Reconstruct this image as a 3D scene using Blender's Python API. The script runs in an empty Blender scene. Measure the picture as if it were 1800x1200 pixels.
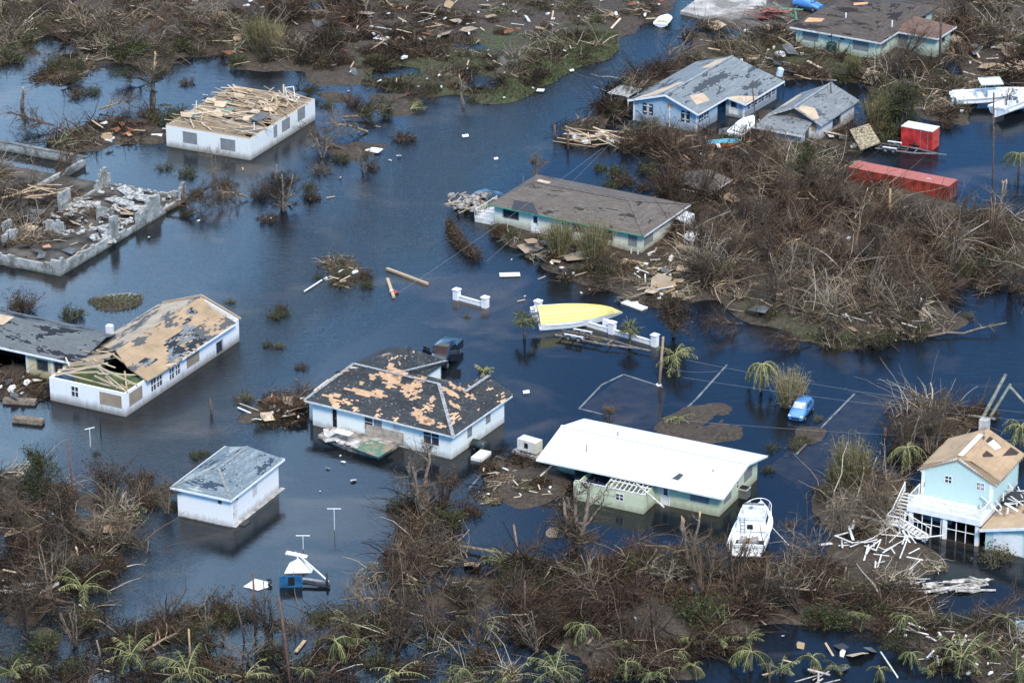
import bpy, math, random
import numpy as np
from mathutils import Vector, Matrix, Euler
R=math.radians
random.seed(7); RNG=np.random.default_rng(11)
SC=bpy.context.scene
# ---------------------------------------------------------------- camera, sky, sun, exposure
FPX,CAMH,PITCH=6270.0,140.0,R(23.0)
cam_d=bpy.data.cameras.new('camera'); cam=bpy.data.objects.new('camera',cam_d); SC.collection.objects.link(cam)
cam.location=(0,0,CAMH); cam.rotation_euler=(R(90)-PITCH,0,0)
cam_d.sensor_width=36; cam_d.lens=FPX/1800*36; cam_d.clip_start=1; cam_d.clip_end=9000
SC.camera=cam
SUN_EL,SUN_AZ=R(44),R(162)      # azimuth clockwise from +Y (north)
W=bpy.data.worlds.new('World'); SC.world=W; W.use_nodes=True
wn=W.node_tree.nodes; wl=W.node_tree.links
bg=wn['Background']; sky=wn.new('ShaderNodeTexSky'); sky.sky_type='NISHITA'; sky.sun_disc=False
sky.sun_elevation=SUN_EL; sky.sun_rotation=SUN_AZ; sky.altitude=100; sky.air_density=1.1; sky.dust_density=0.6; sky.ozone_density=3.0
# soft cloud bank low over the far left, reflected in the open water
tc=wn.new('ShaderNodeTexCoord'); mp=wn.new('ShaderNodeMapping'); mp.inputs['Scale'].default_value=(5,5,9); mp.inputs['Location'].default_value=(.3,.0,.15)
nz=wn.new('ShaderNodeTexNoise'); nz.inputs['Scale'].default_value=1.0; nz.inputs['Detail'].default_value=4
dt=wn.new('ShaderNodeVectorMath'); dt.operation='DOT_PRODUCT'; dt.inputs[1].default_value=(-.33,.83,.45)
m1=wn.new('ShaderNodeMath'); m1.operation='MULTIPLY_ADD'; m1.inputs[1].default_value=.10
rp=wn.new('ShaderNodeMapRange'); rp.inputs['From Min'].default_value=.985; rp.inputs['From Max'].default_value=1.06; rp.interpolation_type='SMOOTHSTEP'
mx=wn.new('ShaderNodeMix'); mx.data_type='RGBA'; mx.inputs[7].default_value=(13.,20.,28.,1)
wl.new(tc.outputs['Generated'],mp.inputs[0]); wl.new(mp.outputs[0],nz.inputs['Vector'])
wl.new(tc.outputs['Generated'],dt.inputs[0]); wl.new(nz.outputs['Fac'],m1.inputs[0]); wl.new(dt.outputs['Value'],m1.inputs[2])
wl.new(m1.outputs[0],rp.inputs['Value'])
ml=wn.new('ShaderNodeMath'); ml.operation='MULTIPLY'; ml.inputs[1].default_value=.9
wl.new(rp.outputs['Result'],ml.inputs[0]); wl.new(ml.outputs[0],mx.inputs['Factor'])
hs=wn.new('ShaderNodeMix'); hs.data_type='RGBA'; hs.blend_type='MULTIPLY'; hs.inputs[0].default_value=1; hs.inputs[7].default_value=(.46,.97,1.45,1)
wl.new(sky.outputs[0],hs.inputs[6]); wl.new(hs.outputs[2],mx.inputs[6]); 
mp2=wn.new('ShaderNodeMapping'); mp2.inputs['Scale'].default_value=(2.2,2.2,1.5); nz2=wn.new('ShaderNodeTexNoise'); nz2.inputs['Scale'].default_value=1.3; nz2.inputs['Detail'].default_value=5
sx=wn.new('ShaderNodeSeparateXYZ'); ad=wn.new('ShaderNodeMath'); ad.operation='MULTIPLY_ADD'; ad.inputs[1].default_value=.5; hi=wn.new('ShaderNodeMapRange'); hi.inputs['From Min'].default_value=.93; hi.inputs['From Max'].default_value=1.1
m3=wn.new('ShaderNodeMix'); m3.data_type='RGBA'; m3.inputs[7].default_value=(10.5,10.8,11.2,1)  # high white clouds, added overhead as neutral fill light
wl.new(tc.outputs['Generated'],mp2.inputs[0]); wl.new(mp2.outputs[0],nz2.inputs['Vector']); wl.new(tc.outputs['Generated'],sx.inputs[0]); wl.new(nz2.outputs['Fac'],ad.inputs[0]); wl.new(sx.outputs[2],ad.inputs[2]); wl.new(ad.outputs[0],hi.inputs['Value'])
wl.new(hi.outputs['Result'],m3.inputs['Factor']); wl.new(mx.outputs[2],m3.inputs[6]); wl.new(m3.outputs[2],bg.inputs[0]); bg.inputs[1].default_value=0.15
sd=bpy.data.lights.new('sun','SUN'); sun=bpy.data.objects.new('sun',sd); SC.collection.objects.link(sun)
sd.energy=2.9; sd.angle=R(13); sd.color=(1,.87,.70)
sdir=Vector((math.sin(SUN_AZ)*math.cos(SUN_EL),math.cos(SUN_AZ)*math.cos(SUN_EL),math.sin(SUN_EL)))
sun.rotation_euler=sdir.to_track_quat('Z','Y').to_euler()
SC.view_settings.view_transform='Standard'; SC.view_settings.look='None'; SC.view_settings.gamma=1; SC.view_settings.exposure=0.5
SC.render.engine='CYCLES'; SC.cycles.max_bounces=5; SC.cycles.diffuse_bounces=2; SC.cycles.glossy_bounces=3
SC.cycles.transparent_max_bounces=12; SC.cycles.transmission_bounces=2; SC.cycles.caustics_reflective=False; SC.cycles.caustics_refractive=False
SC.cycles.use_denoising=True
# ---------------------------------------------------------------- photo pixel <-> ground
CP,SP=math.cos(PITCH),math.sin(PITCH)
def at(px,py,z=0.0):
    x=(px-900)/FPX; y=-(py-600)/FPX
    d=(x,CP+y*SP,-SP+y*CP); t=(z-CAMH)/d[2]
    return Vector((d[0]*t,d[1]*t,z))
def pix(x,y,z=0.0):
    dz=z-CAMH; zc=y*CP-dz*SP; yc=y*SP+dz*CP
    return 900+FPX*x/zc, 600-FPX*yc/zc
def ppm(py):                       # photo pixels per metre at that row
    p=at(900,py); return FPX/(p.y*CP+CAMH*SP)
def hgt(py,d): return d/(ppm(py)*CP)
GA=R(62.3)                         # direction of the street grid
# ---------------------------------------------------------------- mesh builder
def auto_uv(me):
    n=len(me.polygons)
    if n==0: return
    nl=len(me.loops)
    co=np.empty(len(me.vertices)*3,np.float32); me.vertices.foreach_get('co',co); co=co.reshape(-1,3)
    nr=np.empty(n*3,np.float32); me.polygons.foreach_get('normal',nr); nr=nr.reshape(-1,3)
    lt=np.empty(n,np.int32); me.polygons.foreach_get('loop_total',lt)
    lv=np.empty(nl,np.int32); me.loops.foreach_get('vertex_index',lv)
    nn=np.repeat(nr,lt,axis=0); u=np.stack([-nn[:,1],nn[:,0],np.zeros(nl)],1)
    L=np.linalg.norm(u,axis=1); flat=L<1e-3; u[flat]=(1,0,0); L[flat]=1; u/=L[:,None]
    v=np.cross(nn,u); p=co[lv]
    uv=np.stack([(p*u).sum(1),(p*v).sum(1)],1).astype(np.float32)
    me.uv_layers.new(name='UV').data.foreach_set('uv',uv.ravel())
class MB:
    def __init__(s): s.v=[]; s.f=[]; s.m=[]; s.t=[]; s.mi=0; s.tone=.5; s.M=None; s.smooth=False; s.pc=[]
    def add(s,vs,fs):
        b=len(s.v)
        for p in vs:
            p=Vector(p)
            s.v.append(tuple(s.M@p) if s.M is not None else tuple(p)); s.t.append(s.tone)
        f0=len(s.f)
        for f in fs: s.f.append([b+i for i in f]); s.m.append(s.mi)
        s.pc.append((b,len(s.v),f0,len(s.f))); return s
    def box(s,lo,hi,M=None):
        x0,y0,z0=lo; x1,y1,z1=hi
        vs=[(x0,y0,z0),(x1,y0,z0),(x1,y1,z0),(x0,y1,z0),(x0,y0,z1),(x1,y0,z1),(x1,y1,z1),(x0,y1,z1)]
        if M is not None: vs=[M@Vector(p) for p in vs]
        return s.add(vs,[(0,3,2,1),(4,5,6,7),(0,1,5,4),(1,2,6,5),(2,3,7,6),(3,0,4,7)])
    def bar(s,a,b,w,h,roll=0):
        a=Vector(a); b=Vector(b); d=b-a; L=d.length
        if L<1e-6: return s
        x=d/L; up=Vector((0,0,1)) if abs(x.z)<.98 else Vector((0,1,0))
        y=up.cross(x).normalized(); z=x.cross(y)
        M=Matrix((( x.x,y.x,z.x,a.x),(x.y,y.y,z.y,a.y),(x.z,y.z,z.z,a.z),(0,0,0,1)))
        if roll: M=M@Matrix.Rotation(roll,4,'X')
        return s.box((0,-w/2,-h/2),(L,w/2,h/2),M)
    def tube(s,pts,rad,n=6,cap=True):
        pts=[Vector(p) for p in pts]
        if not hasattr(rad,'__len__'): rad=[rad]*len(pts)
        vs=[]; d0=None
        for i,p in enumerate(pts):
            d=(pts[min(i+1,len(pts)-1)]-pts[max(i-1,0)]).normalized()
            if d0 is None:
                u=d.orthogonal().normalized()
            else: u=(u-d*u.dot(d)).normalized()
            d0=d; w=d.cross(u)
            for k in range(n):
                a=2*math.pi*k/n; vs.append(p+(u*math.cos(a)+w*math.sin(a))*rad[i])
        fs=[]
        for i in range(len(pts)-1):
            for k in range(n):
                k2=(k+1)%n; fs.append((i*n+k,i*n+k2,(i+1)*n+k2,(i+1)*n+k))
        if cap:
            fs.append(tuple(range(n-1,-1,-1))); fs.append(tuple((len(pts)-1)*n+k for k in range(n)))
        return s.add(vs,fs)
    def cyl(s,c,r,h,n=14,r2=None,axis='Z'):
        c=Vector(c); ax={'X':Vector((1,0,0)),'Y':Vector((0,1,0)),'Z':Vector((0,0,1))}[axis]
        return s.tube([c,c+ax*h],[r,r if r2 is None else r2],n)
    def slab(s,poly,th):
        """closed plate: poly = list of 3-D corners (top side), th = thickness downwards"""
        n=len(poly); top=[Vector(p) for p in poly]; bot=[p-Vector((0,0,th)) for p in top]
        return s.add(top+bot,[tuple(range(n)),tuple(range(2*n-1,n-1,-1))]+[(i,i+n,(i+1)%n+n,(i+1)%n) for i in range(n)])
    def ring_loft(s,rings,cap=True):
        n=len(rings[0]); vs=[p for r in rings for p in r]; fs=[]
        for i in range(len(rings)-1):
            for k in range(n-1 if not cap=='closed' else n):
                k2=(k+1)%n; fs.append((i*n+k,(i+1)*n+k,(i+1)*n+k2,i*n+k2))
        return s.add(vs,fs)
    def lump(s,c,r,seed=0,flat=.6,n=7,m=4):
        rg=random.Random(seed); c=Vector(c); vs=[c+Vector((0,0,r*flat))]; fs=[]
        for j in range(1,m):
            a=math.pi*j/m
            for k in range(n):
                b=2*math.pi*k/n+rg.uniform(-.2,.2); q=r*rg.uniform(.7,1.15)
                vs.append(c+Vector((math.sin(a)*math.cos(b)*q,math.sin(a)*math.sin(b)*q,math.cos(a)*q*flat)))
        vs.append(c-Vector((0,0,r*flat)))
        for k in range(n): fs.append((0,1+k,1+(k+1)%n))
        for j in range(m-2):
            for k in range(n):
                a=1+j*n+k; b=1+j*n+(k+1)%n; fs.append((a,a+n,b+n,b))
        for k in range(n): fs.append((len(vs)-1,1+(m-2)*n+(k+1)%n,1+(m-2)*n+k))
        return s.add(vs,fs)
    def build(s,name,mats,parent=None,smooth=False,split=False):
        if split:
            for (v0,v1,f0,f1) in s.pc:
                q=MB(); q.v=s.v[v0:v1]; q.t=s.t[v0:v1]; q.f=[[i-v0 for i in f] for f in s.f[f0:f1]]; q.m=s.m[f0:f1]; r=q.build(name,mats,parent,smooth)
            return r
        me=bpy.data.meshes.new(name); me.from_pydata(s.v,[],s.f)
        if not isinstance(mats,(list,tuple)): mats=[mats]
        for m in mats: me.materials.append(m)
        if len(mats)>1: me.polygons.foreach_set('material_index',s.m)
        a=me.attributes.new('tone','FLOAT','POINT'); a.data.foreach_set('value',s.t)
        me.update(); auto_uv(me)
        if smooth or s.smooth: me.polygons.foreach_set('use_smooth',[True]*len(me.polygons))
        o=bpy.data.objects.new(name,me); SC.collection.objects.link(o)
        if parent is not None: o.parent=parent
        return o
def tag(o,label=None,cat=None,group=None,kind=None):
    if label: o['label']=label
    if cat: o['category']=cat
    if group: o['group']=group
    if kind: o['kind']=kind
    return o
def thing(name,loc,rz,label,cat,group=None):
    o=bpy.data.objects.new(name,None); SC.collection.objects.link(o); o.empty_display_size=.3
    o.location=loc; o.rotation_euler=(0,0,rz); tag(o,label,cat,group); return o
def copy_tree(o,parent=None):
    c=o.copy(); SC.collection.objects.link(c); c.parent=parent
    for ch in list(o.children): copy_tree(ch,c)
    return c
def loc_of(root,px,py,z=0.0):
    """photo pixel at height z (above the root) in the root's own axes"""
    p=at(px,py,z+root.location.z)-Vector(root.location)
    a=-root.rotation_euler.z; return Vector((p.x*math.cos(a)-p.y*math.sin(a),p.x*math.sin(a)+p.y*math.cos(a),z))
# ---------------------------------------------------------------- materials
class G:
    def __init__(s,name,rough=.8,spec=.3):
        s.mat=bpy.data.materials.new(name); s.mat.use_nodes=True; s.nt=s.mat.node_tree
        s.b=s.nt.nodes['Principled BSDF']; s.b.inputs['Roughness'].default_value=rough
        s.b.inputs['Specular IOR Level'].default_value=spec; s.tc=None
    def n(s,typ,_p=None,**k):
        nd=s.nt.nodes.new('ShaderNode'+typ)
        for a,b in (_p or {}).items(): setattr(nd,a,b)
        for a,b in k.items():
            key=int(a[1:]) if a[0]=='i' and a[1:].isdigit() else a.replace('_',' ')
            s.set(nd.inputs[key],b)
        return nd
    def set(s,inp,val):
        if isinstance(val,bpy.types.NodeSocket): s.nt.links.new(val,inp)
        elif hasattr(val,'__len__') and len(val)==3 and inp.type=='RGBA': inp.default_value=(*val,1)
        else: inp.default_value=val
    def co(s,k='Object'):
        if s.tc is None: s.tc=s.n('TexCoord')
        return s.tc.outputs[k]
    def mapv(s,vec,sc=(1,1,1),loc=(0,0,0),rot=(0,0,0)):
        return s.n('Mapping',None,Vector=vec,Scale=sc,Location=loc,Rotation=rot).outputs[0]
    def noise(s,vec,scale,detail=3,rough=.55,dist=0):
        return s.n('TexNoise',None,Vector=vec,Scale=scale,Detail=detail,Roughness=rough,Distortion=dist).outputs['Fac']
    def ramp(s,f,st,interp='LINEAR'):
        nd=s.n('ValToRGB',None,Fac=f); r=nd.color_ramp; r.interpolation=interp
        while len(r.elements)<len(st): r.elements.new(.5)
        for e,(p,c) in zip(r.elements,st): e.position=p; e.color=(*c,1) if hasattr(c,'__len__') else (c,c,c,1)
        return nd.outputs[0]
    def mix(s,f,a,b,bt='MIX'):
        nd=s.nt.nodes.new('ShaderNodeMix'); nd.data_type='RGBA'; nd.blend_type=bt
        s.set(nd.inputs[0],f); s.set(nd.inputs[6],a); s.set(nd.inputs[7],b); return nd.outputs[2]
    def math(s,op,a,b=0.0,c=0.0): return s.n('Math',{'operation':op},i0=a,i1=b,i2=c).outputs[0]
    def step(s,f,lo,hi): return s.n('MapRange',None,Value=f,From_Min=lo,From_Max=hi).outputs[0]
    def xyz(s,vec): o=s.n('SeparateXYZ',None,Vector=vec).outputs; return o[0],o[1],o[2]
    def vec(s,x,y,z=0.0): return s.n('CombineXYZ',None,X=x,Y=y,Z=z).outputs[0]
    def attr(s,name): return s.n('Attribute',{'attribute_name':name}).outputs['Fac']
    def bump(s,h,st=.3,dist=.05): s.set(s.b.inputs['Normal'],s.n('Bump',None,Strength=st,Distance=dist,Height=h).outputs[0])
    def done(s,col,**k):
        s.set(s.b.inputs['Base Color'],col)
        for a,b in k.items(): s.set(s.b.inputs[a.replace('_',' ')],b)
        return s.mat
MAT={}
def plain(name,c,rough=.6,var=.15,scale=2.0,metal=0,spec=.3):
    if name in MAT: return MAT[name]
    g=G(name,rough,spec); f=g.noise(g.co(),scale,4); f2=g.noise(g.co(),scale*9,2)
    d=tuple(x*(1-var*1.6) for x in c); l=tuple(min(1,x*(1+var)) for x in c)
    col=g.mix(g.math('MULTIPLY',g.step(f2,.55,.75),.35),g.ramp(f,[(.3,d),(.7,l)]),tuple(x*.6 for x in c))
    MAT[name]=g.done(col,Metallic=metal); return MAT[name]
def toned(name,stops,rough=.85,trans=0):
    """colour picked by the per-piece 'tone' attribute"""
    if name in MAT: return MAT[name]
    g=G(name,rough,.15); f=g.math('ADD',g.attr('tone'),g.math('MULTIPLY',g.math('SUBTRACT',g.noise(g.co(),1.3,2),.5),.25))
    MAT[name]=g.done(g.ramp(f,stops)); return MAT[name]
def wall_paint(name,c,grime=.6,wet=.35,streak=.5,board=0):
    if name in MAT: return MAT[name]
    g=G(name,.75,.25); v=g.co(); x,y,z=g.xyz(v)
    st=g.noise(g.mapv(v,(1.6,1.6,.25)),2.2,4,.65); fine=g.noise(v,3.5,4)
    edge=g.math('ADD',z,g.math('MULTIPLY',g.noise(g.mapv(v,(1,1,.15)),1.8,5,.7),-1.0))
    low=g.math('SUBTRACT',1.0,g.step(edge,-.35,wet)); 
    col=g.mix(g.math('MULTIPLY',g.step(fine,.45,.75),.22),c,tuple(q*.72 for q in c))
    col=g.mix(g.math('MULTIPLY',g.step(st,.56,.78),streak*.5),col,(.24,.25,.20))
    col=g.mix(g.math('MULTIPLY',low,grime),col,(.14,.12,.085))
    if board: g.bump(g.n('TexWave',{'bands_direction':'Z'},Vector=v,Scale=board).outputs['Fac'],.5,.02)
    else: g.bump(fine,.15,.02)
    MAT[name]=g.done(col); return MAT[name]
def shingle(name,c1,c2,felt,ply,felt_t=.6,ply_t=.66,seed=0,speck=0,ps=.3,stretch=.45,ply2=None):
    """rows of tabs; a noise strips patches of them down to felt and bare plywood"""
    if name in MAT: return MAT[name]
    g=G(name,.9,.12); u,v,_=g.xyz(g.co('UV'))
    row=g.math('SNAP',v,.15); off=g.n('TexWhiteNoise',{'noise_dimensions':'1D'},W=row).outputs['Value']
    uu=g.math('SNAP',g.math('ADD',u,off),.3); cell=g.vec(uu,row,seed)
    wn_=g.n('TexWhiteNoise',{'noise_dimensions':'3D'},Vector=cell).outputs['Value']
    low=g.noise(g.vec(u,v,seed+3.),.5,4); 
    col=g.mix(g.math('ADD',g.math('MULTIPLY',wn_,.45),g.math('MULTIPLY',low,.5)),c1,c2)
    col=g.mix(g.math('MULTIPLY',g.step(g.noise(g.mapv(g.vec(u,v,seed),(.35,3,1)),1.2,4,.7),.5,.7),.5),col,tuple(q*1.5 for q in c2))
    pn=g.noise(g.n('Mapping',None,Vector=cell,Scale=(stretch,1,1)).outputs[0],.55,4,.7)
    m_=g.math('GREATER_THAN',pn,felt_t); col=g.mix(m_,col,felt)
    qn=g.noise(g.n('Mapping',None,Vector=cell,Scale=(stretch*1.3,1,1),Location=(9.,3.,5.)).outputs[0],ps,4,.62)
    pm=g.math('GREATER_THAN',qn,ply_t); pc=g.mix(g.noise(g.vec(u,v,2.),3,3),ply,ply2 or tuple(q*.75 for q in ply)); col=g.mix(pm,col,pc)
    if speck:
        sp=g.noise(g.vec(u,v,7.),4.5,2); col=g.mix(g.math('MULTIPLY',g.step(sp,.66,.70),speck),col,(.5,.52,.5))
    col=g.mix(g.math('MULTIPLY',g.step(g.math('FRACT',g.math('DIVIDE',v,.15)),.82,.95),.35),col,tuple(q*.4 for q in c1))
    g.bump(g.math('ADD',wn_,g.math('MULTIPLY',pm,-1.)),.35,.02)
    MAT[name]=g.done(col); return MAT[name]
def plywood(name,c=(.42,.31,.20),tar=.0,seed=0.,holes=0):
    if name in MAT: return MAT[name]
    g=G(name,.85,.12); u,v,_=g.xyz(g.co('UV')); vv=g.vec(u,v,seed)
    br=g.n('TexBrick',{'offset':.5},Vector=vv,Scale=1.0,Mortar_Size=.012,Brick_Width=2.4,Row_Height=1.2,Color1=(.93,.93,.93),Color2=(1.06,1.06,1.06),Mortar=(.62,.62,.62)).outputs[0]
    base=g.ramp(g.noise(vv,.5,5,.65),[(.3,tuple(q*.75 for q in c)),(.5,c),(.72,tuple(q*1.22 for q in c))])
    col=g.mix(1.0,base,br,'MULTIPLY')
    col=g.mix(g.math('MULTIPLY',g.step(g.noise(vv,4,3),.58,.75),.45),col,tuple(q*.55 for q in c))
    if tar:
        cell=g.vec(g.math('SNAP',g.math('ADD',u,g.n('TexWhiteNoise',{'noise_dimensions':'1D'},W=g.math('SNAP',v,.15)).outputs['Value']),.3),g.math('SNAP',v,.15),seed)
        m_=g.step(g.noise(g.mapv(cell,(.5,1,1)),.45,4,.7),tar,tar+.01); col=g.mix(m_,col,g.mix(g.noise(cell,2.2,3),(.035,.04,.045),(.13,.135,.13)))
    MAT[name]=g.done(col); return MAT[name]
# water: murky brown below, clear mirror of the sky above, wind ripples in patches
g=G('flood_water',.015,.5); v=g.co()
big=g.noise(g.mapv(v,(1,1,1)),.018,3,.5,.5)
rip=g.n('TexNoise',None,Vector=g.mapv(v,(1.0,2.6,1),rot=(0,0,R(22))),Scale=2.2,Detail=3,Roughness=.65).outputs['Fac']
rip2=g.n('TexNoise',None,Vector=g.mapv(v,(1.0,3.2,1),rot=(0,0,R(-14))),Scale=.42,Detail=2).outputs['Fac']
px_,py_,pz_=g.xyz(v)
gx=g.step(g.math('ADD',px_,g.math('MULTIPLY',big,60.)),70.,-5.)     # calmer towards the east
LA,LB=at(430,640),at(800,250); ln=(LB-LA).normalized(); nx_,ny_=-ln.y,ln.x; c0=-(nx_*LA.x+ny_*LA.y)
dl=g.math('ABSOLUTE',g.math('ADD',g.math('ADD',g.math('MULTIPLY',px_,nx_),g.math('MULTIPLY',py_,ny_)),g.math('ADD',g.math('MULTIPLY',g.math('SUBTRACT',big,.5),26.),c0)))
lane=g.step(dl,13.,3.)
amp=g.math('ADD',g.math('ADD',g.math('MULTIPLY',lane,1.35),g.math('MULTIPLY',g.step(big,.40,.66),.28)),.13)
hh=g.math('MULTIPLY',g.math('ADD',rip,g.math('MULTIPLY',rip2,1.1)),amp)
g.bump(hh,.5,.11)
sed=g.noise(g.mapv(v,(1,1.6,1),loc=(7,3,0)),.045,4,.6,.6)
mud=g.mix(g.step(sed,.56,.68),(.006,.010,.014),(.058,.050,.041))
g.set(g.b.inputs['Base Color'],mud); g.set(g.b.inputs['IOR'],1.45)
tr=g.n('BsdfTransparent',None,Color=(.72,.64,.52)); ms=g.n('MixShader',None,Fac=.30); lw=g.n('Fresnel',None,IOR=1.34)
g.nt.links.new(g.b.outputs[0],ms.inputs[1]); g.nt.links.new(tr.outputs[0],ms.inputs[2])
g.nt.links.new(ms.outputs[0],g.nt.nodes['Material Output'].inputs[0]); MAT['water']=g.mat
# terrain
g=G('mud_ground',.9,.2); v=g.co()
a=g.noise(v,.35,6,.7); b=g.noise(v,2.6,5,.75); c=g.noise(v,9,3)
mud=g.ramp(b,[(.30,(.020,.016,.012)),(.5,(.050,.039,.029)),(.72,(.105,.085,.065))])
mud=g.mix(g.math('MULTIPLY',g.step(a,.45,.7),.5),mud,(.085,.068,.052))
mud=g.mix(g.math('MULTIPLY',g.step(c,.66,.78),.55),mud,(.26,.24,.20))
gr=g.ramp(b,[(.35,(.022,.030,.012)),(.55,(.055,.075,.028)),(.75,(.105,.125,.05))])
mud=g.mix(g.math('MULTIPLY',g.attr('grass'),g.step(g.noise(v,.9,4,.7),.36,.56)),mud,gr)
sd_=g.ramp(b,[(.35,(.17,.16,.145)),(.7,(.36,.34,.31))]); mud=g.mix(g.attr('sand'),mud,sd_)
g.bump(b,.8,.12); MAT['ground']=g.done(mud)
# common
LUM=toned('lumber',[(0,(.10,.075,.05)),(.35,(.30,.22,.14)),(.7,(.44,.33,.21)),(1,(.58,.50,.40))])
TWIG=toned('dead_twigs',[(0,(.010,.008,.005)),(.35,(.038,.028,.019)),(.6,(.105,.078,.052)),(.85,(.26,.205,.145)),(1,(.50,.44,.34))])
REDT=toned('reddish_twigs',[(0,(.010,.007,.005)),(.4,(.048,.031,.020)),(.75,(.130,.086,.056)),(1,(.33,.26,.18))])
LEAF=toned('dark_foliage',[(0,(.012,.016,.007)),(.4,(.036,.046,.018)),(.75,(.078,.094,.036)),(1,(.15,.16,.065))])
BROWNLEAF=toned('dead_leaves',[(0,(.010,.007,.004)),(.4,(.038,.025,.015)),(.75,(.105,.070,.040)),(1,(.22,.16,.09))])
PALM=toned('palm_leaf',[(0,(.022,.030,.016)),(.4,(.060,.072,.034)),(.75,(.15,.165,.065)),(1,(.36,.34,.16))])
REED=toned('reed_stems',[(0,(.05,.05,.02)),(.4,(.12,.11,.05)),(.8,(.24,.20,.10)),(1,(.36,.29,.18))])
GRASS=toned('marsh_grass',[(0,(.018,.024,.010)),(.5,(.055,.070,.028)),(1,(.13,.14,.06))])
WHITE=plain('white_paint',(.74,.745,.72),.5,.08); WHITED=plain('dirty_white',(.60,.60,.565),.7,.16)
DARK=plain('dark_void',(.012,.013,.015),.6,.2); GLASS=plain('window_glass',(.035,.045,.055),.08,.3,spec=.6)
METALG=plain('grey_metal',(.22,.23,.24),.5,.3,metal=.3); BLACK=plain('black_rubber',(.018,.018,.02),.7,.2)
CONC=plain('pale_concrete',(.38,.37,.34),.85,.35,1.2); TRUNK=plain('tree_bark',(.13,.105,.08),.9,.4,3); TRUNKG=plain('grey_bark',(.19,.15,.11),.9,.35,3)
BK1=plain('brown_bark',(.10,.068,.045),.9,.4,2.5); BK2=plain('dark_bark',(.055,.042,.032),.9,.4,2.5); BK3=plain('tan_bark',(.27,.20,.13),.9,.4,2.5); SPLIT=plain('split_wood',(.42,.27,.14),.85,.25,3)
# ---------------------------------------------------------------- land outlines (photo pixels on the water plane) -> heights
def inpoly(X,Y,poly):
    ins=np.zeros(X.shape,bool); n=len(poly)
    for i in range(n):
        x1,y1=poly[i]; x2,y2=poly[(i+1)%n]
        if y1==y2: continue
        c=((y1>Y)!=(y2>Y))&(X<(x2-x1)*(Y-y1)/(y2-y1)+x1); ins^=c
    return ins
def fnoise(shape,cells,seed,octv=4):
    """smooth value noise on a grid"""
    rg=np.random.default_rng(seed); out=np.zeros(shape); amp=1;tot=0
    for o in range(octv):
        ny,nx=int(cells*2**o*shape[0]/shape[1])+3,int(cells*2**o)+3; g_=rg.random((ny,nx))
        yy=np.linspace(0,ny-2.001,shape[0]); xx=np.linspace(0,nx-2.001,shape[1])
        yi=yy.astype(int); xi=xx.astype(int); fy=(yy-yi)[:,None]; fx=(xx-xi)[None]
        fy=fy*fy*(3-2*fy); fx=fx*fx*(3-2*fx)
        v=(g_[yi][:,xi]*(1-fy)+g_[yi+1][:,xi]*fy)*(1-fx)+(g_[yi][:,xi+1]*(1-fy)+g_[yi+1][:,xi+1]*fy)*fx
        out+=v*amp; tot+=amp; amp*=.55
    return out/tot-.5
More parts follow.
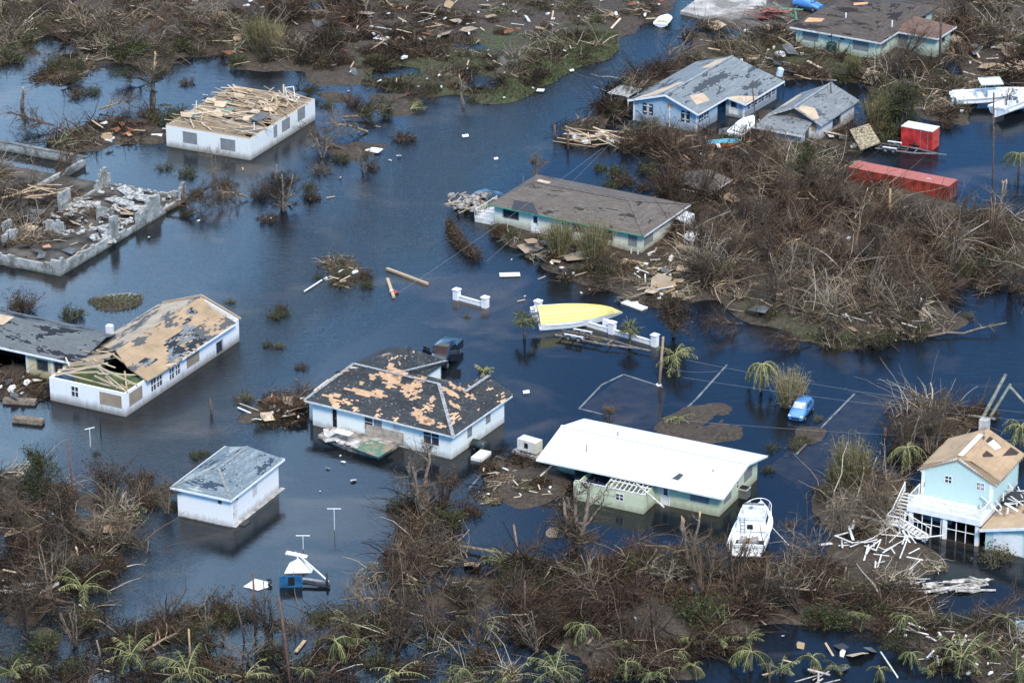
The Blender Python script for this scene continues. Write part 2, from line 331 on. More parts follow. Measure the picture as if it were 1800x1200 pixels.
LAND=[ # (height 0..1, outline)
(.95,[(-60,-40),(1205,-40),(1195,20),(1160,40),(1118,60),(1070,92),(1000,128),(930,170),(880,192),(838,186),(805,160),(770,168),(700,165),(640,150),(600,152),(560,150),(520,128),(455,132),(400,118),(330,120),(285,132),(215,112),(150,108),(130,85),(70,60),(60,85),(25,108),(-60,140)]),
(.75,[(150,218),(225,205),(290,215),(300,255),(245,258),(160,250)]),
(.6,[(60,105),(130,95),(185,118),(170,145),(90,148),(55,135)]),
(.45,[(255,170),(320,178),(318,205),(262,206)]),
(.6,[(180,262),(180,230),(140,225),(95,228),(90,262),(140,275)]),
(.55,[(-60,300),(60,318),(160,330),(170,370),(60,480),(-60,470)]),
(.8,[(540,470),(590,452),(640,478),(660,500),(620,508),(555,495)]),
(1.15,[(160,520),(200,512),(250,524),(235,542),(180,545),(152,533)]),
(.9,[(1232,46),(1255,-40),(1860,-40),(1860,150),(1790,170),(1730,165),(1700,225),(1650,215),(1600,200),(1560,180),(1500,150),(1430,140),(1340,130),(1290,120),(1225,92),(1215,66)]),
(.75,[(1035,205),(1066,165),(1105,135),(1160,108),(1215,92),(1260,110),(1130,190),(1090,215),(1040,222)]),
(.75,[(1090,205),(1225,232),(1290,212),(1345,190),(1500,190),(1530,262),(1460,262),(1350,300),(1250,305),(1170,285),(1100,262)]),
(.55,[(970,225),(1010,205),(1100,225),(1100,262),(1040,270),(980,250)]),
(1.0,[(1170,300),(1230,285),(1330,290),(1420,278),(1520,292),(1580,318),(1650,340),(1700,372),(1760,385),(1860,385),(1860,470),(1770,462),(1700,505),(1690,545),(1640,590),(1560,618),(1480,622),(1400,592),(1300,565),(1240,532),(1160,545),(1090,522),(1010,492),(955,470),(930,440),(870,428),(838,398),(866,372),(1195,372)]),
(.8,[(545,150),(620,165),(640,180),(560,190)]),
(.75,[(560,255),(640,250),(680,262),(650,290),(580,292)]),
(.75,[(645,170),(760,172),(768,205),(700,212),(650,200)]),
(.7,[(-60,645),(95,640),(95,712),(40,716),(-60,705)]),
(.8,[(420,700),(500,682),(548,700),(545,755),(480,752),(425,738)]),
(.85,[(842,822),(900,802),(985,815),(1010,860),(960,892),(870,890),(828,880)]),
(.62,[(1140,752),(1175,722),(1230,715),(1295,708),(1325,745),(1318,785),(1240,782),(1180,772)]),
(.6,[(1375,740),(1440,735),(1450,760),(1395,800),(1350,830),(1335,820)]),
(.8,[(1440,870),(1500,830),(1580,820),(1610,860),(1600,950),(1640,960),(1650,990),(1590,1010),(1600,1050),(1700,1085),(1860,1095),(1860,1250),(1780,1215),(1640,1195),(1590,1130),(1470,1105),(1340,1100),(1290,1150),(1180,1190),(1100,1215),(900,1120),(820,1050),(840,1000),(940,1000),(1060,970),(1190,965),(1270,1000),(1330,1000),(1430,980),(1450,930)]),
(.6,[(640,1010),(700,980),(720,890),(770,870),(800,900),(790,960),(830,1010),(850,1070),(720,1080)]),
(.42,[(-60,1060),(120,1070),(230,1090),(330,1060),(480,1075),(620,1070),(760,1070),(900,1110),(1060,1180),(1100,1260),(-60,1260)]),
(.58,[(-60,830),(30,800),(90,850),(190,850),(235,900),(240,960),(190,1035),(150,1060),(60,1075),(-60,1060)]),
(.6,[(215,870),(250,845),(320,860),(315,895),(270,912),(225,900)]),
(.5,[(190,1100),(260,1070),(330,1060),(340,1110),(230,1130)]),
(.6,[(1570,760),(1600,700),(1680,720),(1710,790),(1640,830),(1580,820)]),
(.4,[(1690,720),(1760,712),(1780,740),(1720,760)]),
(.5,[(1700,1000),(1720,985),(1745,1000),(1730,1015)]),
]
GRASSP=[(1.0,[(930,60),(1010,50),(1090,60),(1085,96),(1010,130),(930,172),(880,190),(840,186),(900,140),(930,100)]),(.9,[(820,60),(900,55),(905,100),(830,95)]),(.5,[(600,90),(900,90),(870,190),(640,150)]),(.6,[(1230,60),(1400,60),(1560,100),(1500,130),(1290,110)]),(.5,[(1250,530),(1560,600),(1640,570),(1560,620),(1400,595)]),(.5,[(-60,1100),(500,1080),(900,1120),(900,1250),(-60,1250)])]
SANDP=[(.7,[(1190,30),(1250,-40),(1350,-40),(1350,18),(1300,42),(1245,34)]),(.5,[(880,110),(930,100),(940,125),(890,135)]),(1.0,[(168,520),(200,512),(236,520),(222,531),(178,532)]),(.35,[(1330,20),(1400,20),(1390,60),(1320,60)])]
PONDS=[[(60,58),(112,52),(135,85),(90,98)],[(172,22),(208,18),(212,36),(180,40)],[(300,104),(385,100),(405,125),(300,130)],[(505,8),(562,4),(575,26),(520,30)],[(640,120),(690,118),(700,140),(650,142)],[(1500,175),(1540,180),(1530,200),(1500,195)],[(1130,985),(1185,975),(1180,1000),(1130,1005)],[(1230,1130),(1290,1120),(1280,1160),(1220,1165)],[(860,1060),(920,1050),(930,1085),(870,1090)],[(795,70),(830,75),(865,92),(850,98),(800,85)],[(810,135),(870,128),(880,150),(820,158)],[(690,115),(740,122),(730,135),(690,130)],[(1250,52),(1300,52),(1300,68),(1252,70)],[(1620,70),(1690,80),(1680,125),(1640,120)],[(1690,455),(1740,430),(1790,470),(1720,500)],[(1320,1118),(1440,1122),(1490,1160),(1540,1170),(1560,1215),(1330,1215)],[(1440,1030),(1500,1040),(1480,1080),(1440,1070)],[(1110,190),(1125,205),(1080,230),(1070,215)],[(1315,215),(1350,205),(1352,250),(1310,260)],[(960,990),(1010,985),(1000,1005)],[(1110,940),(1190,925),(1190,960),(1120,965)],[(1440,10),(1475,0),(1480,12)]]
SXA,SXB,SYA,SYB,STEP=-95,95,222,470,.5
gx_=np.arange(SXA,SXB+.01,STEP); gy_=np.arange(SYA,SYB+.01,STEP)
XS,YS=np.meshgrid(gx_,gy_)
def topix(X,Y,z=0.):
    dz=z-CAMH; zc=Y*CP-dz*SP; return 900+FPX*X/zc, 600-FPX*(Y*SP+dz*CP)/zc
wx=fnoise(XS.shape,30,1)*5; wy=fnoise(XS.shape,30,2)*7
PXg,PYg=topix(XS+wx,YS+wy)
def blur(a,n):
    for _ in range(n):
        a=(a+np.roll(a,1,0)+np.roll(a,-1,0)+np.roll(a,1,1)+np.roll(a,-1,1))/5
    return a
land=np.zeros(XS.shape)
for h_,p_ in LAND: land=np.maximum(land,inpoly(PXg,PYg,p_)*h_)
for p_ in PONDS: land[inpoly(PXg,PYg,p_)]=.05
land=blur(land,7)
bump_=fnoise(XS.shape,60,3,5); bump2=fnoise(XS.shape,16,4,3)
HGT=-.55+land*1.0+bump_*.75*np.clip(land*1.6,0,1)+bump2*.35*np.clip(land*1.5,0,1)
HGT=np.where(land>.02,HGT,-.55+bump_*.1)
grassm=np.zeros(XS.shape); sandm=np.zeros(XS.shape)
for h_,p_ in GRASSP: grassm=np.maximum(grassm,inpoly(PXg,PYg,p_)*h_)
for h_,p_ in SANDP: sandm=np.maximum(sandm,inpoly(PXg,PYg,p_)*h_)
grassm=blur(grassm,4); sandm=blur(sandm,3)
def ground(x,y):
    i=(y-SYA)/STEP; j=(x-SXA)/STEP
    if i<0 or j<0 or i>=len(gy_)-1 or j>=len(gx_)-1: return -.5
    return float(HGT[int(round(i)),int(round(j))])
def groundv(x,y):
    i=np.clip(np.round((y-SYA)/STEP),0,len(gy_)-1).astype(int); j=np.clip(np.round((x-SXA)/STEP),0,len(gx_)-1).astype(int); return HGT[i,j]
ex=[-4000,-1500,-600,-250,-130]; xs=np.array(ex+list(gx_)+[-e for e in ex[::-1]])
ys=np.array([-400,0,100,180]+list(gy_)+[510,620,900,2000,6000])
PADX,PADY=5,4
def pad(a,v): 
    o=np.full((len(ys),len(xs)),v,float); o[PADY:PADY+a.shape[0],PADX:PADX+a.shape[1]]=a; return o
ZZ=pad(HGT,-.6); XX,YY=np.meshgrid(xs,ys)
def grid_mesh(name,XX,YY,ZZ,mat,attrs):
    ny,nx=XX.shape; co=np.stack([XX,YY,ZZ],-1).reshape(-1,3).astype(np.float32)
    i=np.arange(ny-1)[:,None]*nx+np.arange(nx-1)[None]; q=np.stack([i,i+1,i+nx+1,i+nx],-1).reshape(-1,4)
    return raw_mesh(name,co,q,mat,attrs,True)
def raw_mesh(name,co,faces,mat,attrs,smooth=False,parent=None,mats=None,midx=None):
    k=faces.shape[1]; me=bpy.data.meshes.new(name); me.vertices.add(len(co)); me.vertices.foreach_set('co',co.astype(np.float32).ravel())
    me.loops.add(faces.size); me.loops.foreach_set('vertex_index',faces.astype(np.int32).ravel())
    me.polygons.add(len(faces)); me.polygons.foreach_set('loop_start',(np.arange(len(faces))*k).astype(np.int32))
    if smooth: me.polygons.foreach_set('use_smooth',np.ones(len(faces),bool))
    for m in (mats or [mat]): me.materials.append(m)
    if midx is not None: me.polygons.foreach_set('material_index',midx.astype(np.int32))
    for a,v in attrs.items(): me.attributes.new(a,'FLOAT','POINT').data.foreach_set('value',v.astype(np.float32).ravel())
    me.update(calc_edges=True)
    o=bpy.data.objects.new(name,me); SC.collection.objects.link(o); o.parent=parent; return o
tag(grid_mesh('ground',XX,YY,ZZ,MAT['ground'],{'grass':pad(grassm,0),'sand':pad(sandm,0)}),kind='structure')
me=MB().add([(-4000,-400,0),(4000,-400,0),(4000,6000,0),(-4000,6000,0)],[(0,1,2,3)]).build('water',MAT['water']); tag(me,kind='structure')
# ---------------------------------------------------------------- vectorised branches and leaves
def strands(P,D,L,rad,tone,K=4,droop=.3,wig=.18,sides=3,rng=RNG,taper=.35):
    """P,D (N,3) start and direction; returns verts, quads, tone"""
    N=len(P); D=D/np.linalg.norm(D,axis=1,keepdims=True); pts=np.empty((N,K,3)); pts[:,0]=P; d=D.copy()
    for k in range(1,K):
        d=d+rng.normal(0,wig,(N,3)); d[:,2]-=droop/(K-1); d/=np.linalg.norm(d,axis=1,keepdims=True)
        pts[:,k]=pts[:,k-1]+d*(L/(K-1))[:,None]
    up=np.where(np.abs(D[:,2:3])<.9,np.array([[0,0,1.]]),np.array([[1.,0,0]])); a=np.cross(D,up); a/=np.linalg.norm(a,axis=1,keepdims=True); b=np.cross(D,a)
    r=rad[:,None]*np.linspace(1,taper,K)[None]
    V=np.empty((N,K,sides,3))
    for s in range(sides):
        t=2*math.pi*s/sides; V[:,:,s]=pts+r[:,:,None]*(a*math.cos(t)+b*math.sin(t))[:,None]
    base=(np.arange(N)*K*sides)[:,None,None]+(np.arange(K-1)*sides)[None,:,None]; s=np.arange(sides)[None,None]; s2=(s+1)%sides
    F=np.stack([base+s,base+s2,base+sides+s2,base+sides+s],-1).reshape(-1,4)
    return V.reshape(-1,3),F,np.repeat(tone,K*sides),pts
def leaves(P,size,tone,rng=RNG,flat=.0,asp=.5):
    N=len(P); a=rng.normal(size=(N,3)); a[:,2]*=1-flat; a/=np.linalg.norm(a,axis=1,keepdims=True); b=rng.normal(size=(N,3)); b[:,2]*=1-flat
    b-=a*(a*b).sum(1,keepdims=True); b/=np.linalg.norm(b,axis=1,keepdims=True); a=a*size[:,None]; b=b*size[:,None]*asp
    V=np.stack([P-a,P-b*.9,P+a,P+b],1).reshape(-1,3); F=(np.arange(N)*4)[:,None]+np.arange(4)[None]
    return V,F,np.repeat(tone,4)
class Bag:
    def __init__(s): s.V=[];s.F=[];s.T=[];s.M=[];s.n=0
    def add(s,V,F,T,m=0): s.V.append(V); s.F.append(F+s.n); s.T.append(T); s.M.append(np.full(len(F),m)); s.n+=len(V)
    def build(s,name,mats,parent=None): 
        return raw_mesh(name,np.concatenate(s.V),np.concatenate(s.F),None,{'tone':np.concatenate(s.T)},False,parent,mats,np.concatenate(s.M))
def sample_poly(poly,n,rng=RNG):
    W_=np.array([tuple(at(*p))[:2] for p in poly]); lo=W_.min(0); hi=W_.max(0); pl=[tuple(p) for p in W_]; out=[];c=0
    while c<n:
        q=lo+(hi-lo)*rng.random((max(64,n),2)); q=q[inpoly(q[:,0],q[:,1],pl)]; out.append(q); c+=len(q)
    return np.concatenate(out)[:n]
def area_poly(poly):
    W_=[at(*p) for p in poly]; return abs(sum(W_[i].x*W_[(i+1)%len(W_)].y-W_[(i+1)%len(W_)].x*W_[i].y for i in range(len(W_))))/2
KEEP_OUT=[]            # (world polygon) footprints brush must not grow through
def outside(q):
    ok=np.ones(len(q),bool)
    for pl in KEEP_OUT: ok&=~inpoly(q[:,0],q[:,1],pl)
    return ok
def brush(polys,label,_d=None,*,free=False,**k): return brush_(polys,label,free,*(([] if _d is None else [_d])),**k)
def brush_(polys,label,free=False,dens=1.0,height=1.2,red=.3,green=.3,leafd=1.0,tone=.5,seed=1,name='dead_brush',thick=1.0,lie=.0,cl=.22,minland=-.25):
    """tangle of broken branches, twigs and dead leaves heaped in clumps"""
    rng=np.random.default_rng(seed); bag=Bag()
    for poly in polys:
        A=area_poly(poly); nc=max(3,int(A*cl)); C=sample_poly(poly,nc,rng); C=C if free else C[outside(C)]
        gz=groundv(C[:,0],C[:,1]); gz=np.full(len(gz),.42) if free else gz; ok_=(gz>minland)&(np.sin(C[:,0]*.31+seed)*np.cos(C[:,1]*.27+seed*2.3)+rng.normal(0,.25,len(C))>(-.42 if A>400 else -9)); C=C[ok_]; gz=gz[ok_]; nc=len(C)
        if nc<2: continue
        cr=rng.uniform(.7,1.9,nc); ch=height*rng.uniform(.35,1.25,nc); lf=np.sin(C[:,0]*.23+seed)*np.cos(C[:,1]*.17+seed*2)+np.sin(C[:,0]*.07+C[:,1]*.11+seed*.7); ct=np.clip(tone+rng.normal(.02,.19,nc)+lf*.11,.08,.98)
        ctype=np.clip(rng.random(nc)*.5+.25+lf*.30,0,1); cdir=rng.random(nc)*2*math.pi
        # stems
        per=int(A/nc*11*dens)+1; idx=np.repeat(np.arange(nc),per); N=len(idx)
        ang=cdir[idx]+rng.normal(0,.9,N); rr=cr[idx]*rng.random(N)**.6
        th=rng.random(N)*2*math.pi; P=np.stack([C[idx,0]+np.cos(th)*rr,C[idx,1]+np.sin(th)*rr,np.maximum(gz[idx],-.05)+rng.random(N)*ch[idx]*.55],1)
        el=rng.uniform(-.1,1.08-lie,N); D=np.stack([np.cos(ang)*np.cos(el),np.sin(ang)*np.cos(el),np.sin(el)],1)
        L=rng.gamma(3,.54,N)*(.65+.5*ch[idx]); rad=rng.gamma(2.3,.012,N)*thick+.010
        tn=np.clip(ct[idx]+rng.normal(0,.16,N)+(rng.random(N)<.07)*.35,0,1)
        V,F,T,pts=strands(P,D,L,rad,tn,5,.5,.17,3,rng); isr=ctype[idx]<red
        bag.add(V,F,T,0); 
        bag.M[-1]=np.repeat(isr.astype(int),12)
        # broken limbs lying across the heap
        nb=int(A*.11*dens*min(1,height/1.1)**1.5)+1; ib=rng.integers(0,nc,nb); an=rng.random(nb)*6.283; eb=rng.uniform(-.05,.55,nb); PB=np.stack([C[ib,0]+rng.normal(0,.8,nb),C[ib,1]+rng.normal(0,.8,nb),np.maximum(gz[ib],-.05)+ch[ib]*rng.uniform(.1,.6,nb)],1)
        DB=np.stack([np.cos(an)*np.cos(eb),np.sin(an)*np.cos(eb),np.sin(eb)],1); V,F,T,pb=strands(PB,DB,rng.uniform(1.8,4.8,nb)*min(1,.5+height*.3),rng.uniform(.035,.085,nb),np.clip(rng.normal(.72,.16,nb),.2,1),5,.35,.13,4,rng); bag.add(V,F,T,0)
        sb=rng.integers(0,nb,nb*3); kb=rng.integers(1,5,nb*3); V,F,T,_=strands(pb[sb,kb],DB[sb]+rng.normal(0,.7,(nb*3,3)),rng.uniform(.5,1.6,nb*3),rng.uniform(.014,.03,nb*3),np.clip(rng.normal(.7,.15,nb*3),.2,1),4,.2,.2,3,rng); bag.add(V,F,T,0)
        # twigs off the stems
        sel=rng.integers(0,N,int(N*1.1)); kk=rng.integers(1,5,len(sel)); TP=pts[sel,kk]; TD=rng.normal(size=(len(sel),3)); TD[:,2]=np.abs(TD[:,2])*.8
        V,F,T,_=strands(TP,TD,rng.uniform(.25,.9,len(sel)),rng.uniform(.005,.011,len(sel))*thick,np.clip(tn[sel]+rng.normal(.03,.15,len(sel)),0,1),3,.2,.25,3,rng)
        bag.add(V,F,T,0); bag.M[-1]=np.repeat(isr[sel].astype(int),6)
        # leaves
        nl=int(A/nc*32*leafd)+1; idx=np.repeat(np.arange(nc),nl); N=len(idx); th=rng.random(N)*2*math.pi; rr=cr[idx]*rng.random(N)**.5*1.05
        zz=np.maximum(gz[idx],-.04)+ch[idx]*rng.random(N)**1.3*(1-.55*(rr/cr[idx]/1.05)**2)
        P=np.stack([C[idx,0]+np.cos(th)*rr,C[idx,1]+np.sin(th)*rr,zz],1)
        V,F,T=leaves(P,rng.uniform(.05,.15,N),np.clip(ct[idx]-.08+rng.normal(0,.17,N),0,1),rng)
        bag.add(V,F,T,2); bag.M[-1]=np.where(ctype[idx]>1-green,2,3)
    o=bag.build(name,[TWIG,REDT,LEAF,BROWNLEAF]); tag(o,label,'brush',kind='stuff'); return o
# ---------------------------------------------------------------- house kit (local X = along the street grid away-right, Y = away-left, origin = near corner)
def ray(px,py):
    x=(px-900)/FPX; y=-(py-600)/FPX; return Vector((0,0,CAMH)),Vector((x,CP+y*SP,-SP+y*CP))
def facept(root,px,py,axis,fixed=0.0):
    """pixel -> (along, z) on the wall plane  x=fixed ('L' faces) or y=fixed ('R' faces)"""
    o,d=ray(px,py); M=(Matrix.Translation(root.location)@Matrix.Rotation(root.rotation_euler.z,4,'Z')).inverted()
    o=M@o; d=M.to_3x3()@d; i=0 if axis=='L' else 1; t=(fixed-o[i])/d[i]; p=o+d*t; return p[1-i],p.z
def topx(root,p):
    w=Matrix.Translation(root.location)@Matrix.Rotation(root.rotation_euler.z,4,'Z')@Vector(p); return pix(*w)
def face_rect(root,axis,fixed,cx,cy,w,h):
    s,z=facept(root,cx,cy,axis,fixed)
    P=(lambda q:(fixed,q,z)) if axis=='L' else (lambda q:(q,fixed,z))
    k=abs(topx(root,P(s+.5))[0]-topx(root,P(s-.5))[0]); hw=w/k/2; hh=hgt(cy,h)/2
    return (s-hw,s+hw,z-hh,z+hh)
def pick_rect(r,lo=-9,hi=99): return r
def wall_run(mb,axis,fixed,s0,s1,z0,z1,th,ops=()):
    """wall whose outer face lies at `fixed`, thickness goes inward (+) ; rectangular openings cut out"""
    def bx(a,b,c,d):
        if b-a<.01 or d-c<.01: return
        f0,f1=(fixed,fixed+th) if th>0 else (fixed+th,fixed)
        mb.box((f0,a,c),(f1,b,d)) if axis=='L' else mb.box((a,f0,c),(b,f1,d))
    s=s0
    for (a,b,c,d) in sorted(ops):
        a=max(a,s0+.05); b=min(b,s1-.05); c=max(c,z0); d=min(d,z1)
        bx(s,a,z0,z1); bx(a,b,z0,c); bx(a,b,d,z1); s=b
    bx(s,s1,z0,z1)
def oriented(axis,fixed,s,z,off): return (fixed+off,s,z) if axis=='L' else (s,fixed+off,z)
def window(root,axis,fixed,r,style='white',th=.2,out=-1,name='window'):
    """frame + pane set in the opening r; out=-1: outer side is the negative side of the plane"""
    a,b,c,d=r; o=out*.03; i=-out
    mb=MB(); fr=.07
    def b3(s0,s1,z0,z1,f0,f1,m=mb):
        lo=oriented(axis,fixed,s0,z0,min(f0,f1)); hi=oriented(axis,fixed,s1,z1,max(f0,f1)); m.box(lo,hi)
    if style in('white','white4','white6','slide'):
        for q in ((a-fr,b+fr,d,d+fr),(a-fr,b+fr,c-fr,c),(a-fr,a,c,d),(b,b+fr,c,d)): b3(*q,o,i*.08)
        if style!='white': b3((a+b)/2-.03,(a+b)/2+.03,c,d,0,i*.06)
        b3(a,b,(c+d)/2-.03,(c+d)/2+.03,i*.01,i*.055)
        if style=='white6':
            for k in (1,2,4,5): b3(a+(b-a)*k/6-.02,a+(b-a)*k/6+.02,c,d,i*.02,i*.05)
        f=mb.build(name,WHITE,root); p=MB(); b3(a,b,c,d,i*.07,i*.1,p); p.build('pane',GLASS,f)
    elif style=='shutter':       # ribbed storm panel
        n=max(4,int((b-a)/.16)); 
        for k in range(n): b3(a+(b-a)*(k+.12)/n,a+(b-a)*(k+.88)/n,c,d,o,i*.02)
        b3(a,b,d-.06,d+.02,o*1.6,i*.01); f=mb.build(name,plain('storm_panel',(.24,.25,.25),.6,.12,1.5),root); p=MB(); b3(a,b,c,d,i*.03,i*.06,p); p.build('pane',DARK,f)
    elif style=='board':
        b3(a-.04,b+.04,c-.04,d+.04,o,i*.02); mb.build(name,MAT['board'],root)
    elif style=='dark':
        for q in ((a-.05,b+.05,d,d+.05),(a-.05,b+.05,c-.05,c),(a-.05,a,c,d),(b,b+.05,c,d)): b3(*q,o*.6,i*.05)
        f=mb.build(name,METALG,root); p=MB(); b3(a,b,c,d,i*.08,i*.12,p); p.build('pane',GLASS,f)
    elif style=='navy':          # dark hinged shutters with pale battens
        b3(a,a+(b-a)*.38,c,d,o,i*.03); b3(b-(b-a)*.38,b,c,d,o,i*.03); f=mb.build(name,plain('navy_shutter',(.018,.03,.05),.6,.2),root)
        p=MB(); b3(a+(b-a)*.38,b-(b-a)*.38,c,d,i*.03,i*.06,p); b3(a+.1*(b-a),b-.1*(b-a),c+(d-c)*.2,c+(d-c)*.28,o,o*2.2,p); b3(a+.1*(b-a),b-.1*(b-a),c+(d-c)*.75,c+(d-c)*.83,o,o*2.2,p); p.build('batten',WHITED,f)
    return None
MAT['board']=plywood('weathered_board',(.30,.24,.17))
def door(root,axis,fixed,r,out=-1,mat=None,glass=True):
    a,b,c,d=r; mb=MB(); f=MB(); g_=MB(); i=-out
    def b3(m,s0,s1,z0,z1,f0,f1): m.box(oriented(axis,fixed,s0,z0,min(f0,f1)),oriented(axis,fixed,s1,z1,max(f0,f1)))
    for q in ((a-.09,a,c,d+.09),(b,b+.09,c,d+.09),(a,b,d,d+.09)): b3(mb,*q,out*.04,i*.06)
    b3(f,a,b,c,d,i*.03,i*.09)
    fo=f.build('door',mat or WHITE,root); mb.build('door_frame',WHITE,fo)
    if glass: b3(g_,a+.18,b-.18,c+(d-c)*.5,d-.2,i*.015,i*.028); g_.build('pane',GLASS,fo)
    h=MB(); b3(h,a+.1,a+.15,c+(d-c)*.45,c+(d-c)*.45+.12,out*.05,i*.03); h.build('handle',METALG,fo)
def house_root(name,N,L,Rr,label,cat='house',z=0.0,yaw=None,group=None):
    n=at(*N,z); l=at(*L,z)-n if L else None; r=at(*Rr,z)-n if Rr else None
    an=[]; 
    if l is not None: an.append(math.atan2(l.y,l.x)-math.pi/2)
    if r is not None: an.append(math.atan2(r.y,r.x))
    if yaw is None: yaw=sum(an)/len(an)
    t=thing(name,n,yaw,label,cat,group); t['_ly']=l.length if l is not None else 8; t['_lx']=r.length if r is not None else 8
    LX,LY=t['_lx'],t['_ly']; del t['_lx'],t['_ly']
    return t,LX,LY
def keep(root,x0,x1,y0,y1,m=.2):
    M=Matrix.Translation(root.location)@Matrix.Rotation(root.rotation_euler.z,4,'Z')
    KEEP_OUT.append([tuple((M@Vector(p))[:2]) for p in ((x0-m,y0-m,0),(x1+m,y0-m,0),(x1+m,y1+m,0),(x0-m,y1+m,0))])
def roofs(root,polys,mat,th=.14,name='roof'):
    mb=MB()
    for p in polys: mb.slab(p,th)
    return mb.build(name,mat,root)
def fascia(root,pts,w=.05,h=.2,mat=None,closed=False,name='fascia'):
    mb=MB(); n=len(pts)
    for i in range(n if closed else n-1):
        a,b=Vector(pts[i]),Vector(pts[(i+1)%n]); mb.bar(a-Vector((0,0,h*.35)),b-Vector((0,0,h*.35)),w,h)
    return mb.build(name,mat or WHITE,root)
def hip_polys(x0,x1,y0,y1,zE,zR,axis,sa,sb):
    """ridge along axis, set back sa at the low end and sb at the high end"""
    if axis=='Y':
        xm=(x0+x1)/2; A=(xm,y0+sa,zR); B=(xm,y1-sb,zR); c=[(x0,y0,zE),(x1,y0,zE),(x1,y1,zE),(x0,y1,zE)]
        out=[[c[0],A,B,c[3]],[c[1],c[2],B,A]]; 
        if sa>.01: out.append([c[0],c[1],A])
        if sb>.01: out.append([c[2],c[3],B])
    else:
        ym=(y0+y1)/2; A=(x0+sa,ym,zR); B=(x1-sb,ym,zR); c=[(x0,y0,zE),(x1,y0,zE),(x1,y1,zE),(x0,y1,zE)]
        out=[[c[0],c[1],B,A],[c[2],c[3],A,B]]
        if sa>.01: out.append([c[3],c[0],A])
        if sb>.01: out.append([c[1],c[2],B])
    res=[]
    for p in out:
        p=[Vector(q) for q in p]; n_=(p[1]-p[0]).cross(p[2]-p[0]); res.append(p if n_.z>0 else p[::-1])
    return res
def boards(mb,n,area,z,Lr=(1.5,4),w=.14,h=.06,ang=None,spread=.5,zr=.3,rg=random,tilt=.05):
    x0,x1,y0,y1=area
    for _ in range(n):
        x,y=rg.uniform(x0,x1),rg.uniform(y0,y1); a=(ang if ang is not None else 0)+rg.gauss(0,spread); L=rg.uniform(*Lr)
        zz=z+rg.uniform(0,zr); t=rg.gauss(0,tilt); mb.tone=min(1,max(0,rg.gauss(.62,.18)))
        d=Vector((math.cos(a)*math.cos(t),math.sin(a)*math.cos(t),math.sin(t)))*L/2; c=Vector((x,y,zz))
        mb.bar(c-d,c+d,w*rg.uniform(.6,1.2),h,rg.uniform(-.5,.5))
# ================================================================ 1 roofless white house, upper left
WP1=wall_paint('white_stained_wall',(.70,.71,.66),.75,.35,.4)
t,LX,LY=house_root('house',(440,282),(296.2,255),(546.7,209),'roofless white house with bare joists and loose lumber across its open top','house')
h=hgt(282,36); keep(t,0,LX,0,LY)
wl1=face_rect(t,'L',0,334,242.5,25,19); wl2=face_rect(t,'L',0,400.5,254.5,26,19)
wr=[face_rect(t,'R',0,529.5,200,13,20),face_rect(t,'R',0,502.5,219,14,19)]; dr=face_rect(t,'R',0,484,231,6,20)
mb=MB()
wall_run(mb,'L',0,0,LY,-.6,h,.2,[wl1,wl2]); wall_run(mb,'R',0,.2,LX-.2,-.6,h,.2,wr+[dr])
wall_run(mb,'L',LX,0,LY,-.6,h,-.2,[(3.2,5.4,.9,2.1),(6.5,8,.9,2.1)]); wall_run(mb,'R',LY,.2,LX-.2,-.6,h,-.2,[(3,5,1,2)])
mb.build('wall',WP1,t)
for r in (wl1,wl2): window(t,'L',0,r,'shutter')
for r in wr: window(t,'R',0,r,'shutter')
window(t,'L',LX,(3.2,5.4,.9,2.1),'white4',out=1)
window(t,'R',0,dr,'shutter',name='door')
mb=MB()
for x in (4.2,8.6,12.3): wall_run(mb,'L',x,.2,LY-.2,-.4,h-.15,.12,[(2,3,0,2),(7,8,0,2)])
wall_run(mb,'R',LY*.5,.2,LX-.2,-.4,h-.15,.12,[(1.5,2.5,0,2),(6,7,0,2),(10,11,0,2)])
mb.build('partition',plain('inner_wall',(.40,.36,.30),.8,.4,.6),t)
mb=MB(); mb.box((.25,.25,-.3),(LX-.25,LY-.25,-.05)); mb.build('floor',plain('wet_floor',(.05,.045,.04),.6,.4),t)
rg=random.Random(3); mb=MB(); k=.35
while k<LX-.3:
    mb.tone=rg.uniform(.45,.8)
    if rg.random()<.9: mb.bar((k,rg.uniform(-.2,.5) if rg.random()<.8 else 4,h+.03),(k+rg.gauss(0,.05),LY-rg.uniform(-.1,.6),h+.03+rg.uniform(0,.06)),.07,.16)
    k+=.55
mb.tone=.6; mb.box((.02,.02,h+.003),(.18,LY-.02,h+.05)); mb.box((.2,.02,h+.003),(LX-.2,.18,h+.05)); mb.box((LX-.18,.02,h+.003),(LX-.02,LY-.02,h+.05)); mb.box((.2,LY-.18,h+.003),(LX-.2,LY-.02,h+.05))
mb.build('joists',LUM,t); J1=t
mb=MB(); boards(mb,85,(.6,LX-.6,.5,LY-.5),h+.1,(1.2,4.2),.11,.05,R(90),.42,.35,rg); boards(mb,42,(9,LX-.4,1,5.5),h+.2,(1,3.6),.17,.06,R(55),.7,.7,rg,.2); boards(mb,34,(1,LX-1,LY-4.5,LY-.4),h+.1,(2,4.5),.2,.05,R(80),.2,.2,rg)
tag(mb.build('fallen_rafters',LUM,t),'heap of splintered rafters and boards spread over the joists')
mb=MB()
for i in range(11):
    x,y=rg.uniform(2,LX-1),rg.uniform(1,LY-1); mb.slab([(x,y,h+.28),(x+rg.uniform(.8,1.6),y+.3,h+.34+rg.uniform(0,.2)),(x+rg.uniform(.6,1.3),y+rg.uniform(1,2),h+.4),(x-.2,y+1.2,h+.3)],.03)
mb.build('fallen_plywood',plywood('pale_ply',(.46,.36,.25)),t,split=True)
mb=MB(); 
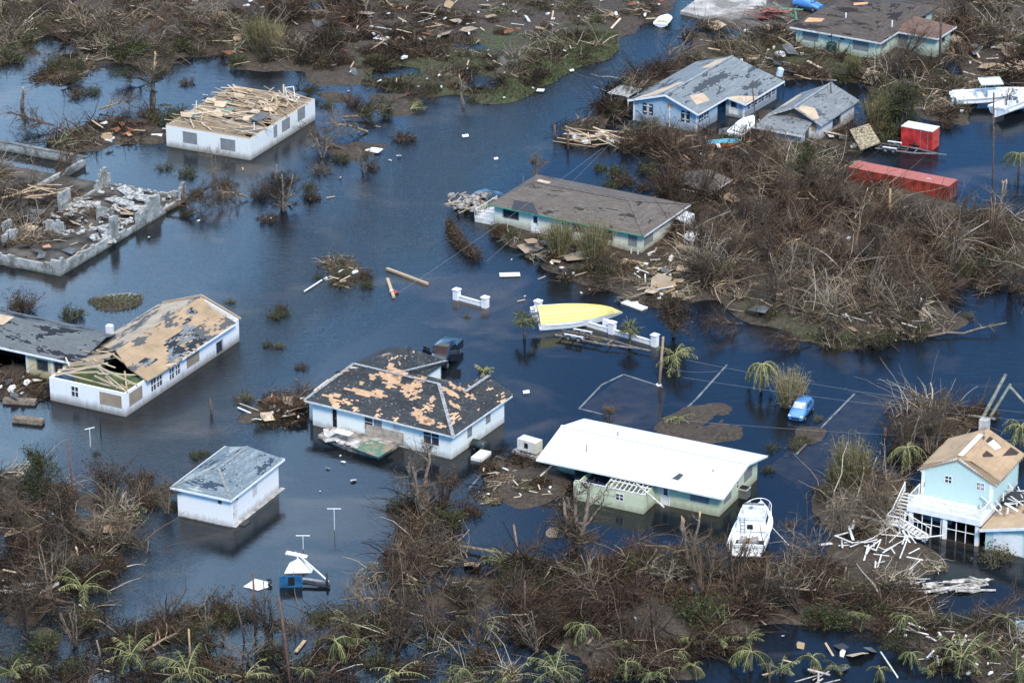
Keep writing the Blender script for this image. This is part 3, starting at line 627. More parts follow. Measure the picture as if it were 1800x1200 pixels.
for x,y,sx,sy in ((5,6.5,3.2,1.0),(7.2,8,3.0,.8),(3.0,9.2,1.6,1.2)): mb.box((x,y,h+.17),(x+sx,y+sy,h+.2))
mb.build('insulation',plain('teal_board',(.10,.22,.20),.8,.35),t,split=True)
mb=MB(); x,y=4.6,1.4; mb.slab([(x,y,h+.5),(x+2,y-.3,h+.75),(x+2.2,y+1.1,h+.75),(x+.3,y+1.5,h+.5)],.05); mb.build('roof_fragment',plain('felt_grey',(.10,.11,.115),.9,.3),t)
mb=MB(); x,y=LX-2.2,1.4
for a,b in (((0,0,0),(0,1.1,.15)),((0,1.1,.15),(0,1.3,1.4)),((0,1.3,1.4),(.2,.3,1.6)),((.2,.3,1.6),(0,0,0)),((0,0,0),(1.2,.1,0)),((1.2,.1,0),(1.3,1.2,.1)),((1.3,1.2,.1),(0,1.1,.15))): mb.bar((x+a[0],y+a[1],h+.3+a[2]),(x+b[0],y+b[1],h+.3+b[2]),.09,.07)
mb.bar((6.2,LY-.4,h),(6.2,LY-.5,h+1.1),.08,.08); mb.bar((3,1.1,h),(3,1.1,h+.9),.09,.09)
mb.build('torn_window_frame',WHITE,t)
# ================================================================ 2 ruined block foundation
CB=G('block_wall',.9,.15); v=CB.co('UV'); br=CB.n('TexBrick',{'offset':.5},Vector=v,Scale=1,Mortar_Size=.012,Brick_Width=.42,Row_Height=.21,Color1=(.30,.31,.29),Color2=(.40,.41,.385),Mortar=(.19,.19,.18)).outputs[0]
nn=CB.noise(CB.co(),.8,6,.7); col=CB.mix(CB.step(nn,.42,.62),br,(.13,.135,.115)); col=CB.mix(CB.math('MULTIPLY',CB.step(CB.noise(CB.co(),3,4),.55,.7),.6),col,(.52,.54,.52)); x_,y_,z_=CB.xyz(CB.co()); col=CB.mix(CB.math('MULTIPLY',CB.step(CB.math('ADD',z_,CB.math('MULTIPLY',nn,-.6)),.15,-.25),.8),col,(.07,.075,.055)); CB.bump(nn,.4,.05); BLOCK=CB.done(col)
t=thing('ruined_foundation',at(106,486),R(63.0),'roofless block foundation with broken wall stubs and rubble on its slab','ruin')
LXb=25.0; LYb=12.0; keep(t,0,LXb,0,22)
mb=MB(); mb.box((.35,.35,-.6),(LXb-.3,LYb+12,.42)); mb.build('floor_slab',plain('dirty_slab',(.075,.066,.055),.9,.6,.5),t)
rg=random.Random(5)
def ragged(mb,axis,fixed,s0,s1,prof,th=.35,step=.42):
    s=s0
    while s<s1-.01:
        e=min(s+step,s1); hh=np.interp((s+e)/2,[p[0] for p in prof],[p[1] for p in prof]); hh=round((hh+rg.uniform(-.1,.1))/.21)*.21+.004*rg.random()
        (mb.box((fixed,s,-.6),(fixed+th,e,hh)) if axis=='L' else mb.box((s,fixed,-.6),(e,fixed+th,hh))); s=e
mb=MB(); ragged(mb,'R',0,0,LXb,[(0,1.1),(.3,1.9),(.5,1.9),(1.2,1.2),(6,1.1),(9.8,1.0),(10,1.3),(10.2,3.2),(11.1,3.3),(11.3,.8),(15.2,.7),(15.3,1.7),(16.9,1.8),(17.2,2.5),(18.2,2.7),(19.8,2.6),(20,.65),(24,.6),(24.2,2.2),(25,2.4)])
ragged(mb,'L',0,.36,13,[(0,1.8),(1.2,1.8),(1.4,1.1),(4,1.0),(6,1.15),(13,1.1)])
ragged(mb,'L',LXb-.35,.36,9.2,[(0,2.3),(.6,1.2),(2,.7),(5,.5),(9.2,.6)]); ragged(mb,'L',LXb-1.3,9.2,10.2,[(9.2,1.2),(9.7,3.4),(10.2,1.0)])
ragged(mb,'R',9.9,15,LXb-1.4,[(15,2.4),(17,2.5),(17.3,.7),(22,.6),(23.6,2.6)]); ragged(mb,'R',4.6,14.5,17.5,[(14.5,1.9),(15.4,1.9),(16.5,1.0),(17.5,.7)]); ragged(mb,'R',9.4,3.5,6.2,[(3.5,1.6),(5,1.9),(6.2,1.5)]); ragged(mb,'L',9.5,6,8.2,[(6,1.8),(8.2,1.5)]);ragged(mb,'R',11.2,6.2,7.6,[(6.2,1.8),(7.6,1.9)])
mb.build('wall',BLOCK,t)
mb=MB()
for i in range(110):
    x,y=rg.uniform(9,24),rg.uniform(.8,9.5)
    if rg.random()<.75: y=rg.choice([rg.gauss(1.2,.5),rg.gauss(4.5,.8),rg.gauss(8.8,.6)])
    s=rg.uniform(.15,.6); a=rg.uniform(0,3); c=Vector((x,y,.45+rg.uniform(0,.35)))
    mb.box((-s,-s*.5,-.07),(s,s*.5,.07),Matrix.Translation(c)@Euler((rg.gauss(0,.25),rg.gauss(0,.25),a)).to_matrix().to_4x4())
for (x,y,s) in ((22,4,2.2),(20,5.5,2),(17.5,8.5,1.8),(12.5,3,1.6),(10.8,1.2,1.9),(23,6.5,1.6),(19,3,1.5)):
    mb.box((-s,-s*.35,-.09),(s,s*.35,.09),Matrix.Translation((x,y,.75))@Euler((rg.gauss(0,.15),rg.gauss(0,.15),R(80)+rg.gauss(0,.4))).to_matrix().to_4x4())
mb.build('rubble',plain('broken_block',(.36,.365,.345),.9,.55,2.5),t)
# block garden wall behind it
t=thing('block_wall',at(147,290),R(63),'low grey block wall turning a corner behind the ruined foundation','wall')
mb=MB(); mb.tone=.5; a=loc_of(t,0,252); b=loc_of(t,38,338)
mb.box((-.25,0,-.6),(.25,a.y+3,1.0)); mb.box((b.x-1,-.45,-.6),(-.25,0,.8)); mb.build('wall',BLOCK,t)
mb=MB(); mb.box((-.3,-.5,1.003),(.3,a.y+3,1.08)); mb.build('coping',plain('wall_coping',(.17,.175,.16),.9,.5,1.5),t)
# ================================================================ 3 L-shaped house, left
WP3=wall_paint('white_mouldy_wall',(.75,.76,.75),.8,.45,.55)
t,LX,LY=house_root('house',(221,732.5),(89.5,702.5),(418,598.7),'long white house with tan plywood roof torn open over a green room, dark roofed wing','house')
h=hgt(732,41); keep(t,0,LX,0,LY)
w1=face_rect(t,'L',0,131.5,688,12,17); w2=face_rect(t,'L',0,194.5,702.5,37,20)
wb1=face_rect(t,'R',0,238.5,695.5,22,21); ws=[face_rect(t,'R',0,270,676,9,20),face_rect(t,'R',0,280.5,669,9,18),face_rect(t,'R',0,302,656,8,19),face_rect(t,'R',0,312.5,649,8,17)]; wb2=face_rect(t,'R',0,339,630,21,20); dd=face_rect(t,'R',0,386,609.5,11,19)
mb=MB(); wall_run(mb,'L',0,0,LY,-.6,h,.2,[w1,w2]); wall_run(mb,'R',0,.2,LX-.2,-.6,h,.2,[wb1,wb2,dd]+ws)
wall_run(mb,'L',LX,0,LY,-.6,h,-.2); wall_run(mb,'R',LY,.2,LX-.2,-.6,h,-.2)
mb.add([(LX,0,h),(LX,LY,h),(LX,LY/2,h+1.5),(LX-.15,0,h),(LX-.15,LY,h),(LX-.15,LY/2,h+1.5)],[(0,1,2),(3,5,4),(0,2,5,3),(1,4,5,2)])
mb.build('wall',WP3,t)
window(t,'L',0,w1,'white4'); window(t,'L',0,w2,'board'); window(t,'R',0,wb1,'board'); window(t,'R',0,wb2,'board')
for r in ws: window(t,'R',0,r,'white4')
window(t,'R',0,dd,'dark',name='door')
mb=MB(); mb.box((4.0,.25,-.3),(4.12,LY-.25,h-.1)); mb.build('partition',plain('green_room_wall',(.16,.22,.09),.8,.12),t)
mb=MB(); mb.box((.22,LY-.28,-.3),(3.9,LY-.22,h-.1)); tag(mb.build('inner_lining',plain('blue_room_wall',(.09,.17,.25),.8,.12),t),'pale blue painted inner wall')
mb=MB(); mb.box((.25,.25,-.3),(LX-.25,LY-.35,-.05)); mb.build('floor',MAT['wet_floor'],t)
_,zr=facept(t,352,522,'R',LY/2); zr=min(zr,h+2.4); ov=.5; zE=h+.08
sl=(zr-zE)/(LY/2+ov)
front=[(3.4,-ov,zE),(LX-1.2,-ov,zE),(LX-1.0,LY*.30,zE+sl*(LY*.30+ov)),(LX+.0,LY/2,zr),(5.2,LY/2,zr),(3.8,LY*.25,zE+sl*(LY*.25+ov))]
PLY3=plywood('tan_decking',(.34,.245,.15),.55,3.); 
roofs(t,[front],PLY3)
back=[(5.5,LY/2+.02,zr-.01),(LX-.3,LY/2+.02,zr-.01),(LX-.6,LY+ov,zE),(8.5,LY+ov,zE)]
roofs(t,[back[::-1]],plywood('grey_decking',(.36,.30,.22),.56,5.),name='rear_roof')
rg=random.Random(9); mb=MB()
def strips(mb,rows,zf,dy=.24,jit=.5):
    for (y,a,b) in rows:
        n=max(1,int((b-a)/.6))
        for k in range(n):
            if rg.random()<.1: continue
            x0=a+(b-a)*k/n; x1=a+(b-a)*(k+1)/n; mb.slab([(x0,y,zf(y)+.035),(x1,y,zf(y)+.035),(x1,y+dy*rg.uniform(.9,1.05),zf(y+dy)+.03),(x0,y+dy,zf(y+dy)+.03)],.015)
zf3=lambda y:zE+sl*(y+ov); rows=[]
for k in range(11):
    y=-.45+k*.24; a=7.6+max(0,k-2)*.45+rg.gauss(0,.35); b=13.6+k*.28+rg.gauss(0,.5)-max(0,k-6)*.5; rows.append((y,a,b))
for k in range(6): y=1.6+k*.24; rows.append((y,13.6+k*.3+rg.gauss(0,.3),15.2+k*.2+rg.gauss(0,.4)))
for k in range(4): y=.9+k*.24; rows.append((y,5.0+rg.gauss(0,.3),6.6+rg.gauss(0,.4)))
for k in range(4): y=2.9+k*.24; rows.append((y,17.2+rg.gauss(0,.2),18.2+rg.gauss(0,.3)))
strips(mb,rows,zf3); tag(mb.build('shingle_remnant',shingle('remnant_shingle',(.10,.115,.12),(.22,.24,.25),(.025,.03,.035),(.3,.3,.3),.50,.95,31,0,stretch=.5),t),'dark remaining shingles along the eave'); mb=MB()
for k in range(16):
    x=.4+k*.42; mb.tone=rg.uniform(.55,.85)
    if x<5: 
        if k%4==0: mb.bar((x,-.1,h+.05),(x+rg.gauss(.6,.4),LY/2,zr-.1-max(0,2.5-x)*.5),.08,.18)
        if k%2: mb.bar((x,LY+.1,h+.05),(x+rg.gauss(.9,.4),LY/2,zr-.2-max(0,2.5-x)*.5),.08,.18)
for k in range(14):
    x=5+k*1.1; mb.tone=.6; mb.bar((x,LY+ov*.8,zE-.12),(x,LY/2,zr-.18),.06,.14)
for y in (.3,1.2,2.2,3.3): mb.bar((LX-2,y,h+.05+sl*y*.6),(LX+.1,y+1.2,h+.15+sl*y),.08,.12)
mb.bar((LX-.1,-.3,h+.1),(LX-.05,LY/2,zr+.15),.1,.2); mb.bar((LX-.1,LY+.3,h+.1),(LX-.05,LY/2,zr+.15),.1,.2)
mb.tone=.85; mb.bar((.6,.4,h+.1),(3.9,6.6,h+.6),.09,.12); mb.bar((4.0,1.0,h+.2),(1.2,3.8,h+.9),.08,.1); mb.bar((.5,LY-.5,h+.1),(3.6,4.2,h+1.0),.08,.1); mb.bar((1,LY-1,h+.2),(2.6,3,h-.9),.08,.1)
boards(mb,7,(2.5,6,3,LY),h+.7,(1.5,4),.14,.07,R(25),.6,.5,rg,.25); boards(mb,5,(.5,3.6,.5,3.5),h-.9,(1,2.4),.14,.07,R(80),.8,.6,rg,.5); boards(mb,24,(7,12,-.55,-.1),zE+.05,(.5,.9),.16,.05,R(90),.15,.08,rg)
mb.build('rafters',LUM,t)
fascia(t,[(9.5,-ov-.03,zE),(LX-1.2,-ov-.03,zE)])
# dark roofed wing
x0,x1=loc_of(t,113,642,h).x,None; x0=3.6; x1=11.8; y0,y1=LY+.05,LY+14; zw=h+.15; zwr=h+1.65
Y3=wall_paint('yellow_wall',(.52,.45,.26),.6,.4,.5)
ops=[(LY+1.2,LY+2.2,0,2.0),(LY+3.0,LY+4.3,.8,1.9),(LY+5.6,LY+9,0,2.2)]
mb=MB(); wall_run(mb,'L',x0+.5,y0,y1,-.5,h,.2,ops); wall_run(mb,'L',x1-.5,y0,y1,-.5,h,-.2); mb.build('wing_wall',Y3,t); keep(t,x0,x1,y0,y1)
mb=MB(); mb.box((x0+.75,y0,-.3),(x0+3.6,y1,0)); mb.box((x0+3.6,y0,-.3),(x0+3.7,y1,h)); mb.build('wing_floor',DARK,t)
window(t,'L',x0+.5,ops[1],'dark'); window(t,'L',x0+.5,ops[0],'dark',name='door')
mb=MB(); 
for yy in (LY+5.4,LY+2.5): mb.box((x0+.42,yy-.13,-.4),(x0+.497,yy+.13,h))
mb.build('corner_trim',WHITED,t)
rp_=[[(x0,y0-.9,zw),((x0+x1)/2,y0-1.6,zwr),((x0+x1)/2,y1,zwr),(x0,y1,zw)],[(x1,y0-.2,zw),(x1,y1,zw),((x0+x1)/2,y1,zwr),((x0+x1)/2,y0-1.6,zwr)]]
roofs(t,[p if (Vector(p[1])-Vector(p[0])).cross(Vector(p[2])-Vector(p[0])).z>0 else p[::-1] for p in rp_],shingle('dark_wing_shingle',(.085,.095,.10),(.14,.15,.155),(.022,.026,.03),(.50,.38,.24),.54,.80,2),name='wing_roof')
mb=MB(); mb.slab([(6.2,LY+9.6,zwr-.35),(7.6,LY+9.2,zwr+.06),(7.6,y1,zwr+.06),(5.8,y1,zwr-.45)],.02); tag(mb.build('bare_decking',MAT['pale_ply'],t),'pale plywood patch where shingles are gone')
fascia(t,[(x0-.03,y0-.6,zw),(x0-.03,y1,zw)])
mb=MB(); mb.box((x1-1.5,LY-.35,h+.3),(x1-.9,LY+.25,h+1.5)); mb.build('chimney',WHITED,t)
# ================================================================ 4 white outbuilding with hipped roof
WP4=wall_paint('clean_white_wall',(.77,.78,.75),.45,.12,.2)
t,LX,LY=house_root('outbuilding',(405,926),(313,906),(491,859),'small blank walled white outbuilding with hipped blue grey shingle roof standing in open water','outbuilding')
h=hgt(900,50); keep(t,0,LX,0,LY); wv=face_rect(t,'R',0,447.5,859,8,24); dv=face_rect(t,'R',0,413,903,7,40); sq=face_rect(t,'L',0,386.5,882,5,5)
dv=(dv[0],dv[1],.05,2.1)
mb=MB(); wall_run(mb,'L',0,0,LY,-.6,h,.2,[sq]); wall_run(mb,'R',0,.2,LX-.2,-.6,h,.2,[wv,dv]); wall_run(mb,'L',LX,0,LY,-.6,h,-.2); wall_run(mb,'R',LY,.2,LX-.2,-.6,h,-.2); mb.build('wall',WP4,t)
PALEB=plain('pale_panel',(.58,.57,.55),.8,.2,3)
mb=MB(); mb.box((wv[0],-.03,wv[2]),(wv[1],.05,wv[3])); mb.build('window',PALEB,t)
window(t,'L',0,sq,'dark'); door(t,'R',0,dv,glass=False,mat=plain('pinkish_door',(.66,.63,.62),.7,.1))
mb=MB(); mb.box((.9,-.28,h-.42),(1.05,-.02,h-.2)); mb.build('wall_lamp',DARK,t)
mb=MB(); mb.box((.1,-.5,-.3),(LX+.3,-.02,.05)); mb.box((-.04,-.02,-.3),(0-.002,LY,.12)); mb.build('plinth',CONC,t)
mb=MB(); mb.box((.6,-1.1,-.2),(1.7,-.52,.1)); mb.build('door_step',plain('dark_step',(.05,.05,.05)),t)
ov=.42; zE=h+.02; zR=zE+1.25
sh4=shingle('blue_grey_shingle',(.075,.11,.135),(.20,.24,.255),(.035,.055,.08),(.34,.37,.36),.56,.62,4,.75,stretch=.5)
roofs(t,hip_polys(-ov,LX+ov,-ov,LY+ov,zE+.1,zR,'X',3.2,1.2),sh4)
fascia(t,[(-ov-.03,-ov-.03,zE+.1),(LX+ov+.03,-ov-.03,zE+.1),(LX+ov+.03,LY+ov+.03,zE+.1),(-ov-.03,LY+ov+.03,zE+.1)],closed=True)
ym=LY/2; mb=MB(); mb.bar((-ov,-ov,zE+.13),(2.8,ym,zR+.03),.28,.03); mb.bar((-ov,LY+ov,zE+.13),(2.8,ym,zR+.03),.28,.03); mb.bar((2.8,ym,zR+.03),(LX-.8,ym,zR+.03),.28,.03); mb.build('ridge_cap',plain('ridge_grey',(.20,.22,.22),.9,.3,3),t)
# ================================================================ 5 white house with black hipped roof
WP5=wall_paint('mint_white_wall',(.74,.78,.72),.5,.2,.25,board=0)
t,LX,LY=house_root('house',(793.6,807),(551,746),(885.5,741.7),'white house with hipped black shingle roof scarred by orange plywood patches','house')
h=hgt(780,44); keep(t,0,LX,0,LY)
wn1=face_rect(t,'L',0,588.5,733.5,8,34); wn2=face_rect(t,'L',0,648,742,14,26); wn3=face_rect(t,'L',0,664,742,14,26); wn4=face_rect(t,'L',0,697,750,13,23); wn5=face_rect(t,'L',0,758,767,27,27)
r1=face_rect(t,'R',0,825.5,755,8,25); r2=face_rect(t,'R',0,858,731,8,24); r3=face_rect(t,'R',0,844,733,6,9)
mb=MB(); wall_run(mb,'L',0,0,LY,-.6,h,.2,[wn1,wn2,wn3,wn4,wn5]); wall_run(mb,'R',0,.2,LX-.2,-.6,h,.2,[r1,r2,r3]); wall_run(mb,'L',LX,0,LY,-.6,h,-.2); wall_run(mb,'R',LY,.2,LX-.2,-.6,h,-.2)
wall_run(mb,'R',9.6,LX,LX+4.2,-.6,h,.2); wall_run(mb,'L',LX+4.2,9.6,LY,-.6,h,-.2); wall_run(mb,'R',LY,LX,LX+4,-.6,h,-.2); mb.box((.8,LY,-.6),(2.6,LY+.9,h-.3))
mb.build('wall',WP5,t)
door(t,'L',0,wn1,mat=DARK,glass=False); window(t,'L',0,wn2,'white'); window(t,'L',0,wn3,'shutter'); window(t,'L',0,wn5,'white4'); window(t,'R',0,r1,'shutter'); window(t,'R',0,r2,'shutter'); window(t,'R',0,r3,'dark')
mb=MB(); mb.box((-.03,wn4[0],wn4[2]),(.05,wn4[1],wn4[3])); tag(mb.build('window',PALEB,t),'window covered by a pale streaked panel')
ov=.55; zE=h+.1; _,zR=facept(t,761,658,'L',LX/2); zR=min(max(zR,zE+1.2),zE+2.2); sE=(zR-zE)/(LX/2+ov)
sh5=shingle('black_shingle',(.022,.026,.030),(.055,.060,.062),(.03,.033,.036),(.60,.39,.23),.57,.625,6,.45,ps=.42,stretch=.9)
P=[]
xm=LX/2; A=(xm,4.3,zR); B=(xm,LY-1.6,zR+.0)
e0,e1_,e2_,e3=(-ov,-ov,zE),(LX+ov,-ov,zE),(LX+ov,LY+ov,zE),(-ov,LY+ov,zE)
P+= [[e0,A,B,e3],[e0,e1_,A],[A,e1_,(LX+ov,9.2,zE),(xm+.1,9.2,zR)]]
# rear left wing, lower ridge running back
X2=LX+4.6; C_=(xm,12.4,zR-.001); D_=(X2-2.2,12.4,zR-.55)
P+= [[(xm,9.2,zR),(LX+ov,9.2,zE),(X2,9.2,zE-.01),D_,C_],[C_,D_,(X2,LY+ov,zE-.01),(xm,LY+ov+.0,zE+.9)],[(X2,9.2,zE-.01),(X2,LY+ov,zE-.01),D_],[e3,B,C_,(xm,LY+ov,zE+.45)]]
def up(p):
    p=[Vector(q) for q in p]; n_=Vector((0,0,0))
    for i in range(1,len(p)-1): n_+=(p[i]-p[0]).cross(p[i+1]-p[0])
    return p if n_.z>0 else p[::-1]
roofs(t,[up(p) for p in P],sh5)
# rear gable
gz=zE+1.35; roofs(t,[up([(6.2,2.2,gz),(LX+.9,2.2,gz),(LX+.9,-ov-.02,zE+.02),(LX-.5,-ov-.02,zE+.02)]),up([(6.2,2.2,gz),(LX+.9,2.2,gz),(LX+.9,5.0,zE+.02),(8.8,5.0,zE+.2)])],sh5,name='gable_roof')
rg=random.Random(21); mb=MB(); OR=plain('orange_plywood',(.44,.28,.165),.85,.15,1.5)
def patch(px,py,ly,nx,side=0):
    p=loc_of(t,px,py,(zE+zR)/2)
    for _ in range(4):
        d=(p.x+ov) if side==0 else (p.y+ov)*(LX/2+ov)/(4.3+ov); p=loc_of(t,px,py,min(zR,zE+sE*d))
    for k in range(nx):
        f_=1-abs((k+.5)/nx*2-1)**1.6*.75; w=ly*f_*rg.uniform(.5,1.1)/2; o=rg.gauss(0,ly*.14); q=.22
        if side==0:
            x=p.x+(k-nx/2)*q; z0=zE+sE*(x+ov)+.03; z1=zE+sE*(x+q+ov)+.03
            mb.slab([(x,p.y+o-w,z0),(x+q,p.y+o-w,z1),(x+q,p.y+o+w,z1),(x,p.y+o+w,z0)],.012)
        else:
            y=p.y+(k-nx/2)*q; s2=(zR-zE)/(4.3+ov); z0=zE+s2*(y+ov)+.03; z1=zE+s2*(y+q+ov)+.03
            mb.slab([(p.x+o-w,y,z0),(p.x+o+w,y,z0),(p.x+o+w,y+q,z1),(p.x+o-w,y+q,z1)],.012)
for a in ((690,672,2.6,11),(705,662,1.6,5),(722,688,1.7,10),(731,697,1.0,7),(686,650,1.2,5),(655,668,1.4,4),(585,693,1.7,5),(640,690,4.2,3),(664,690,2.2,3),(740,668,1.2,4),(734,722,1.6,4),(738,731,2.8,4),(755,735,1.4,3),(776,742,1.1,3),(760,705,.9,4),(634,676,.8,2),(666,715,.6,2)): patch(*a)
for a in ((790,690,1.0,9),(800,680,.8,6),(823,692,1.0,8),(829,683,.7,4),(800,712,.8,6)): patch(*a,side=1)
tag(mb.build('bare_decking',OR,t),'bright orange plywood showing through the black shingles')
gcap=plain('pale_ridge_cap',(.26,.27,.27),.9,.35,4)
mb=MB(); o_=Vector((0,0,.05))
for a,b in ((e0,A),(A,B),(B,e3),((6.2,2.2,gz),(LX+.9,2.2,gz)),((xm,9.2,zR),(X2,9.2,zE-.01))):
    mb.bar(Vector(a)+o_,Vector(b)+o_,.34,.04)
mb.build('ridge_cap',gcap,t)
fascia(t,[(LX+ov,-ov-.03,zE),(-ov-.03,-ov-.03,zE),(-ov-.03,LY+ov,zE)],h=.16,mat=WHITED)
mb=MB(); rg=random.Random(2)
for k in range(9):
    mb.tone=rg.uniform(.6,1); q0=Vector(e3).lerp(Vector(B),.04+k*.1); q1=Vector((xm,LY+ov,zE+.45)).lerp(Vector(C_),.04+k*.1); f0_=rg.uniform(0,.3); mb.bar(q0.lerp(q1,f0_)+Vector((0,0,.16)),q0.lerp(q1,rg.uniform(.75,.98))+Vector((0,0,.16)),.34,.05)
tag(mb.build('bare_battens',LUM,t),'strip of pale exposed decking along the far left hip')
mb=MB(); mb.box((2.7,4.6,zE+1.1),(2.8,4.7,zE+1.45)); mb.cyl((6.6,3,zE+1),.07,.9,8); mb.build('vent_pipe',METALG,t)
mb=MB(); mb.slab([(-3.4,5.9,.34),(-.1,5.7,.45),(-.1,13.2,.42),(-2.2,13.4,.3),(-3.2,9.5,.3)],.5); 
mb.build('porch_slab',plain('porch_concrete',(.30,.27,.24),.85,.45,1.5),t)
mb=MB(); mb.box((-.12,5.2,.35),(-.04,9.4,1.5)); mb.build('loose_cladding',plain('beige_board',(.40,.34,.27),.85,.3,2),t)
mb=MB(); 
for i in range(26):
    s=rg.uniform(.2,.7); mb.box((-s,-s*.6,-.03),(s,s*.6,.03),Matrix.Translation((rg.uniform(-3,-.4),rg.uniform(6,13.5),.52))@Euler((rg.gauss(0,.12),rg.gauss(0,.12),rg.uniform(0,3))).to_matrix().to_4x4())
mb.build('broken_tiles',plain('broken_tile',(.45,.44,.41),.8,.35,2),t)
tt=thing('picnic_table',tuple(Matrix.Translation(t.location)@Matrix.Rotation(t.rotation_euler.z,4,'Z')@Vector((-2.1,10.6,.43))),t.rotation_euler.z,'white folding table among broken tiles on the flooded porch','table')
mb=MB(); mb.box((-.45,-.9,.68),(.45,.9,.74)); mb.build('tabletop',WHITED,tt)
for sx in(-.35,.35):
    for sy in(-.75,.75): m=MB(); m.tube([(sx,sy,0),(sx,sy,.68)],.03,5); m.build('leg',METALG,tt)
tt=thing('green_panel',tuple(Matrix.Translation(t.location)@Matrix.Rotation(t.rotation_euler.z,4,'Z')@Vector((-2.75,6.1,.5))),t.rotation_euler.z,'green and rust stained metal sheet lying at the porch corner','panel')
mb=MB(); mb.slab([(-1.3,-.6,.05),(1.1,-.9,.2),(1.5,2.1,.16),(-.7,2.6,.03)],.05)
gg=G('green_rusty',.6,.3); nn=gg.noise(gg.co(),1.1,5,.7); mb.build('sheet',gg.done(gg.mix(gg.step(nn,.45,.6),(.07,.16,.11),(.25,.19,.12))),tt)
PORCH=t
# ================================================================ 6 green house with white metal roof
WP6=wall_paint('pale_green_wall',(.60,.67,.46),.45,.2,.15,board=26)
t,LX,LY=house_root('house',(1264,907.5),(960,843),(1330.5,842),'pale green clapboard house under a broad bright white metal roof','house')
h=hgt(890,35); h=max(h,2.2); keep(t,0,LX,0,LY)
w1=face_rect(t,'L',0,1135,857,21,11); dd=face_rect(t,'L',0,1169.5,871,13,30); w3=face_rect(t,'L',0,1229.5,877,34,15)
r1=face_rect(t,'R',0,1279,864,13,24); r2=face_rect(t,'R',0,1297,843,4,9); r3=face_rect(t,'R',0,1315,830,14,20)
r1=(r1[0],r1[1],.75,1.75); r3=(r3[0],r3[1],.95,1.95); r2=(r2[0],r2[1],1.1,1.75)
dd=(dd[0],dd[1],.0,2.0); w1=(w1[0],w1[1],1.1,1.9); w3=(w3[0],w3[1],1.0,1.85)
mb=MB(); wall_run(mb,'L',0,0,10.6,-.6,h,.2,[dd,w1,w3]); wall_run(mb,'R',0,.2,LX-.2,-.6,h,.2,[r1,r2,r3]); wall_run(mb,'L',LX,0,LY,-.6,h,-.2); wall_run(mb,'R',LY,2.2,LX-.2,-.6,h,-.2)
wall_run(mb,'L',2.2,10.6,LY,-.6,h,.2); wall_run(mb,'R',10.6,.2,2.2,-.6,h,-.2)
zc=h+1.15; mb.add([(.0,0,h),(LX,0,h),(LX/2,0,zc),(0,.15,h),(LX,.15,h),(LX/2,.15,zc)],[(0,1,2),(3,5,4),(0,2,5,3),(1,4,5,2)])
mb.build('wall',WP6,t); window(t,'L',0,w1,'slide'); window(t,'L',0,w3,'shutter'); window(t,'R',0,r1,'shutter'); window(t,'R',0,r3,'shutter'); window(t,'R',0,r2,'white'); door(t,'L',0,dd)
gm=G('white_metal_roof',.45,.4); u_,v_,_=gm.xyz(gm.co('UV')); rib=gm.math('FRACT',gm.math('MULTIPLY',u_,1/.6)); nz_=gm.noise(gm.co(),.5,4)
colr=gm.mix(gm.math('MULTIPLY',gm.step(nz_,.4,.75),.12),(.64,.65,.63),(.50,.52,.50)); colr=gm.mix(gm.math('MULTIPLY',gm.step(rib,.92,.97),.32),colr,(.5,.54,.56)); colr=gm.mix(gm.math('MULTIPLY',gm.step(gm.noise(gm.mapv(gm.vec(u_,v_),(1.2,.16,1)),1.4,4,.7),.56,.76),.30),colr,(.50,.49,.45)); colr=gm.mix(gm.math('MULTIPLY',gm.step(gm.noise(gm.co(),2.2,4),.68,.76),.4),colr,(.45,.46,.44)); gm.bump(gm.step(rib,.93,.97),.3,.03); WROOF=gm.done(colr)
ov=.6; zE=h+.1; zR=zE+1.25; yl=LY+.6; yr=-.75
roofs(t,[up([(-ov-.25,yr,zE),(LX/2,yr-.15,zR),(LX/2,yl,zR),(-ov-.25,yl,zE)]),up([(LX+ov,yr,zE),(LX+ov,yl,zE),(LX/2,yl,zR),(LX/2,yr-.15,zR)])],WROOF,.1)
fascia(t,[(-ov-.28,yl,zE),(-ov-.28,yr,zE),(LX/2,yr-.18,zR),(LX+ov,yr,zE)],h=.18)
mb=MB(); mb.bar((LX/2,yr,zR+.05),(LX/2,yl,zR+.05),.3,.03); mb.build('ridge_cap',WHITE,t)
mb=MB(); mb.slab([(-.15,4.25,zE+.36),(.9,3.95,zE+.66),(1.0,4.4,zE+.69),(0,4.8,zE+.42)],.03); tag(mb.build('torn_flap',plain('torn_roofing',(.05,.05,.05)),t),'dark strip where the metal sheet is torn above the door')
mb=MB(); mb.slab([(-1.1,3.6,zE+.02),(.0,3.9,zE+.42),(.1,5.2,zE+.45),(-1.15,6.1,zE+.05)],.04); tag(mb.build('peeled_sheet',WHITED,t),'peeled grey roofing over the door')
mb=MB(); mb.cyl((1.6,14,zE+.5),.05,.8,8); mb.cyl((5.2,12.5,zR-.3),.05,.5,8); mb.cyl((2.4,1.7,zE+.6),.06,.45,8); mb.build('vent_pipe',METALG,t)
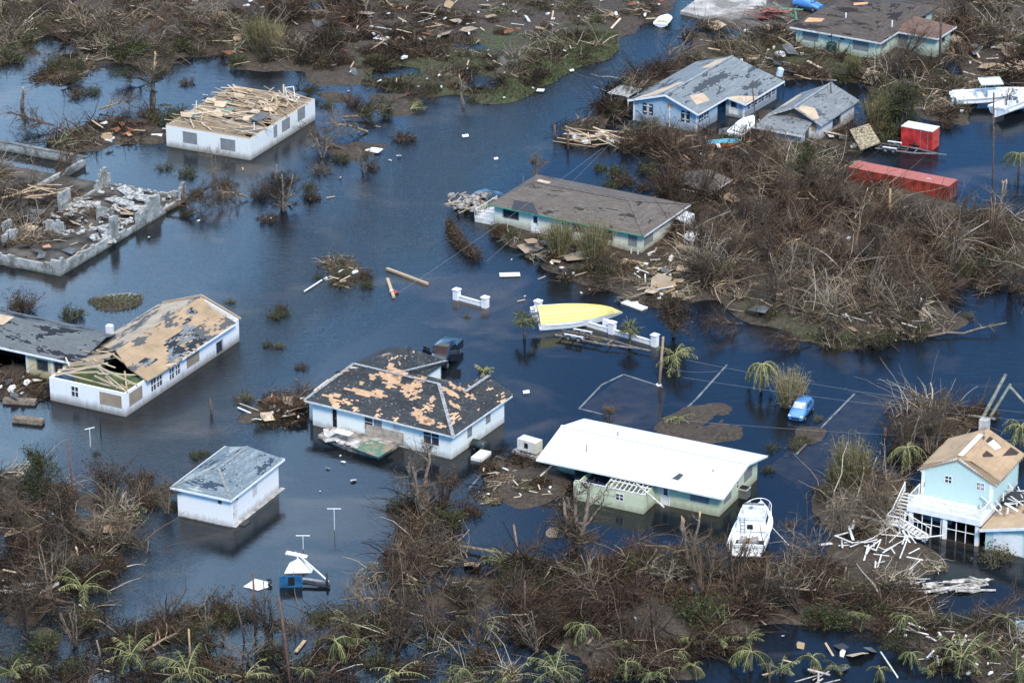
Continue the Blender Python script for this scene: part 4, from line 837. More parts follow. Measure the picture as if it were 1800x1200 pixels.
# open roofed side room, left front
y0s,y1s=6.3,10.6; xs_=-2.6
ws=face_rect(t,'L',xs_,1089,869,13,10); ws=(ws[0],ws[1],.9,1.5)
mb=MB(); wall_run(mb,'L',xs_,y0s,13.3,-.6,1.75,.15,[ws]); wall_run(mb,'R',y0s,xs_+.15,-.02,-.6,1.85,.15); wall_run(mb,'R',13.3,xs_,2.1,-.6,1.4,-.15); wall_run(mb,'R',10,xs_+.15,-.02,-.6,1.75,.12)
mb.build('annex_wall',WP6,t); window(t,'L',xs_,ws,'slide'); keep(t,xs_,0,y0s,13.3)
mb=MB(); mb.slab([(xs_+.2,10.3,.9),(-.1,10.3,1.0),(2.0,10.8,1.1),(2.0,15.4,1.0),(xs_+.4,13.2,.8)],.1); tag(mb.build('tarp',plain('navy_tarp',(.015,.03,.07),.4,.5,1.5,spec=.5),t),'navy sheet sagging over the collapsed annex roof')
mb=MB(); mb.tone=.95
for k in range(9): mb.bar((xs_,y0s+.3+k*.45,1.8),(-.05,y0s+.3+k*.45+.15,2.0),.09,.12)
mb.bar((xs_+.1,y0s,1.88),(xs_+.1,13.2,1.88),.14,.1); mb.bar((-1.2,y0s,1.95),(-1.2,10.2,1.98),.14,.08); mb.bar((xs_-.9,y0s-2.4,1.6),(xs_+1.5,y0s+1.4,2.1),.12,.12)
mb.build('annex_rafters',plain('whitewashed_timber',(.56,.55,.50),.8,.2,3),t)
mb=MB(); mb.box((xs_+.25,y0s+.2,.9),(-.1,9.9,.95)); mb.build('annex_ceiling',plain('grey_ceiling',(.33,.33,.31),.9,.4,1.5),t)
HG=t
# ================================================================ 7 aqua two-storey house, right edge
AQ=wall_paint('aqua_wall',(.47,.61,.56),.25,-.2,.12)
t=thing('house',at(1718.5,960),GA,'two storey aqua house with white balcony, outside stair and half stripped plywood roof','house')
cr=[loc_of(t,1656.7,945),loc_of(t,1599.5,930)]
YL=cr[1].y                                   # deck width along Y
za=hgt(960,40); zd=hgt(960,47)               # underside and top of balcony
xw=2.6                                       # house front set back behind the balcony
sL,zL=facept(t,1621.7,817,'L',xw); s2,_=facept(t,1744,870,'L',xw); sa,zA=facept(t,1680,806,'L',xw); _,zB=facept(t,1744,852,'L',xw)
y0,y1=s2,sL; LXh=6.8; zt=zB; zap=zA
w1=face_rect(t,'L',xw,1667,842.5,11,11); w2=face_rect(t,'L',xw,1723.5,855,12,12)
mb=MB(); wall_run(mb,'L',xw,y0,y1,zd,zt,.2,[w1,w2]); wall_run(mb,'R',y0,xw+.2,xw+LXh,zd,zt,.2,[(5.2,6,4.0,5.0)]); wall_run(mb,'R',y1,xw+.2,xw+LXh,zd,zt,-.2); wall_run(mb,'L',xw+LXh,y0,y1,zd,zt,-.2)
ya=(y0+y1)/2; zap=max(zap,zt+1.3); mb.add([(xw,y0,zt),(xw,y1,zt),(xw,ya,zap),(xw+.2,y0,zt),(xw+.2,y1,zt),(xw+.2,ya,zap)],[(0,2,1),(3,4,5),(0,3,5,2),(1,2,5,4)]); mb.build('upper_wall',AQ,t); keep(t,0,xw+LXh,0,YL)
window(t,'L',xw,w1,'white4'); window(t,'L',xw,w2,'white6')
mb=MB(); mb.box((xw-.03,y0-.03,zd+.01),(xw+.25,y0+.3,zt+.02)); mb.box((xw-.03,y1-.25,zd+.01),(xw+.25,y1+.03,zt+.02)); mb.build('corner_trim',WHITE,t)
mb=MB(); wall_run(mb,'R',.0,xw+.5,xw+LXh,-.6,za,.2); wall_run(mb,'R',YL,xw+.5,xw+LXh,-.6,za,-.2); wall_run(mb,'L',xw+LXh,0,YL,-.6,za,-.2); wall_run(mb,'L',xw+.4,YL*.55,YL,-.6,za,.2,[]); wall_run(mb,'L',xw+3,.2,YL*.55,-.6,za,.2,[(1,2.6,.1,2)]); mb.build('lower_wall',plain('shaded_aqua',(.20,.34,.35),.8,.3),t)  # darker copy of the aqua wall: shade under the deck put into the colour
mb=MB(); mb.box((.0,-.15,za+.02),(xw+LXh,YL+.15,zd)); mb.build('deck',WHITED,t)
mb=MB(); mb.box((-.12,-.2,za-.15),(-.003,YL+.2,zd+.04)); mb.box((-.0,-.25,za-.15),(xw+1,-.155,zd+.04)); mb.build('deck_beam',WHITE,t)
for yy in (.15,YL*.49,YL-.15,): m=MB(); m.box((.0,yy-.17,-.6),(.3,yy+.17,za)); m.build('column',WHITE,t)
m=MB(); m.box((.05,-2.0,-.6),(.3,-1.8,za)); m.build('column',WHITE,t)
scr=MB()
for q in (0,1):
    a=.35+q*YL*.49; b=a+YL*.49-.55
    for k in range(4): scr.box((.1,a+(b-a)*k/3-.035,-.4),(.17,a+(b-a)*k/3+.035,za))
    scr.box((.11,a,1.0),(.16,b,1.07)); scr.box((.11,a,-.1),(.16,b,-.03))
scr.build('screen_frame',WHITE,t)
rl=MB()
def rail(mb,a,b,n,hh=.95):
    a=Vector(a); b=Vector(b); up_=Vector((0,0,hh)); mb.bar(a+up_,b+up_,.07,.06); mb.bar(a+Vector((0,0,.1)),b+Vector((0,0,.1)),.05,.05)
    for k in range(n+1): p=a.lerp(b,k/n); mb.bar(p,p+up_,.035,.035)
    for p in (a,b): mb.bar(p,p+up_*1.05,.1,.1)
rail(rl,(.0,-.1,zd),(.0,YL+.1,zd),30); rail(rl,(.05,-.12,zd),(xw,-.12,zd),8); rail(rl,(.05,YL+.1,zd),(xw,YL+.1,zd),8); rl.build('balcony_rail',WHITE,t)
ov=.35; xr0=xw+1.0; xr1=xw+LXh+.5; PLY7=plywood('orange_decking',(.37,.26,.16),.66,8.)
roofs(t,[up([(xr0,y0-ov,zt+.1),(xr1,y0-ov,zt+.1),(xr1,ya,zap+.1),(xw-.1,ya,zap+.1),(xr0-.4,ya-1,zap-.18)]),up([(xr0,y1+ov,zt+.1),(xr1,y1+ov,zt+.1),(xr1,ya,zap+.1),(xw-.1,ya,zap+.1)])],PLY7,.08)
mb=MB(); rg=random.Random(4)
for k in range(15): 
    x=xw-.1+k*.5; mb.tone=rg.uniform(.25,.6); mb.bar((x,y0-ov-.1,zt-.04),(x,ya,zap-.05),.07,.14); mb.bar((x,y1+ov+.1,zt-.04),(x,ya,zap-.05),.07,.14)
for k in range(5): mb.bar((xw+.1+k*.22,y0-.2,zt+.06),(xw+.1+k*.22,ya,zap+.1),.07,.1); mb.bar((xw+.05+k*.25,y1+.3,zt+.06),(xw+.1+k*.25,ya,zap+.1),.1,.05)
mb.build('rafters',LUM,t)
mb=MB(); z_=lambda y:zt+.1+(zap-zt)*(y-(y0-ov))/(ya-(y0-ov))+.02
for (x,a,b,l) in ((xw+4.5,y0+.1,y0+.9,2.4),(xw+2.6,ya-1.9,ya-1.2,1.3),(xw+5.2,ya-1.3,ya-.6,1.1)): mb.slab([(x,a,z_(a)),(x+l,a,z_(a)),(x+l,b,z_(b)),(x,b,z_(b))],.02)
mb.build('roof_hole_shade',plain('attic_shade',(.05,.035,.025)),t)  # dark plates on the decking paint the shaded attic seen through holes
mb=MB(); mb.bar((xw+.5,ya,zap+.16),(xw+5.6,ya,zap+.16),.45,.04); mb.slab([(xw+4.8,ya-1.7,z_(ya-1.7)+.03),(xw+5.8,ya-1.9,z_(ya-1.9)+.03),(xw+6.2,ya-1.0,z_(ya-1)+.03),(xw+5.0,ya-.9,z_(ya-.9)+.03)],.02); mb.build('ridge_cap',WHITE,t)
mb=MB()
for k in range(30):
    y=y0+(y1-y0)*k/29; zz=zt+(zap-zt)*(1-abs(y-ya)/((y1-y0)/2)); mb.box((xw-.06,y-.14,zz-.1+rg.uniform(-.08,.08)),(xw+.1,y+.14,zz+.1))
mb.build('torn_edge',WHITED,t)
mb=MB(); mb.box((xw+LXh+.6,ya+.1,zd),(xw+LXh+1.4,ya+.9,zap+.7)); mb.build('chimney',CONC,t)
# stair: one flight forward along the left side, a landing, a second flight across the front
mb=MB(); ys=YL+.25; n=8; zl=zd*.42
for k in range(n): x=2.6-k*.36; z=zd-(k+1)*(zd-zl)/(n+1); mb.box((x-.3,ys,z-.06),(x,ys+1.25,z))
xl=2.6-n*.36; mb.box((xl-1.3,ys-.05,zl-.1),(xl,ys+1.3,zl)); n2=7
for k in range(n2): y=ys-.1-k*.34; z=zl-(k+1)*zl/(n2+1); mb.box((xl-1.25,y-.28,z-.06),(xl-.1,y,z))
for (x,y) in ((xl-1.2,ys+1.2),(xl-1.2,ys),(xl-.1,ys+1.2)): mb.box((x-.06,y-.06,-.5),(x+.06,y+.06,zl-.1))
mb.build('stair',WHITED,t); y2=ys-.1-n2*.34
rl=MB(); rail(rl,(2.6,ys+1.25,zd),(xl,ys+1.25,zl),9,.85); rail(rl,(xl,ys+1.25,zl),(xl-1.3,ys+1.25,zl),3,.85); rail(rl,(xl-1.3,ys+1.25,zl),(xl-1.3,ys,zl),4,.85); rail(rl,(xl-1.3,ys,zl),(xl-1.3,y2,.1),6,.85); rail(rl,(xl-.05,ys,zl),(xl-.05,y2,.1),6,.85); rl.build('stair_rail',WHITE,t)
# garage wing
g0=loc_of(t,1731,965); yg1=g0.y; xg=g0.x; yg0=yg1-7.6; hg=hgt(960,36); zg=hg+1.05; ym=(yg0+yg1)/2
mb=MB(); dg=(yg1-3.4,yg1-.7,.1,2.0); wall_run(mb,'L',xg,yg0,yg1,-.6,hg,.2,[dg]); wall_run(mb,'R',yg1,xg+.2,xg+8,-.6,hg,-.2); wall_run(mb,'R',yg0,xg+.2,xg+8,-.6,hg,.2); mb.add([(xg,yg0,hg),(xg,yg1,hg),(xg,ym,zg),(xg+.2,yg0,hg),(xg+.2,yg1,hg),(xg+.2,ym,zg)],[(0,2,1),(3,4,5),(0,3,5,2),(1,2,5,4)]); mb.build('garage_wall',AQ,t); keep(t,xg,xg+8,yg0,yg1)
m=MB(); m.box((xg-.04,dg[0],dg[2]),(xg+.06,dg[1],dg[3])); m.build('garage_door',WHITE,t); m=MB(); m.box((xg-.12,dg[0]-1,.9),(xg-.003,dg[0]-.4,1.6)); m.build('meter_box',METALG,t)
roofs(t,[up([(xg-.5,yg0-.4,hg+.1),(xg+8,yg0-.4,hg+.1),(xg+8,ym,zg+.15),(xg-.5,ym,zg+.15)]),up([(xg-.5,yg1+.4,hg+.1),(xg+8,yg1+.4,hg+.1),(xg+8,ym,zg+.15),(xg-.5,ym,zg+.15)])],plywood('garage_decking',(.42,.31,.20),.66,11.),.08,name='garage_roof')
fascia(t,[(xg-.53,yg0-.4,hg+.08),(xg-.53,ym,zg+.13),(xg-.53,yg1+.4,hg+.08)],h=.24,name='garage_fascia')
mb=MB(); rg=random.Random(8); boards(mb,22,(xg+2.5,xg+7,yg1-1.5,yg1+1.8),hg+.7,(1,2.6),.16,.06,R(20),.9,.6,rg,.2); mb.build('fallen_boards',WHITED,t)
m=MB(); m.slab([(xg+4,yg1-1.2,hg+.9),(xg+5.6,yg1-2,hg+1.2),(xg+6.4,yg1-.2,hg+1.3),(xg+4.8,yg1+.4,hg+.9)],.12); m.build('felt_heap',plain('black_felt',(.03,.03,.035)),t)
AQH=t
# ================================================================ 8 cream and green house with brown hipped roof, centre right
WP8=wall_paint('cream_wall',(.58,.60,.48),.6,.35,.35,board=0); GREEN=plain('green_trim',(.03,.26,.15),.6,.2)
gz0=.32
t,LX,LY=house_root('house',(1127.6,446),(876,389),(1195,394),'cream house with green trim and a wide brown hipped roof behind tall reeds','house',z=gz0)
h=hgt(446,33); keep(t,0,LX,0,LY)
w1=face_rect(t,'L',0,898,376,27,16); d1=face_rect(t,'L',0,941,389,12,24); w3=face_rect(t,'L',0,1070,413,13,16); w4=face_rect(t,'L',0,1112,423,16,19); w2=face_rect(t,'L',0,1017,402,20,12); dg=face_rect(t,'L',0,994,404,12,22)
r1=face_rect(t,'R',0,1140,420,16,16); r2=face_rect(t,'R',0,1163,395,5,8); r3=face_rect(t,'R',0,1186,384,8,14)
cl=lambda r:(r[0],r[1],max(r[2],.05),min(r[3],h-.12))
w1,d1,w3,w4,w2,dg,r1,r2,r3=[cl(r) for r in (w1,d1,w3,w4,w2,dg,r1,r2,r3)]; d1=(d1[0],d1[1],.05,2.0); dg=(dg[0],dg[1],.05,2.0)
mb=MB(); wall_run(mb,'L',0,0,LY,-1,h,.2,[w1,d1,w3,w4,w2,dg]); wall_run(mb,'R',0,.2,LX-.2,-1,h,.2,[r1,r2,r3]); wall_run(mb,'L',LX,0,LY,-1,h,-.2); wall_run(mb,'R',LY,.2,LX-.2,-1,h,-.2); mb.build('wall',WP8,t)
for r,s_ in ((w1,'dark'),(w3,'dark'),(w4,'shutter'),(w2,'dark')): window(t,'L',0,r,s_)
for r,s_ in ((r1,'shutter'),(r2,'dark'),(r3,'shutter')): window(t,'R',0,r,s_)
door(t,'L',0,d1,glass=True); door(t,'L',0,dg,mat=GREEN,glass=False)
ov=.55; zE=h+.1; _,zR=facept(t,1099.5,351.5,'L',LX/2); zR=min(max(zR,zE+1.2),zE+2.2)
sh8=shingle('brown_shingle',(.080,.068,.058),(.145,.125,.107),(.04,.035,.03),(.42,.30,.19),.60,.80,9,0,stretch=.5)
roofs(t,hip_polys(-ov,LX+ov,-ov,LY+ov,zE,zR,'Y',4.6,2.6),sh8)
fascia(t,[(LX+ov,-ov-.03,zE),(-ov-.03,-ov-.03,zE)],h=.16,mat=WHITED); fascia(t,[(-ov-.03,-ov,zE),(-ov-.03,LY+ov,zE)],h=.12,mat=GREEN,name='green_fascia')
mb=MB(); hp=[(-ov,-ov,zE),(LX/2,4.1,zR),(LX/2,LY-2.1,zR),(LX+ov,-ov,zE)]
for a,b in ((0,1),(1,2),(3,1)): mb.bar(Vector(hp[a])+Vector((0,0,.04)),Vector(hp[b])+Vector((0,0,.04)),.3,.04)
mb.build('ridge_cap',plain('brown_cap',(.12,.105,.09),.9,.35,3),t)
mb=MB(); zz=lambda x:zE+(zR-zE)*(x+ov)/(LX/2+ov); mb.slab([(-ov-.02,12.2,zz(-ov)+.03),(-ov-.02,15.6,zz(-ov)+.03),(1.1,16.2,zz(1.1)+.03),(1.3,14,zz(1.3)+.03)],.03); tag(mb.build('tarp',plain('black_felt',(.02,.025,.03),.6,.3),t),'dark bare felt patch along the eave')
mb=MB(); mb.slab([(5.0,14.2,zz(5)+.04),(5.0,15.6,zz(5)+.1),(5.4,15.5,zz(5.4)+.1),(5.4,14.0,zz(5.4)+.04)],.05); mb.build('loose_shingle',MAT['pale_ply'],t)
mb=MB(); mb.cyl((1.2,.6,zz(1.2)),.03,1.6,6); mb.bar((.8,.6,zz(1.2)+1.5),(1.6,.6,zz(1.2)+1.5),.03,.03); mb.cyl((6,LY-.2,zE),.08,1.3,8); mb.build('vent_pipe',METALG,t)
# side porch with railing at left end, corner posts on the right
mb=MB(); mb.box((.2,LY+.05,-1),(5,LY+2.6,.15)); rail(mb,(.2,LY+2.6,.15),(5,LY+2.6,.15),14,.9); rail(mb,(.2,LY+.1,.15),(.2,LY+2.6,.15),8,.9); boards(mb,14,(.5,4.5,LY+.3,LY+2.4),.5,(1,2.4),.14,.05,R(70),.9,.5,random.Random(4),.2); mb.build('porch',WHITED,t)
mb=MB(); mb.box((-1.9,8.6,-1),(-.03,13.2,.12)); mb.build('front_step',plain('step_concrete',(.30,.30,.29),.9,.4),t)
for yy in (.1,.9): m=MB(); m.box((-.7,yy-.06,-1),(-.55,yy+.06,.6)); m.build('post',WHITED,t)
mb=MB(); mb.slab([(LX-2.8,-1.3,1.5),(LX-.2,-1.4,1.6),(LX-.1,-.35,1.75),(LX-2.7,-.35,1.7)],.05); mb.box((LX-2.8,-1.4,.0),(LX-.1,-1.34,1.5)); mb.build('side_awning',plain('corrugated_white',(.60,.63,.64),.5,.3,4),t)
# ================================================================ 9 blue house
WP9=wall_paint('sky_blue_wall',(.36,.47,.55),.45,.1,.2,board=24)
t,LX,LY=house_root('house',(1224,229),(1121.7,203),None,'sky blue house with navy shutters and patchy grey shingle roof','house',z=.3,yaw=R(58.5))
h=hgt(229,31); rp=loc_of(t,1326,152,h); LX=15.5; keep(t,0,LX,0,LY)
n1=face_rect(t,'L',0,1139,190,18,22); n2=face_rect(t,'L',0,1205,203,15,22); sm=face_rect(t,'L',0,1178,186,9,6)
n3=face_rect(t,'R',0,1232.5,204.5,7,17); n4=face_rect(t,'R',0,1241.5,199,7,16)
cl=lambda r:(r[0],r[1],max(r[2],.3),min(r[3],h-.15)); n1,n2,n3,n4=map(cl,(n1,n2,n3,n4))
mb=MB(); wall_run(mb,'L',0,0,LY,-1,h,.2,[n1,n2]); wall_run(mb,'R',0,.2,4.9,-1,h,.2,[n3,n4]); wall_run(mb,'L',LX,0,LY,-1,h-.1,-.2); wall_run(mb,'L',LX,-2.4,0,-1,h-.5,-.2); wall_run(mb,'R',LY,.2,LX-.2,-1,h,-.2)
dr=(-1.6,-.5,.0,1.75); wall_run(mb,'L',7.2,-2.4,0,-1,h-.45,.2,[dr]); wins=[(8.2+k*1.75,9.7+k*1.75,.6,1.6) for k in range(4)]; wall_run(mb,'R',-2.4,7.4,LX-.2,-1,h-.45,.2,wins); wall_run(mb,'L',4.9,0,1.6,-1,h,.2); wall_run(mb,'R',1.6,5.1,7.2,-1,h,.2,[(5.6,6.6,0,2)])
ya=LY*.47; zap=h+1.45; mb.add([(0,0,h),(0,LY,h),(0,ya,zap),(.2,0,h),(.2,LY,h),(.2,ya,zap)],[(0,2,1),(3,4,5),(0,3,5,2),(1,2,5,4)]); mb.build('wall',WP9,t)
for r in (n1,n2): window(t,'L',0,r,'navy')
for r in (n3,n4): window(t,'R',0,r,'navy')
for r in wins: window(t,'R',-2.4,r,'navy')
door(t,'L',7.2,dr); window(t,'R',1.6,(5.6,6.6,0,2),'dark',name='door')
mb=MB(); mb.box((-.04,sm[0],sm[2]),(-.003,sm[1],sm[3])); mb.build('orange_board',plain('orange_board',(.42,.22,.10)),t)
mb=MB(); mb.box((-.05,-.05,-.6),(.12,.1,h)); mb.box((-.05,LY-.1,-.6),(.12,LY+.05,h)); mb.box((-.05,LY*.42,-.5),(-.003,LY*.42+.12,h)); mb.box((7.15,-2.45,-.6),(7.3,-2.25,h)); mb.build('corner_trim',WHITE,t,split=True)
ov=.55; zE=h+.05; zR=zap+.12
sh9=shingle('slate_shingle',(.125,.145,.155),(.20,.225,.235),(.055,.065,.075),(.50,.38,.26),.57,.70,12,0,stretch=.35,ps=.28)
roofs(t,[up([(-ov,-ov,zE-.1),(6.6,-ov,zE-.1),(6.6,-2.9,zE-.55),(LX+1.0,-2.9,zE-.55),(LX+.9,-.5,zE-.1),(LX+.6,ya,zR),(-ov,ya,zR)]),up([(-ov,LY+ov,zE-.05),(LX+.6,LY+ov,zE-.05),(LX+.6,ya,zR),(-ov,ya,zR)])],sh9,.12)
fascia(t,[(-ov-.03,-ov,zE-.1),(-ov-.03,ya,zR),(-ov-.03,LY+ov,zE-.05)],h=.22); fascia(t,[(-ov,-ov-.03,zE-.1),(6.6,-ov-.03,zE-.1)],h=.16,name='side_fascia'); fascia(t,[(6.57,-.6,zE-.12),(6.57,-2.93,zE-.55),(LX+1,-2.93,zE-.55)],h=.2,name='porch_fascia')
mb=MB(); f=lambda y:zE-.1+(zR-zE+.1)*(y+ov)/(ya+ov)+.014
mb.slab([(1.2,.7,f(.7)),(3.8,.3,f(.3)),(4.4,1.6,f(1.6)),(2.2,2.2,f(2.2))],.01); mb.slab([(6.7,-2.8,zE-.52),(9.8,-2.8,zE-.52),(8,-1.2,zE-.2),(6.7,-.6,zE-.08)],.012)
g2=lambda y:zE-.05+(zR-zE+.05)*(LY+ov-y)/(LY+ov-ya)+.014
mb.slab([(.2,ya+1.6,g2(ya+1.6)),(5,ya+.5,g2(ya+.5)),(5.4,ya+1.4,g2(ya+1.4)),(-.3,LY-.2,g2(LY-.2))],.01); mb.slab([(11,ya+.2,g2(ya+.2)),(15.6,ya+.2,g2(ya+.2)),(15,ya+1.8,g2(ya+1.8)),(11.8,ya+1.9,g2(ya+1.9))],.01)
tag(mb.build('bare_decking',MAT['pale_ply'],t,split=True),'peach plywood laid bare between shingles'); m=MB(); m.bar((-ov,ya,zR+.05),(LX+.6,ya,zR+.05),.3,.04); m.build('ridge_cap',plain('grey_cap',(.24,.26,.27),.9,.3,3),t)
# ================================================================ 10 small white gabled house
WP10=wall_paint('chalky_wall',(.55,.57,.58),.6,.3,.5)
t=thing('house',at(1441,245,.3),R(60),'small white cottage with ribbed grey gable roof and a low lean to at the front','house')
h=hgt(240,28); LY=6.2; LX=9.3; keep(t,0,LX,0,LY)
mb=MB(); wq=(.5,1.5,.9,1.9); wall_run(mb,'L',0,0,LY,-1,h,.18,[wq]); wr=[(3.4,5.6,.3,1.9)]; wall_run(mb,'R',0,.18,LX-.18,-1,h,.18,wr); wall_run(mb,'L',LX,0,LY,-1,h,-.18); wall_run(mb,'R',LY,.18,LX-.18,-1,h,-.18); mb.build('wall',WP10,t)
mb=MB(); mb.add([(0.05,0,h),(0.05,LY,h),(0.05,LY/2,h+1.45),(.2,0,h),(.2,LY,h),(.2,LY/2,h+1.45)],[(0,2,1),(3,4,5),(0,3,5,2),(1,2,5,4)]); mb.build('gable_panel',plain('brown_gable',(.12,.095,.07)),t)
window(t,'L',0,wq,'board'); window(t,'R',0,wr[0],'dark')
ov=.5; zE=h; zR=h+1.55
sh10=shingle('ribbed_grey_roof',(.13,.145,.15),(.21,.225,.23),(.07,.085,.095),(.48,.33,.24),.58,.72,15,0,stretch=2.2)
roofs(t,[up([(-ov,-ov,zE-.1),(LX+.4,-ov,zE-.1),(LX+.2,LY/2,zR),(-ov,LY/2,zR)]),up([(-ov,LY+ov,zE-.1),(LX-.6,LY+ov,zE-.1),(LX+.2,LY/2,zR),(-ov,LY/2,zR)])],sh10,.12)
fascia(t,[(-ov-.03,-ov,zE-.1),(-ov-.03,LY/2,zR),(-ov-.03,LY+ov,zE-.1)],h=.2,mat=plain('weathered_trim',(.40,.36,.31),.9,.4,3))
mb=MB(); mb.bar((-ov,LY/2,zR+.05),(LX+.2,LY/2,zR+.05),.3,.04); mb.build('ridge_cap',MAT['grey_cap'],t)
mb=MB(); f=lambda y:zE-.1+(zR-zE+.1)*(y+ov)/(LY/2+ov)+.015; mb.slab([(-.4,.6,f(.6)),(.6,.4,f(.4)),(2.0,1.7,f(1.7)),(.8,2.8,f(2.8)),(-.4,2.7,f(2.7))],.01); g2=lambda y:zE-.1+(zR-zE+.1)*(LY+ov-y)/(LY/2+ov)+.015; mb.slab([(2.6,LY+.4,g2(LY+.4)),(7.6,LY+.4,g2(LY+.4)),(7.2,LY-.4,g2(LY-.4)),(3,LY-.5,g2(LY-.5))],.01); mb.build('bare_decking',MAT['pale_ply'],t,split=True)
mb=MB(); hl=h-.75; wq=(2.2,4.2,.2,1.0); wall_run(mb,'L',-2.7,1.1,LY+.4,-1,hl,.18,[(3.2,3.8,1.0,1.4)]); wall_run(mb,'R',1.1,-2.52,-.02,-1,hl,.18,[(-1.7,-.7,-.2,1.5)]); wall_run(mb,'R',LY+.4,-2.52,-.02,-1,hl,-.18); mb.build('lean_to_wall',WP10,t); keep(t,-2.7,0,1.1,LY)
window(t,'L',-2.7,(3.2,3.8,1.0,1.4),'dark'); window(t,'R',1.1,(-1.7,-.7,-.2,1.5),'dark',name='door')
roofs(t,[up([(-3.2,.7,hl+.0),(.04,.9,h+.1),(.04,LY+.3,h+.1),(-3.2,LY+.9,hl+.0)])],sh10,.12,'lean_to_roof'); fascia(t,[(-3.23,.7,hl),(-3.23,LY+.9,hl)],name='lean_to_fascia',mat=WHITED)
# ================================================================ 11 mint house, top right
WP11=wall_paint('mint_wall',(.48,.58,.47),.45,.1,.3)
t,LX,LY=house_root('house',(1543,103),(1399.5,77),None,'mint green bungalow with dark brown hipped roof at the top edge','house',z=.45,yaw=R(59.5))
h=hgt(103,29); keep(t,0,12,-3,LY); LX=12
w1=face_rect(t,'L',0,1424.5,62,28,19); w2=face_rect(t,'L',0,1458.5,61.5,8,8); w3=face_rect(t,'L',0,1480.5,66,8,8); w4=face_rect(t,'L',0,1513,79,28,19); cl=lambda r:(r[0],r[1],max(r[2],.3),min(r[3],h-.1)); w1,w2,w3,w4=map(cl,(w1,w2,w3,w4))
mb=MB(); wall_run(mb,'L',0,0,LY,-1,h,.2,[w1,w2,w3,w4]); rr=(1.0,2.6,.9,1.9); wall_run(mb,'R',0,.2,5.2,-1,h,.2,[rr]); wall_run(mb,'L',5.2,-5.4,0,-1,h-.1,.2,[(-1.6,-.3,.2,2.0)]); wall_run(mb,'R',-5.4,5.4,9.6,-1,h-.1,.2,[(7,8,.9,1.8)]); wall_run(mb,'L',9.6,-5.4,0,-1,h-.1,-.2); wall_run(mb,'R',0,9.6,16,-1,h,.2,[(12,14,.9,1.8)]); wall_run(mb,'R',LY,.2,16,-1,h,-.2); wall_run(mb,'L',16,0,LY,-1,h,-.2); mb.build('wall',WP11,t); keep(t,5.2,9.6,-5.4,0)
for r in (w1,w4): window(t,'L',0,r,'shutter')
for r in (w2,w3): window(t,'L',0,r,'white')
window(t,'R',0,rr,'shutter'); window(t,'L',5.2,(-1.6,-.3,.2,2.0),'shutter',name='door'); window(t,'R',-5.4,(7,8,.9,1.8),'dark'); window(t,'R',0,(12,14,.9,1.8),'dark')
ov=.6; zE=h+.05; zR=zE+2.0; sh11=shingle('dark_brown_shingle',(.050,.042,.037),(.105,.088,.075),(.028,.025,.025),(.48,.29,.17),.56,.80,18,0,stretch=.4)
roofs(t,hip_polys(-ov,16+ov,-ov,LY+ov,zE,zR,'Y',5.5,3.5)[0:1]+hip_polys(-ov,16+ov,-ov,LY+ov,zE,zR,'Y',5.5,3.5)[1:],sh11)
RB=shingle('rust_brown_shingle',(.12,.075,.058),(.17,.11,.085),(.07,.05,.045),(.4,.3,.2),.66,.9,20)
roofs(t,[up([(4.6,-5.9,h),(10.2,-5.9,h),(9.4,-.6,h+.75),(5.4,-.6,h+.75)]),up([(4.6,-5.9,h),(5.4,-.6,h+.75),(4.6,-.4,h+.02)]),up([(10.2,-5.9,h),(10.2,-.4,h+.02),(9.4,-.6,h+.75)])],RB,name='wing_roof')
fascia(t,[(-ov-.03,LY+ov,zE),(-ov-.03,-ov-.03,zE),(4.5,-ov-.03,zE)],h=.2,mat=WHITED); fascia(t,[(4.57,-.6,h),(4.57,-5.93,h),(10.2,-5.93,h)],h=.2,mat=WHITED,name='wing_fascia')
mb=MB(); f=lambda x:zE+(zR-zE)*(x+ov)/(8+ov)+.015; mb.slab([(1.0,LY-.5,f(1)),(1.8,LY-2.6,f(1.8)),(2.6,LY-2.6,f(2.6)),(2.2,LY-.6,f(2.2))],.01); mb.slab([(6.6,LY-4.6,f(6.6)),(7.4,LY-6.2,f(7.4)),(7.9,LY-6,f(7.9)),(7.2,LY-4.4,f(7.2))],.01); mb.build('bare_decking',plain('orange_ply',(.52,.29,.15)),t,split=True)
mb=MB(); mb.cyl((3.6,6.2,f(3.6)-.1),.09,.7,8); mb.cyl((3.4,-.2,zE+.9),.09,.8,8); mb.build('vent_pipe',WHITE,t)
tt=thing('water_tank',tuple(Matrix.Translation(t.location)@Matrix.Rotation(t.rotation_euler.z,4,'Z')@Vector((-.9,5.9,0))),t.rotation_euler.z,'dark green water tank standing against the mint bungalow','tank')
mb=MB(); mb.cyl((0,0,-.3),.62,1.5,16); mb.build('body',plain('tank_green',(.02,.045,.04),.5,.2),tt); mb=MB(); mb.cyl((0,0,1.2),.66,.12,16,.5); mb.cyl((.1,.1,1.3),.06,1.1,6); mb.build('lid',MAT['tank_green'],tt)
